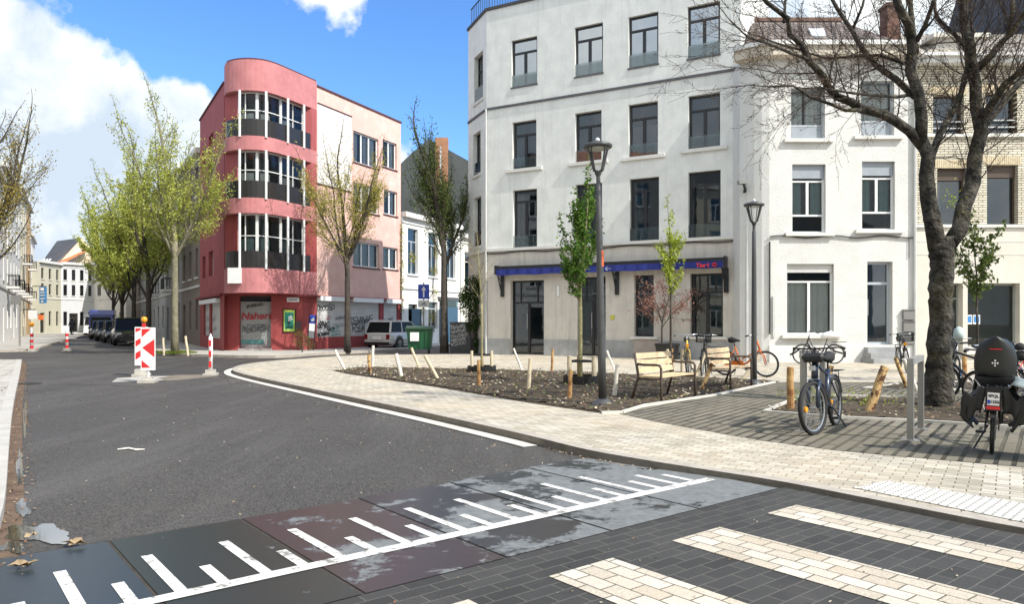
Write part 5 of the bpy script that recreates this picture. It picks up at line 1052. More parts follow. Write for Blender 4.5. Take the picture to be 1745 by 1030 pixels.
def grow(rnd, p, d, L, r, lvl, trunk, tips, P):
    n = 4 if lvl < P['levels'] else 3; pts = [p.copy()]; rs = [r]; q = p.copy(); dd = d.copy(); re = r * P['taper']
    for i in range(n):
        dd = (dd + Vector((rnd.gauss(0, 1), rnd.gauss(0, 1), rnd.gauss(0, 1))) * P['wob'] + Vector((0, 0, P['up'][min(lvl, len(P['up']) - 1)]))).normalized(); q = q + dd * (L / n); pts.append(q.copy()); rs.append(r + (re - r) * (i + 1) / n)
    trunk.append((pts, rs, lvl))
    if lvl >= P['levels']: tips.append((pts, dd)); return
    k = P['kids'][min(lvl, len(P['kids']) - 1)]
    for j in range(k):
        t = P['first'] + (1 - P['first']) * (j + rnd.uniform(.2, .9)) / k; i = min(int(t * n), n - 1); f = t * n - i; b = pts[i].lerp(pts[i + 1], f); ax = (pts[i + 1] - pts[i]).normalized()
        pe = ax.orthogonal().normalized(); pe.rotate(Matrix.Rotation(rnd.uniform(0, 6.28) if P.get('phi') is None else P['phi'] * j + rnd.uniform(-.5, .5), 3, ax)); an = P['ang'][min(lvl, len(P['ang']) - 1)] * rnd.uniform(.75, 1.25)
        nd = (ax * math.cos(an) + pe * math.sin(an)).normalized(); grow(rnd, b, nd, L * P['len'][min(lvl, len(P['len']) - 1)] * rnd.uniform(.75, 1.15) * (1 - .35 * t), max(.004, rs[i] * P['rr'] * (1 - .3 * t)), lvl + 1, trunk, tips, P)
    grow(rnd, pts[-1], dd, L * .55, re, lvl + 1, trunk, tips, P)
def tree(name, label, loc, hgt, trunk_h, r0, P, leafm, nl, ls, bm, seed, group=None, lean=(0, 0), nlev0=None, cat='tree', sides=(9, 6, 4, 3, 3), top=None, rootname='trunk', curve=0, crown_r=None):
    rnd = random.Random(seed); root = thing(name, label, cat, tuple(loc), group); base = Vector(loc); tr = []; tips = []
    pts = [base + Vector((lean[0] * t + curve * math.sin(t * 3), lean[1] * t, trunk_h * t)) for t in [i / 5 for i in range(6)]]; rs = [r0 * (1.25 if i == 0 else 1 - .2 * i / 5) for i in range(6)]
    tk = MB(); tk.tube(pts, rs, 12); 
    # leader
    L = hgt - trunk_h; grow(rnd, pts[-1], Vector((lean[0] * .3, lean[1] * .3, 1)).normalized(), L * P.get('lead', .62), rs[-1] * .92, 0, tr, tips, P)
    if P.get('forks'):
        for k in range(P['forks']):
            a = k * 6.283 / P['forks'] + rnd.uniform(-.4, .4); an = P['fork_ang']; i = rnd.choice((3, 4, 5)); grow(rnd, pts[i] + Vector((0, 0, rnd.uniform(0, .3))), Vector((math.cos(a) * math.sin(an), math.sin(a) * math.sin(an), math.cos(an))), L * P.get('lead', .62) * rnd.uniform(.75, .95), rs[-1] * .6, 0, tr, tips, P)
    for pp, rr, lv in tr:
        tk.tube(pp, rr, sides[min(lv, 4)], cap=False)
    tk.build(rootname, bm, root, smooth=True)
    cm = MB(); tot = sum((t[0][-1] - t[0][0]).length for t in tips) or 1
    for pp, dd in tips:
        k = nl / len(tips); k = int(k) + (rnd.random() < k - int(k))
        for _ in range(k):
            t = rnd.random(); i = min(int(t * (len(pp) - 1)), len(pp) - 2); q = pp[i].lerp(pp[i + 1], rnd.random()) + Vector((rnd.gauss(0, 1), rnd.gauss(0, 1), rnd.gauss(0, 1))) * P['sc']
            leaf(cm, q, ls, rnd)
    if nl: cm.build('crown', leafm, root)
    return root
PL = dict(levels=3, taper=.55, wob=.10, up=(.10, .10, .08, .05), kids=(7, 5, 4), first=.12, ang=(.55, .6, .7), len=(.55, .5, .5), rr=.5, sc=.10, forks=4, fork_ang=.42, lead=.62)
PU = dict(PL, kids=(7, 5, 3), ang=(.45, .5, .6), fork_ang=.3)
lf_y = leafmat('leaves_spring', (.24, .28, .04), (.54, .57, .15)); lf_o = leafmat('leaves_olive', (.30, .29, .05), (.58, .52, .16)); lf_au = leafmat('leaves_golden', (.22, .17, .04), (.40, .33, .10)); lf_g = leafmat('leaves_green', (.05, .12, .02), (.17, .29, .06)); lf_r = leafmat('leaves_maple', (.24, .10, .08), (.46, .27, .22)); lf_d = leafmat('leaves_ivy', (.012, .028, .008), (.06, .10, .025)); lf_yg = leafmat('leaves_lime', (.22, .30, .03), (.50, .55, .10)); lf_q = leafmat('leaves_dull', (.05, .08, .02), (.16, .20, .06)); bud = leafmat('buds', (.10, .055, .03), (.24, .15, .08), .1)
gr_ = 'spring plane trees along the left street'
tree('plane_tree', 'nearest spring tree with pale trunk, standing between two pale stakes', GP(298, 603), 11.4, 5.0, .15, dict(PL, fork_ang=.5, rr=.42), lf_y, 13000, .052, bark_y, 11, gr_)
for i, (px, Y, h, lb, sd2) in enumerate(((253, 45, 12.2, 'second spring tree with a dark trunk, behind the pale-trunked one', 12), (228, 54, 12.6, 'third spring tree in the row above the parked cars', 13), (208, 64, 12.4, 'fourth spring tree in the row, near the blue truck', 14), (193, 76, 12.0, 'farthest spring tree of the row at the street end', 15))):
    tree('plane_tree', lb, (xe(px, Y), Y, PZ), h, 4.2, .17, dict(PL, fork_ang=.5, rr=.42), lf_y, 14000, .072 + .01 * i, bark, sd2, gr_)
tree('street_tree', 'sparse golden green tree in front of the red building', GP(592, 600.5), 10.0, 4.1, .14, dict(PL, fork_ang=.55, levels=3, kids=(9, 7, 5), rr=.36), lf_o, 13000, .040, bark, 27)
tree('street_tree', 'tall dark tree with olive leaves at the mouth of the side street', GP(757, 602), 10.3, 4.6, .17, dict(PU, kids=(8, 6, 4)), lf_q, 10000, .05, bark, 33)
tree('street_tree', 'tree with golden buds leaning into view at the left edge', (xe(-62, 27), 27, PZ), 11.0, 3.6, .2, dict(PL, fork_ang=.62, kids=(8, 6, 4), ang=(.6, .6, .6)), lf_au, 11000, .045, bark, 41)
# young trees
PY = dict(levels=2, taper=.5, wob=.06, up=(.12, .22, .12), kids=(16, 5), first=.02, ang=(.62, .6), len=(.48, .45), rr=.42, sc=.04, lead=.62)
def stake_at(label, base, top, w=.075, m=None, name='wooden_stake', group='wooden stakes round the beds', z0=-.05):
    mb = MB(); a, b = Vector(base), Vector(top); mb.tube([a + (a - b).normalized() * .05, a.lerp(b, .35) + Vector((w * .06, 0, 0)), a.lerp(b, .7) - Vector((w * .05, 0, 0)), b], [w / 2, w * .49, w * .46, w * .47], 12); o = mb.build(name, m, None); return tag(o, label, 'stake', group)
wood_p = mat('stake_pale', (.62, .53, .38), .85, .15, 4, stain=((.40, .29, .17), .5, False)); wood_w = mat('stake_white', (.74, .70, .62), .8, .08, 4); wood_b = mat('stake_barky', (.10, .04, .018), .85, 0, 7, col2=(.60, .40, .18), thr=(.44, .54), bump=.4); wood_o = mat('stake_orange', (.24, .10, .035), .8, 0, 4, col2=(.56, .36, .15), thr=(.38, .6))
t2 = GP(989, 657)
tree('young_tree', 'young columnar tree with dense fresh green leaves in a black ring', t2, 4.7, 1.75, .052, dict(PY, ang=(.62, .5), up=(.12, .22, .15), kids=(22, 6), len=(.52, .45)), lf_g, 4200, .042, bark_g, 51)
t3 = GP(1143, 641)
tree('young_tree', 'young tree with a small lime yellow crown behind the benches', t3, 4.35, 1.95, .035, dict(PY, len=(.42, .4), kids=(14, 5), ang=(.75, .6)), lf_yg, 1800, .038, bark, 52)
t1 = GP(821, 637)
tree('young_tree', 'young leafless tree with thin pale trunk tied between stakes', t1, 4.1, 1.9, .032, dict(PY, len=(.5, .5), kids=(13, 5), ang=(.75, .6), up=(.1, .12, .1)), bud, 160, .02, bark_g, 53)
t4 = Vector((X2(1664, 17), 17, PZ))
tree('young_tree', 'young slender tree with dull green leaves before the shop window', t4, 3.95, 1.75, .03, dict(PY, len=(.62, .5), kids=(12, 6), ang=(.95, .7), up=(.1, .08, .08)), lf_q, 1500, .05, bark, 54, curve=.03)
tm = Vector((X2(1128, 27.4), 27.4, PZ + .4))
tree('potted_maple', 'red leaved maple spreading from the black planter by the wall', tm, 3.3, .9, .04, dict(PL, levels=2, kids=(8, 6), ang=(.9, .7), fork_ang=.55, forks=3, up=(.0, -.05, -.05), sc=.06, len=(.7, .6)), lf_r, 1500, .04, bark, 55, cat='shrub')
# ---- the big bare tree: limbs laid out by hand, twigs grown
def big_tree():
    rnd = random.Random(77); Y0 = 12.1; base = Vector((X2(1599, Y0), Y0, PZ)); root = thing('bare_tree', 'big old bare tree with mossy forked trunk and a cloud of fine twigs', 'tree', tuple(base)); px2m = Y0 / F
    def LM(pts, r0, r1, dy0, dy1):
        n = len(pts); return [AT(x, y, Y0 + dy0 + (dy1 - dy0) * i / (n - 1)) for i, (x, y) in enumerate(pts)], [(r0 + (r1 - r0) * i / (n - 1)) * .86 * px2m for i in range(n)]
    tk = MB()
    trunk_pts = [(1601, 712), (1599, 690), (1598, 640), (1600, 590), (1603, 540), (1602, 500), (1605, 460), (1605, 430), (1603, 405)]; rr = [35, 26, 21, 19, 18, 18, 18.5, 20, 20]
    P = [AT(x, y, Y0) for x, y in trunk_pts]; r = [q * px2m for q in rr]; P[0].z = PZ - .12
    P2, r2 = [], []
    for i in range(len(P) - 1):
        for j in range(6): P2.append(P[i].lerp(P[i + 1], j / 6)); r2.append((r[i] + (r[i + 1] - r[i]) * j / 6) * (1 + .05 * math.sin(i * 5 + j * 1.7)))
    tk.tube(P2 + [P[-1]], r2 + [r[-1]], 28)
    import mathutils
    limbs = []
    def add(pts, r0, r1, dy0, dy1, tw=1.0): a, b = LM(pts, r0, r1, dy0, dy1); limbs.append((a, b, tw)); return a
    add([(1598, 425), (1588, 385), (1582, 340), (1580, 300), (1575, 268), (1569, 242)], 17, 12, 0, 0, 0)
    add([(1612, 425), (1628, 392), (1643, 355), (1655, 310), (1662, 270), (1666, 225), (1664, 180), (1662, 140), (1656, 105), (1651, 80), (1648, 44), (1643, 5), (1640, -40), (1636, -90)], 16, 7, 0, .5, .7)
    add([(1572, 250), (1553, 224), (1528, 207), (1502, 195), (1467, 186), (1446, 177), (1429, 166), (1414, 149), (1403, 134), (1390, 116), (1380, 100), (1365, 76), (1350, 56), (1336, 38), (1304, 6), (1280, -25)], 10, 3.5, 0, -1.2)
    add([(1569, 250), (1567, 204), (1562, 163), (1559, 116), (1559, 79), (1549, 44), (1531, 15), (1515, -30), (1500, -80)], 12, 6, 0, -.4)
    add([(1560, 90), (1556, 50), (1551, 10), (1550, -50)], 7, 4, -.1, .6)
    add([(1560, 165), (1531, 134), (1496, 111), (1473, 84), (1452, 52), (1426, 17), (1410, -15)], 7, 3.5, 0, .9)
    add([(1580, 290), (1592, 268), (1607, 227), (1616, 204), (1633, 169), (1643, 116), (1650, 60)], 9, 4, .1, .5)
    add([(1668, 215), (1671, 201), (1694, 169), (1717, 140), (1745, 116), (1800, 85), (1850, 40)], 9, 4, .3, -.6)
    add([(1668, 225), (1690, 196), (1717, 165), (1745, 128), (1790, 92)], 8, 4, .2, .8)
    add([(1660, 122), (1685, 96), (1706, 73), (1723, 55), (1741, 29), (1775, -20)], 8, 3.5, .4, .0)
    add([(1718, 60), (1722, 20), (1735, -30)], 4, 2.5, .2, .5)
    add([(1467, 188), (1440, 187), (1410, 180), (1385, 165), (1350, 150), (1310, 145)], 4, 1.5, -.5, -1.0)
    add([(1560, 160), (1530, 162), (1495, 160), (1450, 158), (1400, 150), (1368, 150)], 4, 1.5, 0, -.9)
    add([(1559, 110), (1540, 108), (1500, 96), (1460, 96), (1410, 100), (1370, 88)], 4, 1.5, 0, .8)
    add([(1650, 85), (1625, 60), (1600, 30), (1585, -10)], 5, 3, .3, 1.0)
    add([(1562, 70), (1580, 40), (1592, 5), (1600, -40)], 5, 3, -.2, -.8)
    add([(1380, 102), (1345, 92), (1310, 76), (1275, 60), (1245, 30)], 3.5, 1.2, -.8, -1.2)
    add([(1336, 38), (1340, 0), (1345, -40)], 3, 2, -.9, -.6); add([(1452, 52), (1470, 10), (1480, -40)], 3.5, 2, .6, .5)
    trunk = []; tips = []
    def wig(a):
        out = [a[0]]
        for i in range(1, len(a)): out.append(a[i] + Vector((rnd.gauss(0, .015), rnd.gauss(0, .05), rnd.gauss(0, .015))))
        return out
    PT = dict(levels=2, taper=.4, wob=.13, up=(.02, .03, .02), kids=(5, 5), first=.15, ang=(.62, .65), len=(.5, .5), rr=.55, sc=.012)
    for a, b, tw in limbs:
        a = wig(a); A2 = [Vector(v) for v in a]; tk.tube(a, b, 11 if b[0] > .08 else 7)
        if not tw: continue
        tot = sum((a[i + 1] - a[i]).length for i in range(len(a) - 1)); n = int(tot * 5.5 * tw)
        for j in range(n):
            s = rnd.uniform(.10, 1) * (len(a) - 1); i = min(int(s), len(a) - 2); p = a[i].lerp(a[i + 1], s - i); ax = (a[i + 1] - a[i]).normalized(); pe = ax.orthogonal().normalized(); pe.rotate(Matrix.Rotation(rnd.uniform(0, 6.28), 3, ax)); pe.y *= .8
            an = rnd.uniform(.5, 1.0); nd = (ax * math.cos(an) + pe * math.sin(an)).normalized(); lr = b[min(i, len(b) - 1)]
            grow(rnd, p, nd, rnd.uniform(.55, 1.25), min(.016, lr * .35), 0, trunk, tips, PT)
        grow(rnd, a[-1], (a[-1] - a[-2]).normalized(), 1.2, b[-1], 0, trunk, tips, PT)
    burrs = []
    for (x, y, s, sx) in ((1583, 470, .10, -1), (1584, 440, .09, -1), (1618, 545, .09, 1), (1580, 555, .06, -1), (1615, 640, .10, 1), (1623, 660, .06, 1), (1584, 620, .07, -1), (1567, 252, .05, -1), (1660, 285, .06, 1), (1575, 300, .05, -1)):
        c = AT(x, y, Y0 - .14); i0 = len(tk.v)
        burrs.append((c, s))
    # lumpy surface
    for i, v in enumerate(tk.v):
        q = Vector(v); k = mathutils.noise.noise_vector(q * 3.2) * .032 + mathutils.noise.noise_vector(q * 9) * .018
        for c, s in burrs:
            e = q - c; dd_ = e.length
            if dd_ < s * 2.6: k += e.normalized() * s * .75 * (1 - dd_ / (s * 2.6))
        rad = min(1, max(.15, (6.4 - q.z) / 5)); tk.v[i] = tuple(q + k * rad)
    tk.build('trunk', bark_big, root, smooth=True)
    cr = MB()
    for pp, r_, lv in trunk: cr.tube(pp, [max(x * .8, .0026) for x in r_], 4 if lv == 0 else 3, cap=False)
    for pp, dd in tips:
        for _ in range(2): leaf(cr, pp[rnd.randrange(1, len(pp))] + Vector((rnd.gauss(0, .012), rnd.gauss(0, .012), rnd.gauss(0, .012))), .012, rnd, 1)
    cr.build('crown', [mat('twig_bark', (.045, .032, .026), .9, .3, 8), bud], root)
    # sprouting side shoot on the trunk
    sh = MB(); c = AT(1622, 340, Y0 - .2)
    for _ in range(60): leaf(sh, c + Vector((rnd.gauss(0, .08), rnd.gauss(0, .06), rnd.gauss(0, .10))), .022, rnd)
    sh.build('side_shoot', lf_yg, root)
big_tree()
# ---- ivy, creepers, weeds
def leaf_cloud(name, label, cat, blobs, n, s, m, seed, stems=None, sm_=None):
    rnd = random.Random(seed); mb = MB(); tot = sum(b[3] * b[4] * b[5] for b in blobs)
    for (x, y, z, rx, ry, rz) in blobs:
        for _ in range(int(n * rx * ry * rz / tot)):
            d = Vector((rnd.gauss(0, 1), rnd.gauss(0, 1), rnd.gauss(0, 1))).normalized() * rnd.random() ** .4; leaf(mb, Vector((x + d.x * rx, y + d.y * ry, z + d.z * rz)), s, rnd)
    root = thing(name, label, cat, (blobs[0][0], blobs[0][1], PZ)); mb.build('foliage', m, root)
    if stems:
        k = MB()
        for st in stems: k.tube(st[0], st[1], 6)
        k.build('stem', sm_ or bark, root)
    return root
Yv = 33.3; v = lambda px, py: AT(px, py, Yv)
bl = []
for px, py, rx, rz in ((815, 500, .75, .55), (800, 520, .5, .6), (832, 510, .35, .6), (812, 480, .55, .3), (806, 550, .35, .5), (822, 545, .25, .6), (812, 585, .16, .5), (826, 575, .14, .4), (792, 505, .3, .5)): p = v(px, py); bl.append((p.x, p.y - .25, p.z, rx, .28, rz))
leaf_cloud('ivy', 'dark ivy bush climbing the left corner of the white building', 'plant', bl, 3400, .06, lf_d, 5, [([(v(812, 600).x, Yv - .15, PZ), (v(812, 550).x, Yv - .1, 1.6), (v(808, 500).x, Yv - .15, 2.9)], .035)])
def P3(fr, px, py, d=.1): u, _ = fr.ray(px); q = fr.rect(px, py, px, py); return fr.p(u, q[2], d)
bl = [(*P3(FR_, 682.5, y), .16, .14, .6) for y in (395, 420, 450, 480, 520, 560)]
leaf_cloud('climbing_plant', 'thin olive creeper hanging down the right edge of the red building', 'plant', bl, 500, .055, lf_o, 6, [([P3(FR_, 682.5, 590, .06), P3(FR_, 682, 500, .06), P3(FR_, 682.5, 390, .06)], .03)])
bl = [(*P3(sf1, x, y, .12), .3, .12, h) for x, y, h in ((738, 500, .5), (733, 540, .5), (738, 460, .4), (741, 430, .5), (716, 530, .3), (715, 565, .6), (700, 440, .5), (752, 520, .3))]
leaf_cloud('climbing_plant', 'pale creeper growing over the white facade in the side street', 'plant', bl, 900, .055, lf_o, 7, [([P3(sf1, 716, 590, .06), P3(sf1, 716, 530, .06), P3(sf1, 736, 500, .06), P3(sf1, 740, 420, .06)], .03)])
q = G(516, 601, .11)
bl = [(q.x + a, q.y - .1, .11 + z, .22, .2, .25) for a, z in ((0, .35), (-.25, .5), (.2, .55), (0, .8), (.35, .3), (-.2, .9))]
leaf_cloud('weed_bush', 'scraggly weed bush against the red wall below the poster', 'plant', bl, 420, .035, lf_q, 8, [([(q.x, q.y - .1, .1), (q.x - .25, q.y - .1, .9)], .012), ([(q.x, q.y - .1, .1), (q.x + .2, q.y - .1, .8)], .012), ([(q.x, q.y - .1, .1), (q.x + .02, q.y - .1, 1.1)], .01)])
mb = MB(); rn2 = random.Random(3); c = GP(298, 603)
for _ in range(900):
    a = rn2.uniform(0, 6.28); r_ = rn2.random() ** .5; p = Vector((c.x + math.cos(a) * r_ * .95, c.y + math.sin(a) * r_ * .7, .11)); h = rn2.uniform(.06, .22) * (1.1 - r_ * .6); t = Vector((rn2.gauss(0, .04), rn2.gauss(0, .04), h)); w = Vector((.014, 0, 0)); mb.poly([p - w, p + w, p + t])
o = mb.build('grass_tuft', leafmat('grass', (.08, .13, .02), (.26, .32, .06)), kind='stuff', label='patch of grass round the pale-trunked tree', category='grass')
# small weeds in the bed by the big tree
mb = MB()
for _ in range(26):
    c = Vector((rn2.uniform(4.9, 6.6), rn2.uniform(11.9, 14.3), PZ + .06))
    for _ in range(14): leaf(mb, c + Vector((rn2.gauss(0, .07), rn2.gauss(0, .07), abs(rn2.gauss(0, .06)))), .022, rn2)
mb.build('weeds', lf_yg, kind='stuff', label='small weeds in the bed round the big tree', category='weeds')
# ================================================================ STREET FURNITURE
lampm = mat('lamp_grey', (.085, .087, .088), .45, .12, 3, metal=.3); galv = mat('galvanised', (.33, .33, .32), .5, .12, 4, metal=.6)
white_p = mat('sign_white', (.82, .82, .82), .5, .05, 3); red_p = mat('sign_red', (.62, .025, .03), .5, .08, 3); amber = mat('amber_lens', (.80, .33, .02), .3, .05, 3)
rubber = mat('rubber', (.022, .022, .023), .85, .2, 5); concrete_m = mat('concrete_foot', (.46, .44, .40), .9, .15, 4); alu = mat('aluminium', (.62, .63, .64), .3, .06, 5, metal=.85)
def make_lamp(label):
    t = thing('street_lamp', label, 'street lamp', (0, 0, 0), 'street lamps on the plaza')
    mb = MB(); mb.lathe((0, 0, 0), [(.20, 0), (.20, .03), (.17, .06), (.12, .10), (.085, .13)], 20); mb.build('base', lampm, t, True)
    mb = MB(); mb.lathe((0, 0, .10), [(.068, 0), (.065, .8), (.062, 1.6), (.054, 2.8), (.046, 3.60), (.036, 3.62), (.036, 3.80), (.045, 3.82)], 16); mb.build('pole', lampm, t, True)
    mb = MB(); n = 4; z0, z1 = 3.92, 4.33
    for k in range(n):
        a = k * 6.283 / n + .55; c, s = math.cos(a), math.sin(a); mb.tube([(.03 * c, .03 * s, z0 - .02), (.10 * c, .10 * s, z0 + .03), (.215 * c, .215 * s, z1)], .016, 6)
        a2 = a + .3; c2, s2 = math.cos(a2), math.sin(a2); mb.tube([(.03 * c2, .03 * s2, z0 - .02), (.095 * c2, .095 * s2, z0 + .03), (.2 * c2, .2 * s2, z1)], .010, 6)
    mb.lathe((0, 0, z0 - .06), [(.045, 0), (.06, .03), (.035, .08)], 12); mb.build('lantern_frame', lampm, t)
    mb = MB(); mb.lathe((0, 0, z1 - .02), [(.225, 0), (.245, .02), (.245, .05), (.20, .075), (.07, .115), (.03, .12)], 20); mb.build('lantern_roof', lampm, t, True)
    mb = MB(); mb.lathe((0, 0, z1 + .10), [(.035, 0), (.04, .03), (.02, .055)], 10); mb.build('sensor', white_p, t)
    mb = MB(); mb.lathe((0, 0, z1 - .035), [(.17, 0), (.18, .012)], 16); mb.build('light_panel', mat('lamp_panel', (.45, .47, .45), .3), t)
    return t
L1 = make_lamp('tall grey street lamp in front of the blue awning, its foot in the large bed'); place(L1, GP(1027, 693)); L1.rotation_euler = (0, R(-1.1), 0)
mb = MB(); mb.tube([(.0, -.0595, 2.35), (.0, -.0595, 2.62)], .001); b_ = MB(); 
for k in range(5): a = 5.3 + k * .16; b_.bar((math.cos(a) * .059, math.sin(a) * .059, 2.33), (math.cos(a) * .059, math.sin(a) * .059, 2.60), .013, .006)
b_.build('sticker', mat('sticker_orange', (.75, .16, .06), .6), L1)
L2 = copy_tree(L1); L2['label'] = 'grey street lamp behind the far bench, in front of the seam between the white houses'; place(L2, GP(1285, 656)); L2.scale = (.93, .93, .93)
for ch in list(L2.children):
    if ch.name.startswith('sticker'): bpy.data.objects.remove(ch)
# ---- benches
def make_bench():
    t = thing('park_bench', 'near wooden bench with dark metal armrests, beside the big lamp', 'bench', (0, 0, 0), 'benches at the edge of the planting bed'); bm_ = mat('bench_metal', (.10, .075, .06), .5, .2, 5, metal=.3); wd = mat('bench_wood', (.62, .47, .29), .6, .16, 6, stain=((.45, .29, .15), .6, False), bump=.1)
    Lb = 1.28
    for x in (-Lb / 2, Lb / 2):      # front is -y
        mb = MB(); mb.tube([(x, -.26, 0), (x, -.25, .35), (x, -.25, .60), (x, -.22, .645), (x, -.15, .655), (x, .10, .65), (x, .22, .66)], .024, 8); mb.tube([(x, .34, 0), (x, .25, .30), (x, .20, .42), (x, .28, .85)], .024, 8); mb.tube([(x, -.25, .40), (x, .21, .40)], .02, 6); mb.box(x - .05, x + .05, -.31, -.21, 0, .012); mb.box(x - .05, x + .05, .29, .39, 0, .012); mb.build('leg_frame', bm_, t, True)
    for k in range(3):
        mb = MB(); z = .50 + k * .125; y = .205 + (z - .42) * .186; mb.hexa([(-Lb / 2 + .0, y - .032, z), (Lb / 2, y - .032, z), (Lb / 2, y - .008, z), (-Lb / 2, y - .008, z), (-Lb / 2, y - .012, z + .10), (Lb / 2, y - .012, z + .10), (Lb / 2, y + .012, z + .10), (-Lb / 2, y + .012, z + .10)]); mb.build('back_slat', wd, t)
    for k in range(4): mb = MB(); y = -.24 + k * .115; mb.box(-Lb / 2 - .01, Lb / 2 + .01, y, y + .10, .425 + .006 * (k == 0), .455); mb.build('seat_slat', wd, t)
    return t
bn = make_bench()
def rz_from(fl, fr): return math.atan2(fr.y - fl.y, fr.x - fl.x)
def put_bench(o, a, b): c = (a + b) / 2; r = rz_from(a, b); n = Vector((-math.sin(r), math.cos(r), 0)); place(o, c + n * .26 , r)
put_bench(bn, GP(1130, 687), GP(1183, 678)); bn2 = copy_tree(bn); bn2['label'] = 'far wooden bench with dark metal armrests, before the orange bicycle'; put_bench(bn2, GP(1244, 667), GP(1282, 659))
# ---- stakes
W_, P_s, B_s, O_s = wood_w, wood_p, wood_b, wood_o
for bx, by, tx, ty, w, m, lb in (
    (588, 632, 571, 597, .085, W_, 'white leaning stake at the left tip of the large planting bed'), (630, 639, 629, 604, .10, B_s, 'short brown upright stake near the left tip of the bed'),
    (634.5, 628, 636, 589.5, .09, W_, 'tall white upright stake just behind the short brown one'), (684, 644, 675, 603, .10, W_, 'thick white stake leaning slightly left, in front of the white car'),
    (714, 627, 701, 593, .09, P_s, 'leaning stake with brown foot in front of the green dumpster'), (746, 647, 724, 606, .09, P_s, 'long pale stake leaning left, right of the green dumpster'),
    (816, 660, 816, 614, .085, O_s, 'orange brown stake in front of the leafless young tree'), (889, 631, 875, 594, .07, W_, 'white stake leaning left before the left glass door'),
    (900, 666.5, 904, 611.5, .085, P_s, 'knotty pale stake in the middle of the large bed'), (940, 633.5, 942, 595, .075, O_s, 'slim brown stake at the back of the bed, left of the green tree'),
    (969.5, 682, 973, 631, .085, O_s, 'orange brown stake in front of the black ring of the green tree'), (1046.5, 677.5, 1052.5, 622.5, .085, W_, 'white stake just right of the big lamp post'),
    (1047, 631, 1034, 598, .07, W_, 'thin white stake leaning behind the big lamp post'), (1185, 642, 1204, 599, .085, P_s, 'weathered stake leaning right between the two benches'),
    (1194, 668, 1213.5, 620, .085, B_s, 'bark patched stake leaning at the left end of the far bench'), (1264, 650, 1295, 604.6, .10, P_s, 'pale stake leaning right behind the far bench, crossing the lamp foot'),
    (1346.7, 702, 1347, 626, .115, O_s, 'thick orange brown upright stake left of the blue bicycle'), (1407, 680, 1417, 624, .09, B_s, 'stake leaning right behind the blue bicycle'),
    (1478.5, 707, 1508, 625.5, .13, B_s, 'thick bark patched stake leaning right in the bed left of the bike stand'), (1546, 664, 1526, 610, .085, B_s, 'bark patched stake leaning left behind the empty bike stand'),
    (1563, 668, 1540, 612, .08, W_, 'pale stake leaning left beside the big tree trunk'), (1643, 645, 1644, 604, .12, O_s, 'brown post between the big tree and the child seat'),
    (279, 604, 278, 576, .10, P_s, 'pale stake left of the nearest plane tree'), (320, 605, 316, 573, .11, P_s, 'pale stake right of the nearest plane tree')):
    b = GP(bx, by); stake_at(lb, b, AT(tx, ty, b.y), w, m, group='wooden stakes round the beds')
def ring_set(px, py, r, h, label, tree_lb, n=3, sw=.09, sh=.72, m=None, cols=(P_s, O_s, P_s)):
    c = GP(px, py); mb = MB(); mb.lathe((c.x, c.y, PZ), [(r, 0), (r, h), (r - .03, h), (r - .04, .04)], 24); tag(mb.build('watering_ring', mat('black_plastic', (.015, .015, .016), .35, .2, 3)), label, 'watering ring')
    rb = MB(); tops = []
    for k in range(n):
        a = -.5 + k * 6.283 / n; q = Vector((c.x + math.cos(a) * r * .78, c.y + math.sin(a) * r * .78, PZ)); tops.append(q)
        stake_at(('left', 'right', 'back', 'front')[k] + ' support stake of ' + tree_lb, q, q + Vector((0, 0, sh)), sw, cols[k % 3], name='support_stake', group='support stakes of the young trees')
    P = [Vector((q.x, q.y, PZ + sh - .12)) for q in tops]; P.append(P[0])
    for a, b in zip(P[:-1], P[1:]): rb.bar(a, b, .012, .05)
    tag(rb.build('tree_tie', rubber), 'black strap tying ' + tree_lb + ' to its support stakes', 'strap')
ring_set(990, 657, .40, .22, 'large black watering ring round the foot of the green tree', 'the green columnar tree', sw=.11, sh=.66)
ring_set(821, 636, .40, .20, 'black watering ring round the leafless tree', 'the leafless young tree', sw=.085, sh=.62)
ring_set(1148, 641, .28, .10, 'low black watering ring behind the near bench', 'the lime yellow young tree', sw=.085, sh=.70)
# ---- planter
mb = MB(); c = Vector((X2(1137, 27.6), 27.6, PZ)); mb.lathe(c, [(.34, 0), (.36, .03), (.44, .52), (.47, .54), (.47, .60), (.42, .60), (.40, .5)], 24); pl_ = mb.build('planter', MT['black_plastic']); tag(pl_, 'large round black planter holding the red maple', 'planter')
mb = MB(); mb.lathe((c.x, c.y, PZ + .5), [(.39, 0), (.38, .02)], 20); mb.build('potting_soil', soil_m, pl_)
# ---- bike stands
def make_stand(lb):
    t = thing('bike_stand', lb, 'bike stand', (0, 0, 0), 'bike stands by the beds'); sm2 = mat('stand_steel', (.34, .335, .32), .4, .1, 5, metal=.5)
    mb = MB(); mb.box(-.035, .035, 0, .075, 0, .90); mb.box(-.035, .035, 1.125, 1.2, 0, .90); mb.box(-.035, .035, .0, 1.2, .902, .975); mb.build('frame', sm2, t)
    for y in (.037, 1.163): mb = MB(); mb.box(-.10, .10, y - .1, y + .1, 0, .012); mb.build('foot_plate', sm2, t)
    return t
st = make_stand('empty grey steel bike stand in front of the big tree'); a, b = GP(1551, 752), GP(1570, 731); place(st, a, math.atan2(b.y - a.y, b.x - a.x) - math.pi / 2)
st2 = copy_tree(st); st2['label'] = 'grey steel bike stand the blue bicycle leans on'; place(st2, GP(1368, 737), st.rotation_euler.z)
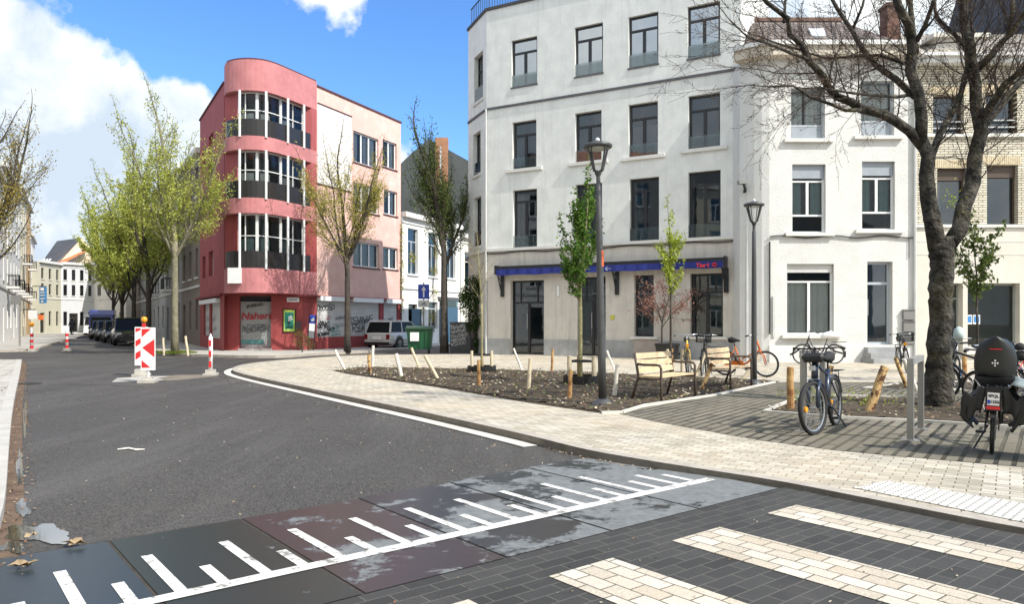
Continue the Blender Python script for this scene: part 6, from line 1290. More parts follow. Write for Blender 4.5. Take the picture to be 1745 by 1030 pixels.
# ---- beacons, bollards
def plate(mb, pts, y, m): mb.poly([(x, y, z) for x, z in pts], m)
def make_beacon(lb, kind):
    t = thing('traffic_beacon', lb, 'traffic beacon', (0, 0, 0), 'beacon boards round the trench'); w, h, z0 = .33, 1.06, .30
    mb = MB(); mb.box(-w / 2, w / 2, -.02, .02, z0, z0 + h); bd = mb.build('board', white_p, t); mb = MB(); S = lambda u, v: (-w / 2 + w * u, z0 + h * (1 - v))
    if kind == 'arrow': polys = [[(.06, .03), (.72, .03), (.06, .23)], [(.95, .27), (.10, .47), (.95, .70)], [(.06, .76), (.68, .94), (.06, .94)]]
    else: polys = [[(.06, .03), (.8, .03), (.06, .14)], [(.06, .36), (.94, .2), (.94, .32), (.06, .52)], [(.06, .68), (.94, .52), (.94, .66), (.06, .86)]]
    for p in polys: plate(mb, [S(*q) for q in p], -.0235, 0)
    mb.build('red_marking', red_p, bd)
    mb = MB(); mb.tube([(0, .03, .06), (0, .03, z0 + .1)], .028, 8); mb.build('post', white_p, t)
    mb = MB(); mb.box(-.19, .19, -.28, .28, 0, .07); mb.box(-.10, .10, -.10, .16, .07, .14) if kind == 'arrow' else mb.box(-.14, .14, -.16, .16, .07, .20); mb.build('foot', concrete_m, t)
    return t
bc = make_beacon('front red and white arrow board with a white rim', 'arrow'); place(bc, G(252.5, 652), R(14))
bc2 = make_beacon('rear striped beacon board topped by an amber lamp', 'stripe'); place(bc2, G(241, 641.5), R(14)); 
mb = MB(); z = 1.36; mb.box(-.03 + .05, .11, -.03, .03, z, z + .10); mb.build('lamp_socket', red_p, bc2)
mb = MB(); mb.lathe((.07, 0, z + .12), [(.04, 0), (.072, .035), (.085, .085), (.072, .135), (.03, .165)], 14); mb.build('warning_lamp', amber, bc2, True)
def make_bollard(lb, h=1.0, w=.115, style=0):
    t = thing('traffic_bollard', lb, 'bollard', (0, 0, 0), 'red and white marker posts'); mb = MB(); mb.lathe((0, 0, .12), [(w / 2, 0), (w / 2, h - .06), (w * .2, h), (.01, h + .05)], 12); mb.build('post', white_p, t, True); mb = MB()
    if style == 0:
        for z in (.22, .52, .82): mb.box(-w * .28, w * .28, -w / 2 - .012, -w / 2 + .01, z, z + .17); mb.box(-w * .28, w * .28, w / 2 - .01, w / 2 + .012, z, z + .17)
    else:
        for z in (.16, .46, .76): mb.lathe((0, 0, z), [(w / 2 + .006, 0), (w / 2 + .006, .15)], 12)
    mb.build('red_band', red_p, t); mb = MB(); mb.box(-.15, .15, -.24, .24, 0, .06); mb.box(-.12, .12, -.10, .10, .06, .16); mb.build('foot', concrete_m, t); return t
bo1 = make_bollard('slim red and white marker post beside the trench, before the poster wall'); place(bo1, G(359, 640), R(5))
bo2 = make_bollard('red and white marker post standing in the roadway of the far street', 1.1, .15, 1); place(bo2, G(114, 599)); bo3 = make_bollard('red and white marker post with amber lamp by the left pavement', 1.1, .15, 1); place(bo3, G(54, 600)); mb = MB(); mb.lathe((0, 0, 1.26), [(.05, 0), (.11, .06), (.11, .16), (.05, .22)], 12); mb.build('warning_lamp', amber, bo3, True)
# ---- signs
blue_s = mat('sign_blue', (.02, .06, .42), .4, .05, 3)
def sign_post(lb, base, h, plates, r=.035):
    t = thing('traffic_sign', lb, 'sign', tuple(base)); mb = MB(); mb.tube([base, base + Vector((0, 0, h))], r, 8); mb.build('post', galv, t); return t
b = GP(722, 598); ow = sign_post('blue one way sign with white arrow above a small white plate', b, 3.35, []); Yp = b.y - .06
q0, q1 = AT(712.5, 510, Yp), AT(731.5, 485, Yp); mb = MB(); mb.box(q0.x, q1.x, Yp - .01, Yp + .01, q0.z, q1.z); p_ = mb.build('sign_plate', blue_s, ow)
cx_, cz = (q0.x + q1.x) / 2, (q0.z + q1.z) / 2; hh = (q1.z - q0.z) / 2; mb = MB(); y = Yp - .014
mb.poly([(cx_ - .035, y, cz - hh * .75), (cx_ + .035, y, cz - hh * .75), (cx_ + .035, y, cz + hh * .3), (cx_ - .035, y, cz + hh * .3)]); mb.poly([(cx_ - .12, y, cz + hh * .2), (cx_ + .12, y, cz + hh * .2), (cx_, y, cz + hh * .75)]); mb.build('arrow', white_p, p_)
q0, q1 = AT(712.5, 524, Yp), AT(731.5, 511.5, Yp); mb = MB(); mb.box(q0.x, q1.x, Yp - .01, Yp + .01, q0.z, q1.z); p2 = mb.build('sub_plate', mat('sign_offwhite', (.62, .62, .62), .5), ow)
cz = (q0.z + q1.z) / 2; mb = MB()
for s in (-.09, .07): mb.ring((cx_ + s, Yp - .014, cz - .05), (0, 1, 0), .05, .008, 14, 4)
for a_, b2 in (((-.09, -.05), (-.02, .04)), ((-.02, .04), (.05, .03)), ((.07, -.05), (.04, .09)), ((-.02, .04), (-.01, -.04)), ((-.01, -.04), (.05, .03))): mb.bar((cx_ + a_[0], Yp - .014, cz + a_[1]), (cx_ + b2[0], Yp - .014, cz + b2[1]), .012)
mb.build('bicycle_symbol', black_f, p2)
b = GP(33.5, 591); sp1 = sign_post('thin grey sign pole on the far left pavement', b, 3.0, [], .05); mb = MB(); mb.box(b.x - .5, b.x + .1, b.y - .05, b.y - .02, 2.5, 3.0); mb.build('sign_plate', galv, sp1)
def banner(name, lb, cat, x0, y0, x1, y1, Y, m, th=.25):
    a, c = AT(x0, y1, Y), AT(x1, y0, Y); t = thing(name, lb, cat, (a.x, Y, a.z)); mb = MB(); mb.box(a.x, c.x, Y, Y + th, a.z, c.z); pb_ = mb.build('panel', m, t); mb = MB(); mb.bar((a.x - .9, Y + th / 2, c.z + .06), (c.x, Y + th / 2, c.z + .06), .08); mb.build('bracket', black_f, t); return t, pb_, a, c
bt_, bp_, a, c = banner('hanging_banner', 'blue vertical banner with white marks on the left row', 'banner', 67, 489, 77.5, 517, 84, mat('banner_blue', (.06, .22, .45), .6, .1, 1))
mb = MB(); 
for z in (.25, .45, .62): mb = MB(); mb.box(a.x + .1, c.x - .1, 83.96, 83.99, a.z + (c.z - a.z) * z, a.z + (c.z - a.z) * (z + .05)); mb.build('banner_print', white_p, bp_)
mb = MB(); mb.poly([(a.x + .2, 83.96, a.z + .12), (c.x - .2, 83.96, a.z + .12), ((a.x + c.x) / 2, 83.96, a.z + .38)]); mb.build('banner_print', white_p, bp_); mb = MB(); mb.poly([(a.x + .15, 83.96, c.z - .45), (c.x - .15, 83.96, c.z - .45), (c.x - .15, 83.96, c.z - .1), (a.x + .15, 83.96, c.z - .1)]); mb.build('banner_print', white_p, bp_)
banner('box_sign', 'small orange box sign on the left row near the street end', 'sign', 65, 537, 72, 545.5, 86, mat('sign_orange', (.75, .18, .04), .5)); banner('box_sign', 'blank white box sign on the left row over the pavement', 'sign', 48, 529, 60, 544, 70, white_p)
# ---- dumpster
def dumpster():
    c = G(716, 604); t = thing('dumpster', 'green wheeled dumpster with a white paper notice', 'dumpster', (0, 0, 0)); gm_ = mat('bin_green', (.012, .085, .035), .45, .12, 2)
    mb = MB(); w, d = .60, .50; wb, db = .50, .42
    mb.hexa([(-wb, -db, .25), (wb, -db, .25), (wb, db, .25), (-wb, db, .25), (-w, -d, 1.16), (w, -d, 1.16), (w, d, 1.16), (-w, d, 1.16)]); mb.build('body', gm_, t)
    mb = MB()
    for x in (-.3, 0, .3): mb.bar((x * .9, -db - .02, .3), (x, -d - .02, 1.12), .05)
    mb.build('rib', gm_, t)
    mb = MB(); mb.box(-.66, .66, -.57, .52, 1.163, 1.22); n = 8
    P = [(-.56 + 1.09 * i / n, 1.22 + .10 * math.sin(math.pi * i / n)) for i in range(n + 1)]
    for i in range(n): mb.hexa([(-.62, P[i][0], 1.22), (.62, P[i][0], 1.22), (.62, P[i + 1][0], 1.22), (-.62, P[i + 1][0], 1.22), (-.62, P[i][0], P[i][1]), (.62, P[i][0], P[i][1]), (.62, P[i + 1][0], P[i + 1][1]), (-.62, P[i + 1][0], P[i + 1][1])])
    mb.build('lid', mat('bin_lid', (.02, .06, .035), .45, .1, 2), t)
    for x in (-.4, .4):
        for y in (-.32, .32): mb = MB(); mb.tube([(x - .03, y, .10), (x + .03, y, .10)], .10, 14); mb.bar((x, y, .12), (x, y, .26), .05); mb.build('wheel', rubber, t)
    for x in (-.68, .68): mb = MB(); mb.tube([(x * .9, 0, 1.08), (x, 0, 1.08)], .035, 10); mb.build('lifting_lug', galv, t)
    mb = MB(); mb.box(-.42, -.02, -.535, -.525, .62, 1.02); nt_ = mb.build('notice', white_p, t); mb = MB()
    for k in range(6): mb.box(-.38, -.08 - .05 * (k % 3), -.5385, -.5365, .93 - k * .05, .945 - k * .05)
    mb.build('notice_print', MT['sign_offwhite'], nt_); place(t, c, R(3)); 
dumpster()
# ---- tagged cabinet
mb = MB(); a, c = AT(767, 603, 33.2), AT(802, 549, 33.2); cab = thing('utility_cabinet', 'dark utility cabinet covered in white scribbles beside the ivy', 'cabinet', (a.x, 33.2, PZ)); mb.box(a.x, c.x, 33.2, 33.8, PZ, c.z - .06); mb.box(a.x - .03, c.x + .03, 33.17, 33.83, c.z - .06, c.z); mb.build('body', mat('cabinet_dark', (.035, .038, .04), .6, .2, 3), cab)
cf = Fr((a.x, 33.2), (c.x, 33.2)); mb = MB(); gw = mat('spray_white', (.45, .46, .46), .6)
for k in range(5): tagline(mb, cf, .04 + .02 * (k % 2), .42 + k * .19, 5, .17, .15, .014, 60 + k, .012 + .001 * k)
mb.build('graffiti_tag', gw, cab); mb = MB(); cf.box(mb, (c.x - a.x) / 2 - .004, (c.x - a.x) / 2 + .004, PZ + .1, c.z - .1, .001, .006); mb.build('door_gap', black_f, cab)
# ---- slim info panel by the red wall
Yi = 35.6; ip = thing('info_panel', 'slim leaning blue and white notice panel on two posts before the shutters', 'notice board', (X2(531, Yi), Yi, PZ))
mb = MB(); A = lambda x, y, d=0: AT(x, y, Yi - d)
for pts in (((527.5, 536), (525, 575), (525, 598)), ((538.8, 536), (536, 578), (533.5, 598.5))): mb.tube([A(*p) for p in pts], .025, 6)
mb.build('post', black_f, ip); mb = MB()
def qd(m_, x0, y0, x1, y1, x2, y2, x3, y3): m_.hexa([A(x3, y3), A(x2, y2), A(x2, y2, -.02), A(x3, y3, -.02), A(x0, y0), A(x1, y1), A(x1, y1, -.02), A(x0, y0, -.02)])
qd(mb, 528, 537, 538, 538, 537, 552, 527, 551); mb.build('upper_panel', blue_s, ip); mb = MB(); qd(mb, 527, 551.5, 537, 552.5, 536, 565, 526, 564); mb.build('middle_panel', white_p, ip); mb = MB(); qd(mb, 526, 564.5, 536, 565.5, 535, 577, 525, 576); mb.build('lower_panel', mat('panel_grey', (.16, .17, .18), .6, .3, 8), ip)
mb = MB(); mb.poly([A(529.5, 545, .01), A(535, 541, .01), A(536, 547, .01), A(531, 548.5, .01)]); mb.build('panel_print', white_p, ip)
# ---- floodlight at the seam
u_, _ = W.ray(1266); fl = thing('wall_floodlight', 'small floodlight on a bracket at the seam between the white houses', 'floodlight', tuple(AT(1267, 320, 26.2))); mb = MB(); q = AT(1266, 311, 25.9); mb.box(q.x - .17, q.x + .12, q.y - .12, q.y + .12, q.z - .06, q.z + .06); mb.build('lamp_head', mat('floodlight_grey', (.22, .23, .22), .5), fl); mb = MB(); mb.bar(AT(1267, 313, 25.9), AT(1270, 322, 26.0), .07); mb.bar(AT(1270, 322, 26.0), AT(1268, 330, 26.3), .09); mb.build('bracket', black_f, fl)
# ================================================================ BICYCLES
def make_bike(name, label, frame_m, basket=False, fend=None, saddle_cover=False, cargo=False, step=False, bar='city', light=None, fork_m=None, chainguard=None, group='bicycles parked on the plaza', steer=0.0, rack=True, reflector=None, fat=1.0):
    t = thing(name, label, 'bicycle', (0, 0, 0), group); r = .335; wb = 1.07; ty = rubber
    spk = mat('spoke_steel', (.5, .5, .5), .35, .05, 5, metal=.8)
    fh = Vector((wb, 0, r)); rh = Vector((0, 0, r)); head_t = Vector((wb - .22, 0, .93)); head_b = Vector((wb - .15, 0, .70)); bb = Vector((.44, 0, .29)); st_ = Vector((.27, 0, .78))
    def wheel(c, ang=0):
        ax = Vector((math.sin(ang), math.cos(ang), 0)); w = MB(); w.ring(c, ax, r - .02, .021 * (1 + (fat - 1) * .5), 32, 7); wo = w.build('wheel', ty, t, True)
        m2 = MB(); m2.ring(c, ax, r - .048, .011, 28, 5); m2.tube([c - ax * .05, c + ax * .05], .022, 8); u = ax.orthogonal().normalized(); v = ax.cross(u)
        for k in range(18): a = k * 6.283 / 18; e = c + (u * math.cos(a) + v * math.sin(a)) * (r - .05); m2.bar(c + ax * (.025 if k % 2 else -.025), e, .0035)
        m2.build('rim', spk, wo)
        if reflector: m3 = MB(); e = c + (u * .7 + v * .7) * .18; m3.tube([e - ax * .012, e + ax * .012], .035, 8); m3.build('reflector', reflector, wo)
        return wo
    wheel(rh); wheel(fh, steer)
    mb = MB(); tb = .019
    if step: mb.tube([head_b, head_b + Vector((-.2, 0, -.22)), bb + Vector((.15, 0, .06)), bb], .027, 8); mb.tube([head_t - Vector((0, 0, .06)), head_b + Vector((-.18, 0, -.10)), bb + Vector((.02, 0, .16))], .018, 8)
    else: mb.tube([head_b, bb], .025 * fat, 8); mb.tube([head_t + Vector((.01, 0, -.05)), st_ + Vector((0, 0, -.08))], tb, 8)
    mb.tube([head_t, head_b], .026 * fat, 8); mb.tube([bb, st_], tb * fat, 8)
    for s in (-1, 1): mb.tube([bb + Vector((0, s * .03, 0)), rh + Vector((0, s * .06, 0))], .011, 6); mb.tube([st_ + Vector((0, s * .02, -.10)), rh + Vector((0, s * .06, 0))], .010, 6)
    mb.build('frame', frame_m, t, True)
    mb = MB()
    for s in (-1, 1): mb.tube([head_b + Vector((.01, s * .05, -.02)), fh + Vector((-.05, s * .055, .2)), fh + Vector((0, s * .055, 0))], .013 * fat, 6)
    mb.bar(head_b + Vector((.01, -.06, -.02)), head_b + Vector((.01, .06, -.02)), .03); mb.build('fork', fork_m or frame_m, t, True)
    mb = MB(); hz = 1.06; sx = head_t.x - .03; mb.tube([head_t, (sx, 0, hz)], .015, 8)
    if bar != 'flat': pts = [(sx - .17, -.31, hz), (sx - .06, -.28, hz + .02), (sx + .03, -.12, hz + .01), (sx + .03, .12, hz + .01), (sx - .06, .28, hz + .02), (sx - .17, .31, hz)]
    else: pts = [(sx - .02, -.32, hz), (sx, -.1, hz - .02), (sx, .1, hz - .02), (sx - .02, .32, hz)]
    mb.tube(pts, .012, 7); hb = mb.build('handlebar', alu if bar == 'city' else black_f, t, True)
    for s, p in ((0, pts[0]), (1, pts[-1])): mb = MB(); q = pts[1] if s == 0 else pts[-2]; mb.tube([p, Vector(p).lerp(Vector(q), .9)], .019, 8); mb.build('grip', rubber, hb)
    mb = MB(); mb.tube([st_, st_ + Vector((-.03, 0, .12))], .013, 6); mb.tube([st_ + Vector((-.16, 0, .15)), st_ + Vector((-.08, 0, .16)), st_ + Vector((.05, 0, .15)), st_ + Vector((.14, 0, .14))], [.06, .085, .04, .022], 10)
    mb.build('saddle', rubber, t, True)
    mb = MB(); mb.tube([bb + Vector((0, -.07, 0)), bb + Vector((0, .07, 0))], .02, 8); mb.ring(bb + Vector((0, -.05, 0)), (0, 1, 0), .085, .007, 20, 4)
    for s in (-1, 1): e = bb + Vector((s * .09, s * .08, -s * .13)); mb.bar(bb + Vector((0, s * .075, 0)), e, .02); mb.box(e.x - .045, e.x + .045, min(e.y, e.y + s * .09), max(e.y, e.y + s * .09), e.z - .012, e.z + .012)
    mb.build('crank', black_f, t)
    if fend:
        for c in (rh, fh):
            mb = MB(); P = [c + Vector((math.cos(a) * (r + .028), 0, math.sin(a) * (r + .028))) for a in [R(200) - i * R(17) for i in range(9 if c is rh else 8)]] if c is rh else [c + Vector((math.cos(a) * (r + .028), 0, math.sin(a) * (r + .028))) for a in [R(195) - i * R(15) for i in range(9)]]
            for a_, b2 in zip(P[:-1], P[1:]): mb.bar(a_, b2, .055, .006, up=(0, 0, 1))
            mb.build('mudguard', fend, t)
    if rack:
        mb = MB()
        for s in (-1, 1): mb.tube([(-.38, s * .06, .74), (.10, s * .06, .74)], .007, 5); mb.tube([(-.05, s * .06, .74), (0, s * .065, r)], .006, 5)
        for x in (-.38, -.2, 0): mb.bar((x, -.06, .74), (x, .06, .74), .01)
        mb.build('luggage_rack', black_f, t)
    if basket:
        mb = MB(); x0 = wb - .12
        for k in range(9): x = x0 + k * .035; mb.bar((x, -.17, .88), (x, -.19, 1.10), .008); mb.bar((x, .17, .88), (x, .19, 1.10), .008)
        for k in range(10): y = -.18 + k * .04; mb.bar((x0, y, .88), (x0, y, 1.10), .008); mb.bar((x0 + .3, y, .88), (x0 + .3, y, 1.10), .008); mb.bar((x0, y, .88), (x0 + .3, y, .88), .008)
        for z in (.88, .95, 1.03, 1.10): mb.bar((x0, -.18, z), (x0, .18, z), .012); mb.bar((x0 + .3, -.18, z), (x0 + .3, .18, z), .012); mb.bar((x0, -.18, z), (x0 + .3, -.18, z), .012); mb.bar((x0, .18, z), (x0 + .3, .18, z), .012)
        mb.build('basket', black_f, t)
    if light: mb = MB(); mb.tube([(wb - .1, 0, .80), (wb - .02, 0, .80)], .045, 10); mb.build('headlight', light, t)
    if chainguard: mb = MB(); mb.hexa([(.0, -.075, .28), (.5, -.075, .23), (.5, -.06, .23), (0, -.06, .28), (0, -.075, .40), (.52, -.075, .40), (.52, -.06, .40), (0, -.06, .40)]); mb.build('chain_guard', chainguard, t)
    mb = MB(); mb.tube([(.30, .05, .27), (.18, .17, .01)], .010, 6); mb.build('kickstand', black_f, t)
    return t
navy = mat('paint_navy', (.02, .03, .055), .3, .1, 3, coat=.4); blackp = mat('paint_black', (.014, .014, .015), .3, .1, 3, coat=.3); yel = mat('paint_yellow', (.62, .42, .08), .4, .12, 3); orp = mat('paint_orange', (.62, .15, .02), .4, .1, 3); redp = mat('paint_red', (.55, .02, .02), .4, .1, 3); silv = mat('paint_silver', (.42, .43, .44), .35, .08, 3, metal=.5); fgrey = mat('mudguard_grey', (.10, .115, .13), .4, .1, 3)
def aim(o, wheelpos, d, lean=0, front=False):   # stand a bicycle with its rear (or front) wheel foot at a point, heading d
    rz = math.atan2(d[1], d[0]); p = Vector(wheelpos)
    if front: p = p - Vector((math.cos(rz), math.sin(rz), 0)) * 1.07
    o.location = (p.x, p.y, PZ); o.rotation_euler = (lean, 0, rz); return o
B1 = make_bike('bicycle', 'dark blue city bicycle facing the viewer at the left bike stand', navy, fend=fgrey, bar='dark', steer=.22, reflector=amber, chainguard=blackp, fat=1.7); aim(B1, GP(1388, 742), (-.60, -.80), R(3), True)
mb = MB(); mb.tube([(.92, -.13, .97), (.93, -.10, .96), (.93, .10, .96), (.92, .13, .97)], [.03, .062, .062, .03], 12); mb.build('handlebar_bag', mat('bag_black', (.016, .017, .018), .6, .3, 3), B1)
mb = MB(); mb.tube([(.42, 0, .38), (.66, 0, .58)], .045, 10); mb.build('battery', blackp, B1); mb = MB(); mb.box(.99, 1.04, -.035, .035, .80, .86); mb.build('headlight', alu, B1)
for s in (-1, 1): mb = MB(); mb.tube([(.80, s * .20, 1.07), (.86, s * .24, 1.03), (.80, s * .32, 1.00)], .012, 6); mb.tube([(.82, s * .10, 1.05), (.93, s * .08, .98), (.90, s * .02, .80)], .008, 5); mb.build('brake_lever', black_f, B1)
B3 = make_bike('bicycle', 'black bicycle with a white covered saddle parked along the white house wall', blackp, fend=blackp, step=True); aim(B3, Vector((X2(1421.6, 24.75), 24.75, 0)), (-1, .02), R(-3))
mb = MB(); mb.tube([(-.28, 0, .92), (-.05, 0, .96), (.16, 0, .98), (.33, 0, .96), (.46, 0, .90)], [.03, .10, .13, .10, .03], 10); mb.build('saddle_cover', white_p, B3, True)
B4 = make_bike('bicycle', 'yellow rental bicycle behind the near bench', yel, step=True, fend=blackp, light=amber, basket=False, steer=.2); aim(B4, Vector((X2(1174, 18.9), 18.9, 0)), (-.22, -.97), R(3), True)
B5 = make_bike('bicycle', 'dark bicycle with a front basket beside the yellow rental bicycle', blackp, basket=True, fend=blackp); aim(B5, Vector((X2(1196, 19.3), 19.3, 0)), (-.35, -.93), R(-3), True)
B6 = make_bike('bicycle', 'orange step through bicycle behind the far bench', orp, step=True, fend=blackp, fork_m=orp, chainguard=orp); aim(B6, Vector((X2(1236, 19.5), 19.5, 0)), (.80, -.6), R(3))
B7 = make_bike('bicycle', 'black bicycle with basket and yellow light next to the door steps', blackp, basket=True, fend=blackp, light=amber); aim(B7, Vector((X2(1546, 20.4), 20.4, 0)), (-.30, -.95), R(3), True)
B8 = make_bike('bicycle', 'silver bicycle standing just right of the big tree trunk', silv, fend=blackp, bar='city'); aim(B8, Vector((X2(1628, 15.6), 15.6, 0)), (-.35, -.93), R(-4), True)
mb = MB(); mb.tube([(.98, 0, 1.02), (1.0, 0, 1.12), (.98, 0, 1.26), (.95, 0, 1.30)], [.07, .105, .095, .03], 10); mb.build('pale_cover', mat('cover_pale', (.50, .60, .58), .6, .2, 6), B8, True)
B9 = make_bike('bicycle', 'black bicycle with raised handlebar behind the child seat', blackp, fend=blackp, bar='flat'); aim(B9, Vector((X2(1716, 12.4), 12.4, 0)), (-.55, .83), R(4))
B10 = make_bike('bicycle', 'red framed bicycle at the right edge behind the grey tarp', redp, fend=blackp, bar='flat'); aim(B10, Vector((X2(1720, 13.9), 13.9, 0)), (.95, .3), R(4))
B11 = make_bike('bicycle', 'dark bicycle at the right edge with long grips pointing left', blackp, fend=blackp, bar='city'); aim(B11, Vector((X2(1765, 10.2), 10.2, 0)), (-.1, .99), R(-4))
B2 = make_bike('bicycle', 'bicycle with a black child seat and a small number plate, seen from behind', blackp, fend=blackp, bar='dark', rack=True); aim(B2, GP(1690, 774), (.56, .83), R(2))
# child seat on the rear rack (local: rear is -x)
seat_m = mat('seat_black', (.013, .015, .016), .45, .15, 3); N_ = 15; prof = []
mb = MB(); rows = []
for i, (z, hw, xo) in enumerate(((.80, .13, -.20), (.86, .175, -.24), (.95, .19, -.27), (1.05, .19, -.29), (1.14, .172, -.31), (1.21, .14, -.325), (1.25, .09, -.33), (1.262, .03, -.33))):
    row = []
    for k in range(N_): s = -1 + 2 * k / (N_ - 1); row.append((xo + .13 * abs(s) ** 2.4, s * hw, z - .02 * s * s))
    rows.append(row)
for a_, b2 in zip(rows[:-1], rows[1:]):
    for k in range(N_ - 1): mb.poly([a_[k], a_[k + 1], b2[k + 1], b2[k]]); mb.poly([tuple(Vector(q) + Vector((.035, 0, 0))) for q in (b2[k], b2[k + 1], a_[k + 1], a_[k])])
for row, o_ in ((rows[0], 1), (rows[-1], 1)):
    for k in range(N_ - 1): mb.poly([row[k], row[k + 1], tuple(Vector(row[k + 1]) + Vector((.035, 0, 0))), tuple(Vector(row[k]) + Vector((.035, 0, 0)))])
for side in (0, -1):
    for a_, b2 in zip(rows[:-1], rows[1:]): mb.poly([a_[side], b2[side], tuple(Vector(b2[side]) + Vector((.035, 0, 0))), tuple(Vector(a_[side]) + Vector((.035, 0, 0)))])
cs = mb.build('child_seat', seat_m, B2, True, merge=True)
mb = MB(); mb.hexa([(-.22, -.15, .76), (.12, -.14, .78), (.12, .14, .78), (-.22, .15, .76), (-.24, -.17, .83), (.14, -.15, .86), (.14, .15, .86), (-.24, .17, .83)]); mb.build('seat_base', seat_m, cs)
mb = MB(); mb.box(-.318, -.312, -.055, .055, 1.125, 1.135); mb.build('seat_reflector', red_p, cs)
mb = MB()
for i in range(-1, 2):
    for j in range(-1, 2):
        if abs(i) + abs(j) < 2: mb.tube([(-.303, i * .022, .985 + j * .026), (-.293, i * .022, .985 + j * .026)], .009, 6)
mb.build('vent', white_p, cs)
for s in (-1, 1):
    mb = MB(); mb.tube([(-.05, s * .16, .84), (.08, s * .19, .60), (.12, s * .19, .48)], .02, 6); mb.box(.06, .22, min(s * .14, s * .24), max(s * .14, s * .24), .44, .475); mb.build('foot_rest', seat_m, cs); mb = MB(); mb.tube([(-.25, s * .17, .80), (-.30, s * .04, .62)], .007, 5); mb.build('strap', galv, cs)
# black panniers with ragged flaps
import mathutils
def cloth(name, m, P, nU, nV, fn, parent, amp=.02, seed=1):
    mb = MB(); g = [[None] * (nV + 1) for _ in range(nU + 1)]
    for i in range(nU + 1):
        for j in range(nV + 1): p = fn(i / nU, j / nV); g[i][j] = tuple(p + mathutils.noise.noise_vector(p * 7 + Vector((seed, 0, 0))) * amp)
    for i in range(nU):
        for j in range(nV): mb.poly([g[i][j], g[i + 1][j], g[i + 1][j + 1], g[i][j + 1]])
    o = mb.build(name, m, parent, True, merge=True); md = o.modifiers.new('thick', 'SOLIDIFY'); md.thickness = .012; return o
bagm = mat('pannier_black', (.016, .017, .018), .6, .3, 3)
for s in (-1, 1):
    cloth('pannier', bagm, None, 14, 12, lambda u, v, s=s: Vector((-.34 + .58 * u, s * (.08 + .17 * math.sin(v * 2.6) + .03 * math.sin(u * 5)), .74 - .44 * v - .02 * math.sin(u * 9))), B2, .03, s + 3)
    cloth('pannier_flap', bagm, None, 8, 8, lambda u, v, s=s: Vector((-.36 + .06 * v, s * (.06 + .20 * u + .05 * v), .71 - .08 * u - .26 * v + .05 * math.sin(u * 8))), B2, .025, s + 9)
grt = mat('tarp_grey', (.20, .235, .235), .45, .25, 3)
cloth('rain_cover', grt, None, 16, 12, lambda u, v: Vector((-.44 + .60 * u, -.17 - .46 * v - .08 * math.sin(v * 3) * u, .80 + .03 * u - .16 * v - .40 * v * v + .03 * math.sin(u * 11))), B2, .03, 21)
mb = MB(); px0 = -.395; mb.box(px0 - .006, px0, -.052, .052, .555, .685); npz = mb.build('number_plate', white_p, B2)
text('SPQL', .040, black_f, npz, (px0 - .009, 0, .650), (0, -1, 0), (0, 0, 1), 'plate_lettering', .001, .0015); text('1255', .040, black_f, npz, (px0 - .009, -.012, .590), (0, -1, 0), (0, 0, 1), 'plate_lettering', .001, .0015)
mb = MB(); mb.box(px0 - .009, px0 - .0075, .026, .050, .57, .61); mb.build('plate_emblem', blue_s, npz)
mb = MB(); mb.box(px0 - .02, px0 + .02, -.06, .06, .515, .545); mb.build('tail_light', red_p, B2)
mb = MB(); mb.box(-.385, -.34, -.07, .07, .50, .74); mb.build('plate_bracket', blackp, B2)
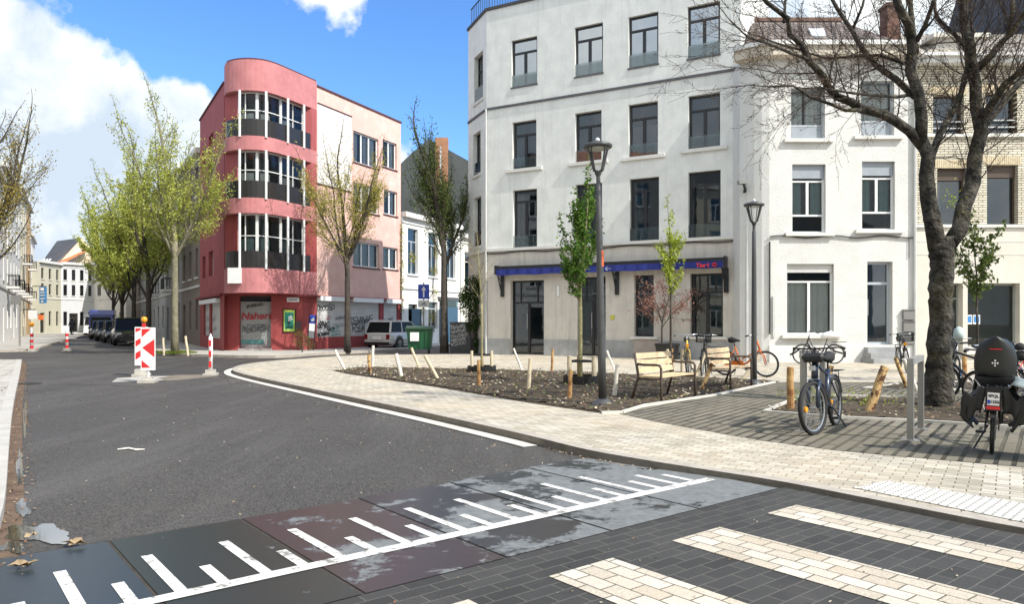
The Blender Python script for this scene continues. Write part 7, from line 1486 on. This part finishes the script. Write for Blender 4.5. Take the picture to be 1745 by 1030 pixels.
# ================================================================ VEHICLES
carglass = mat('car_glass', (.012, .014, .016), .3, .1, 3, spec=.12)
def make_car(label, paint, L_=4.3, Wd=1.82, Ht=1.56, group=None, suv=True, name='parked_car', tail=True, plate_txt=None):
    t = thing(name, label, 'car', (0, 0, 0), group); w = Wd / 2; belt = Ht * .60; zb = .26
    def loft(stas, n_close=True, prof=None):
        mb = MB(); rows = []
        for (x, hw, z0, z1) in stas:
            pr = [(-hw * .86, z0), (-hw * .97, z0 + .10), (-hw, z0 + (z1 - z0) * .45), (-hw * .97, z0 + (z1 - z0) * .8), (-hw * .88, z1), (0, z1 + .02), (hw * .88, z1), (hw * .97, z0 + (z1 - z0) * .8), (hw, z0 + (z1 - z0) * .45), (hw * .97, z0 + .10), (hw * .86, z0)]; rows.append([(x, y, z) for y, z in pr])
        for a_, b2 in zip(rows[:-1], rows[1:]):
            for k in range(len(a_)): k2 = (k + 1) % len(a_); mb.poly([a_[k], b2[k], b2[k2], a_[k2]])
        mb.poly(rows[0][::-1]); mb.poly(rows[-1]); return mb
    loft([(0, w * .86, .40, belt - .12), (.06, w * .95, .30, belt - .03), (.35, w, zb, belt), (1.2, w, zb, belt + .0), (L_ - 1.5, w, zb, belt - .02), (L_ - .9, w * .99, zb, belt - .08), (L_ - .35, w * .93, .28, belt - .17), (L_ - .05, w * .84, .34, belt - .28), (L_, w * .78, .40, belt - .36)]).build('body', paint, t, False)
    g = MB(); r0, r1, r2_, r3_ = (.10, belt - .02), (.42, Ht - .05), (L_ - 2.0, Ht - .04), (L_ - 1.25, belt - .03)
    def gs(x, z, hw): return [(x, -hw, z), (x, hw, z)]
    A_1, A_2, A_3, A_4 = gs(.08, belt - .02, w * .86), gs(.30, Ht - .06, w * .76), gs(L_ - 2.05, Ht - .05, w * .74), gs(L_ - 1.2, belt - .06, w * .84)
    for a_, b2 in ((A_1, A_2), (A_3, A_4)): g.poly([a_[0], a_[1], b2[1], b2[0]])
    for s in (0, 1): g.poly([A_1[s], A_2[s], A_3[s], A_4[s]])
    g.build('windows', carglass, t)
    mb = MB(); mb.hexa([(.22, -w * .75, Ht - .07), (L_ - 2.0, -w * .75, Ht - .06), (L_ - 2.0, w * .75, Ht - .06), (.22, w * .75, Ht - .07), (.30, -w * .66, Ht - .01), (L_ - 2.15, -w * .66, Ht), (L_ - 2.15, w * .66, Ht), (.30, w * .66, Ht - .01)]); 
    for s in (-1, 1):
        mb.bar((.10, s * w * .865, belt - .02), (.31, s * w * .765, Ht - .05), .10, .06); mb.bar((L_ - 2.05, s * w * .745, Ht - .05), (L_ - 1.2, s * w * .85, belt - .06), .06, .05); mb.bar((1.25, s * w * .87, belt), (1.3, s * w * .75, Ht - .05), .07, .04); mb.bar((.4, s * w * .72, Ht + .03), (L_ - 2.2, s * w * .72, Ht + .03), .03)
    mb.build('roof', paint, t)
    for x in (.82, L_ - .88):
        for s in (-1, 1):
            mb = MB(); c0, c1 = s * (w - .20), s * (w + .015); mb.tube([(x, c0, .33), (x, c1, .33)], .33, 22); wh = mb.build('wheel', rubber, t); mb = MB(); mb.lathe((0, 0, 0), [(.20, 0), (.21, .01)], 14); 
            mb.v = [(x + v[0], s * (w + .017) + s * v[2], .33 + v[1]) for v in mb.v]; mb.build('rim', carg, wh); mb = MB()
            mb.tube([(x, s * (w - .06), .37), (x, s * (w + .006), .37)], .40, 22); mb.build('wheel_arch', blackp, t)
    for s in (-1, 1): mb = MB(); mb.box(-.015, .10, min(s * w * .66, s * w * .88), max(s * w * .66, s * w * .88), belt - .38, belt - .10); mb.build('tail_light', mat('tail_red', (.20, .01, .012), .25, .1, 4), t); mb = MB(); mb.box(L_ - .16, L_ + .0, min(s * w * .55, s * w * .80), max(s * w * .55, s * w * .80), belt - .42, belt - .24); mb.build('headlight', alu, t); mb = MB(); mb.box(L_ - 1.55, L_ - 1.4, min(s * w, s * (w + .17)), max(s * w, s * (w + .17)), belt - .05, belt + .09); mb.build('wing_mirror', paint, t)
    mb = MB(); mb.box(-.012, .05, -w * .30, w * .30, belt - .36, belt - .22); mb.build('number_plate', white_p, t); mb = MB(); mb.box(-.03, .3, -w * .85, w * .85, .26, .42); mb.box(L_ - .25, L_ + .02, -w * .7, w * .7, .28, .46); mb.build('bumper', blackp, t); mb = MB(); mb.box(L_ - .06, L_ + .012, -w * .40, w * .40, .45, .62); mb.build('grille', blackp, t)
    return t
carg = mat('car_grey', (.06, .065, .07), .25, .1, 3, coat=.7); carw = mat('car_white', (.60, .60, .59), .25, .04, 3, coat=.6); card = mat('car_black', (.012, .012, .014), .2, .1, 3, coat=.8); carg = mat('car_grey', (.06, .065, .07), .25, .1, 3, coat=.7)
c1 = make_car('white compact car parked behind the green dumpster, seen from the rear', carw); a = math.atan2(.906, .42); p = Vector((X2(642, 39.6), 39.6, 0)); place(c1, p, a)
mb = MB(); mb.box(-.02, .02, -.5, .5, .50, .515); mb.build('trim', blackp, c1)
dirl = math.atan2(1, -.601)
grp = 'cars parked along the left street'
first = make_car('black tall car nearest in the parked row of the left street', card, 4.5, 1.85, 1.78, grp)
def put_car(o, Y, c): place(o, (c - .601 * Y, Y, 0), dirl + math.pi)
def cpos(Y): return 4.05
put_car(first, 50.2, 3.95)
for Y, c, m_, lb in ((56.0, 3.6, card, 'second dark car in the parked row of the left street'), (61.5, 3.3, carg, 'third, dark grey car in the parked row of the left street'), (66.8, 3.0, card, 'last dark car in the parked row, next to the blue truck')):
    cc = make_car(lb, m_, 4.4, 1.8, 1.6, grp); put_car(cc, Y, c)
# blue truck facing the viewer
bl_ = mat('truck_blue', (.018, .035, .24), .3, .1, 2, coat=.5); tk_ = thing('parked_truck', 'dark blue box truck parked at the far end of the left street', 'truck', (0, 0, 0))
mb = MB(); mb.hexa([(-1.0, -1.05, .45), (1.0, -1.05, .45), (1.0, .8, .45), (-1.0, .8, .45), (-.95, -.85, 2.1), (.95, -.85, 2.1), (.95, .8, 2.15), (-.95, .8, 2.15)]); mb.build('cab', bl_, tk_); mb = MB(); mb.hexa([(-1.02, -.45, 2.16), (1.02, -.45, 2.16), (1.02, 5.2, 2.16), (-1.02, 5.2, 2.16), (-1.02, -.1, 2.62), (1.02, -.1, 2.62), (1.02, 5.2, 2.62), (-1.02, 5.2, 2.62)]); mb.box(-1.05, 1.05, .82, 5.2, .6, 2.155); mb.build('cargo_box', bl_, tk_)
mb = MB(); mb.hexa([(-.84, -1.02, 1.25), (.84, -1.02, 1.25), (.84, -.9, 1.25), (-.84, -.9, 1.25), (-.80, -.90, 1.95), (.80, -.90, 1.95), (.8, -.8, 1.95), (-.8, -.8, 1.95)]); mb.build('windscreen', carglass, tk_)
for s in (-1, 1):
    for y in (-.4, 3.9): mb = MB(); mb.tube([(s * .75, y, .38), (s * 1.02, y, .38)], .38, 16); mb.build('wheel', rubber, tk_)
    mb = MB(); mb.box(min(s * .6, s * .92), max(s * .6, s * .92), -1.08, -1.03, .68, .86); mb.build('headlight', alu, tk_); mb = MB(); mb.box(min(s * 1.06, s * 1.28), max(s * 1.06, s * 1.28), -.8, -.7, 1.3, 1.75); mb.build('wing_mirror', blackp, tk_)
mb = MB(); mb.box(-1.0, 1.0, -1.12, -1.06, .35, .6); mb.build('bumper', blackp, tk_); place(tk_, (X2(173, 70), 70, 0), R(26))
wv = thing('parked_van', 'white van mostly hidden behind the blue truck', 'van', (0, 0, 0)); mb = MB(); mb.hexa([(-.95, 0, .35), (.95, 0, .35), (.95, 4.8, .35), (-.95, 4.8, .35), (-.85, .5, 2.3), (.85, .5, 2.3), (.85, 4.8, 2.35), (-.85, 4.8, 2.35)]); mb.build('body', carw, wv)
mb = MB(); mb.hexa([(-.8, .05, 1.3), (.8, .05, 1.3), (.8, .3, 1.3), (-.8, .3, 1.3), (-.75, .33, 2.0), (.75, .33, 2.0), (.75, .5, 2.0), (-.75, .5, 2.0)]); mb.build('windscreen', carglass, wv)
for s in (-1, 1):
    for y in (.9, 3.9): mb = MB(); mb.tube([(s * .7, y, .33), (s * .96, y, .33)], .33, 14); mb.build('wheel', rubber, wv)
place(wv, (X2(160, 76.5), 76.5, 0), R(28))
# ================================================================ CYCLIST
cy = make_bike('bicycle', 'bicycle ridden by the person in dark clothes on the far street', blackp, group=None); aim(cy, Vector((X2(124, 78), 78, 0)), (-.62, .78)); cy.location.z = 0
def person():
    V = {'pel': (.26, 0, .98), 'sp': (.36, 0, 1.22), 'ch': (.46, 0, 1.42), 'nk': (.53, 0, 1.55), 'hd': (.57, 0, 1.66), 'ht': (.57, 0, 1.76), 'hl': (.26, .10, .94), 'kl': (.60, .11, .72), 'al': (.50, .10, .30), 'tl': (.64, .10, .25), 'hr': (.26, -.10, .94), 'kr': (.66, -.11, .86), 'ar': (.40, -.10, .52), 'tr': (.54, -.10, .48), 'sl': (.46, .20, 1.44), 'el': (.58, .28, 1.22), 'wl': (.78, .27, 1.10), 'sr': (.46, -.20, 1.44), 'er': (.58, -.28, 1.22), 'wr': (.78, -.27, 1.10)}
    Rr = dict(pel=.15, sp=.15, ch=.16, nk=.055, hd=.095, ht=.08, hl=.10, kl=.065, al=.045, tl=.04, hr=.10, kr=.065, ar=.045, tr=.04, sl=.075, el=.05, wl=.035, sr=.075, er=.05, wr=.035)
    E = [('pel', 'sp'), ('sp', 'ch'), ('ch', 'nk'), ('nk', 'hd'), ('hd', 'ht'), ('pel', 'hl'), ('hl', 'kl'), ('kl', 'al'), ('al', 'tl'), ('pel', 'hr'), ('hr', 'kr'), ('kr', 'ar'), ('ar', 'tr'), ('ch', 'sl'), ('sl', 'el'), ('el', 'wl'), ('ch', 'sr'), ('sr', 'er'), ('er', 'wr')]
    K = list(V); me = bpy.data.meshes.new('body'); me.from_pydata([V[k] for k in K], [(K.index(a), K.index(b)) for a, b in E], []); me.materials.append(mat('dark_clothes', (.02, .022, .028), .9, .2, 6)); t = thing('person', 'cyclist in dark clothes riding away at the end of the street', 'person', (0, 0, 0)); o = bpy.data.objects.new('body', me); C.objects.link(o); o.parent = t
    md = o.modifiers.new('skin', 'SKIN'); 
    for i, k in enumerate(K): me.skin_vertices[0].data[i].radius = (Rr[k], Rr[k]) if me.skin_vertices else (Rr[k],) * 2
    me.skin_vertices[0].data[0].use_root = True
    o.modifiers.new('sub', 'SUBSURF').levels = 1; o.modifiers['sub'].render_levels = 1
    mb = MB(); mb.lathe((.56, 0, 1.63), [(.06, 0), (.105, .03), (.115, .09), (.08, .16), (.02, .18)], 12); mb.build('hair', mat('hair_dark', (.02, .014, .01), .9), t, True); return t
pn = person(); pn.location = cy.location; pn.rotation_euler = cy.rotation_euler
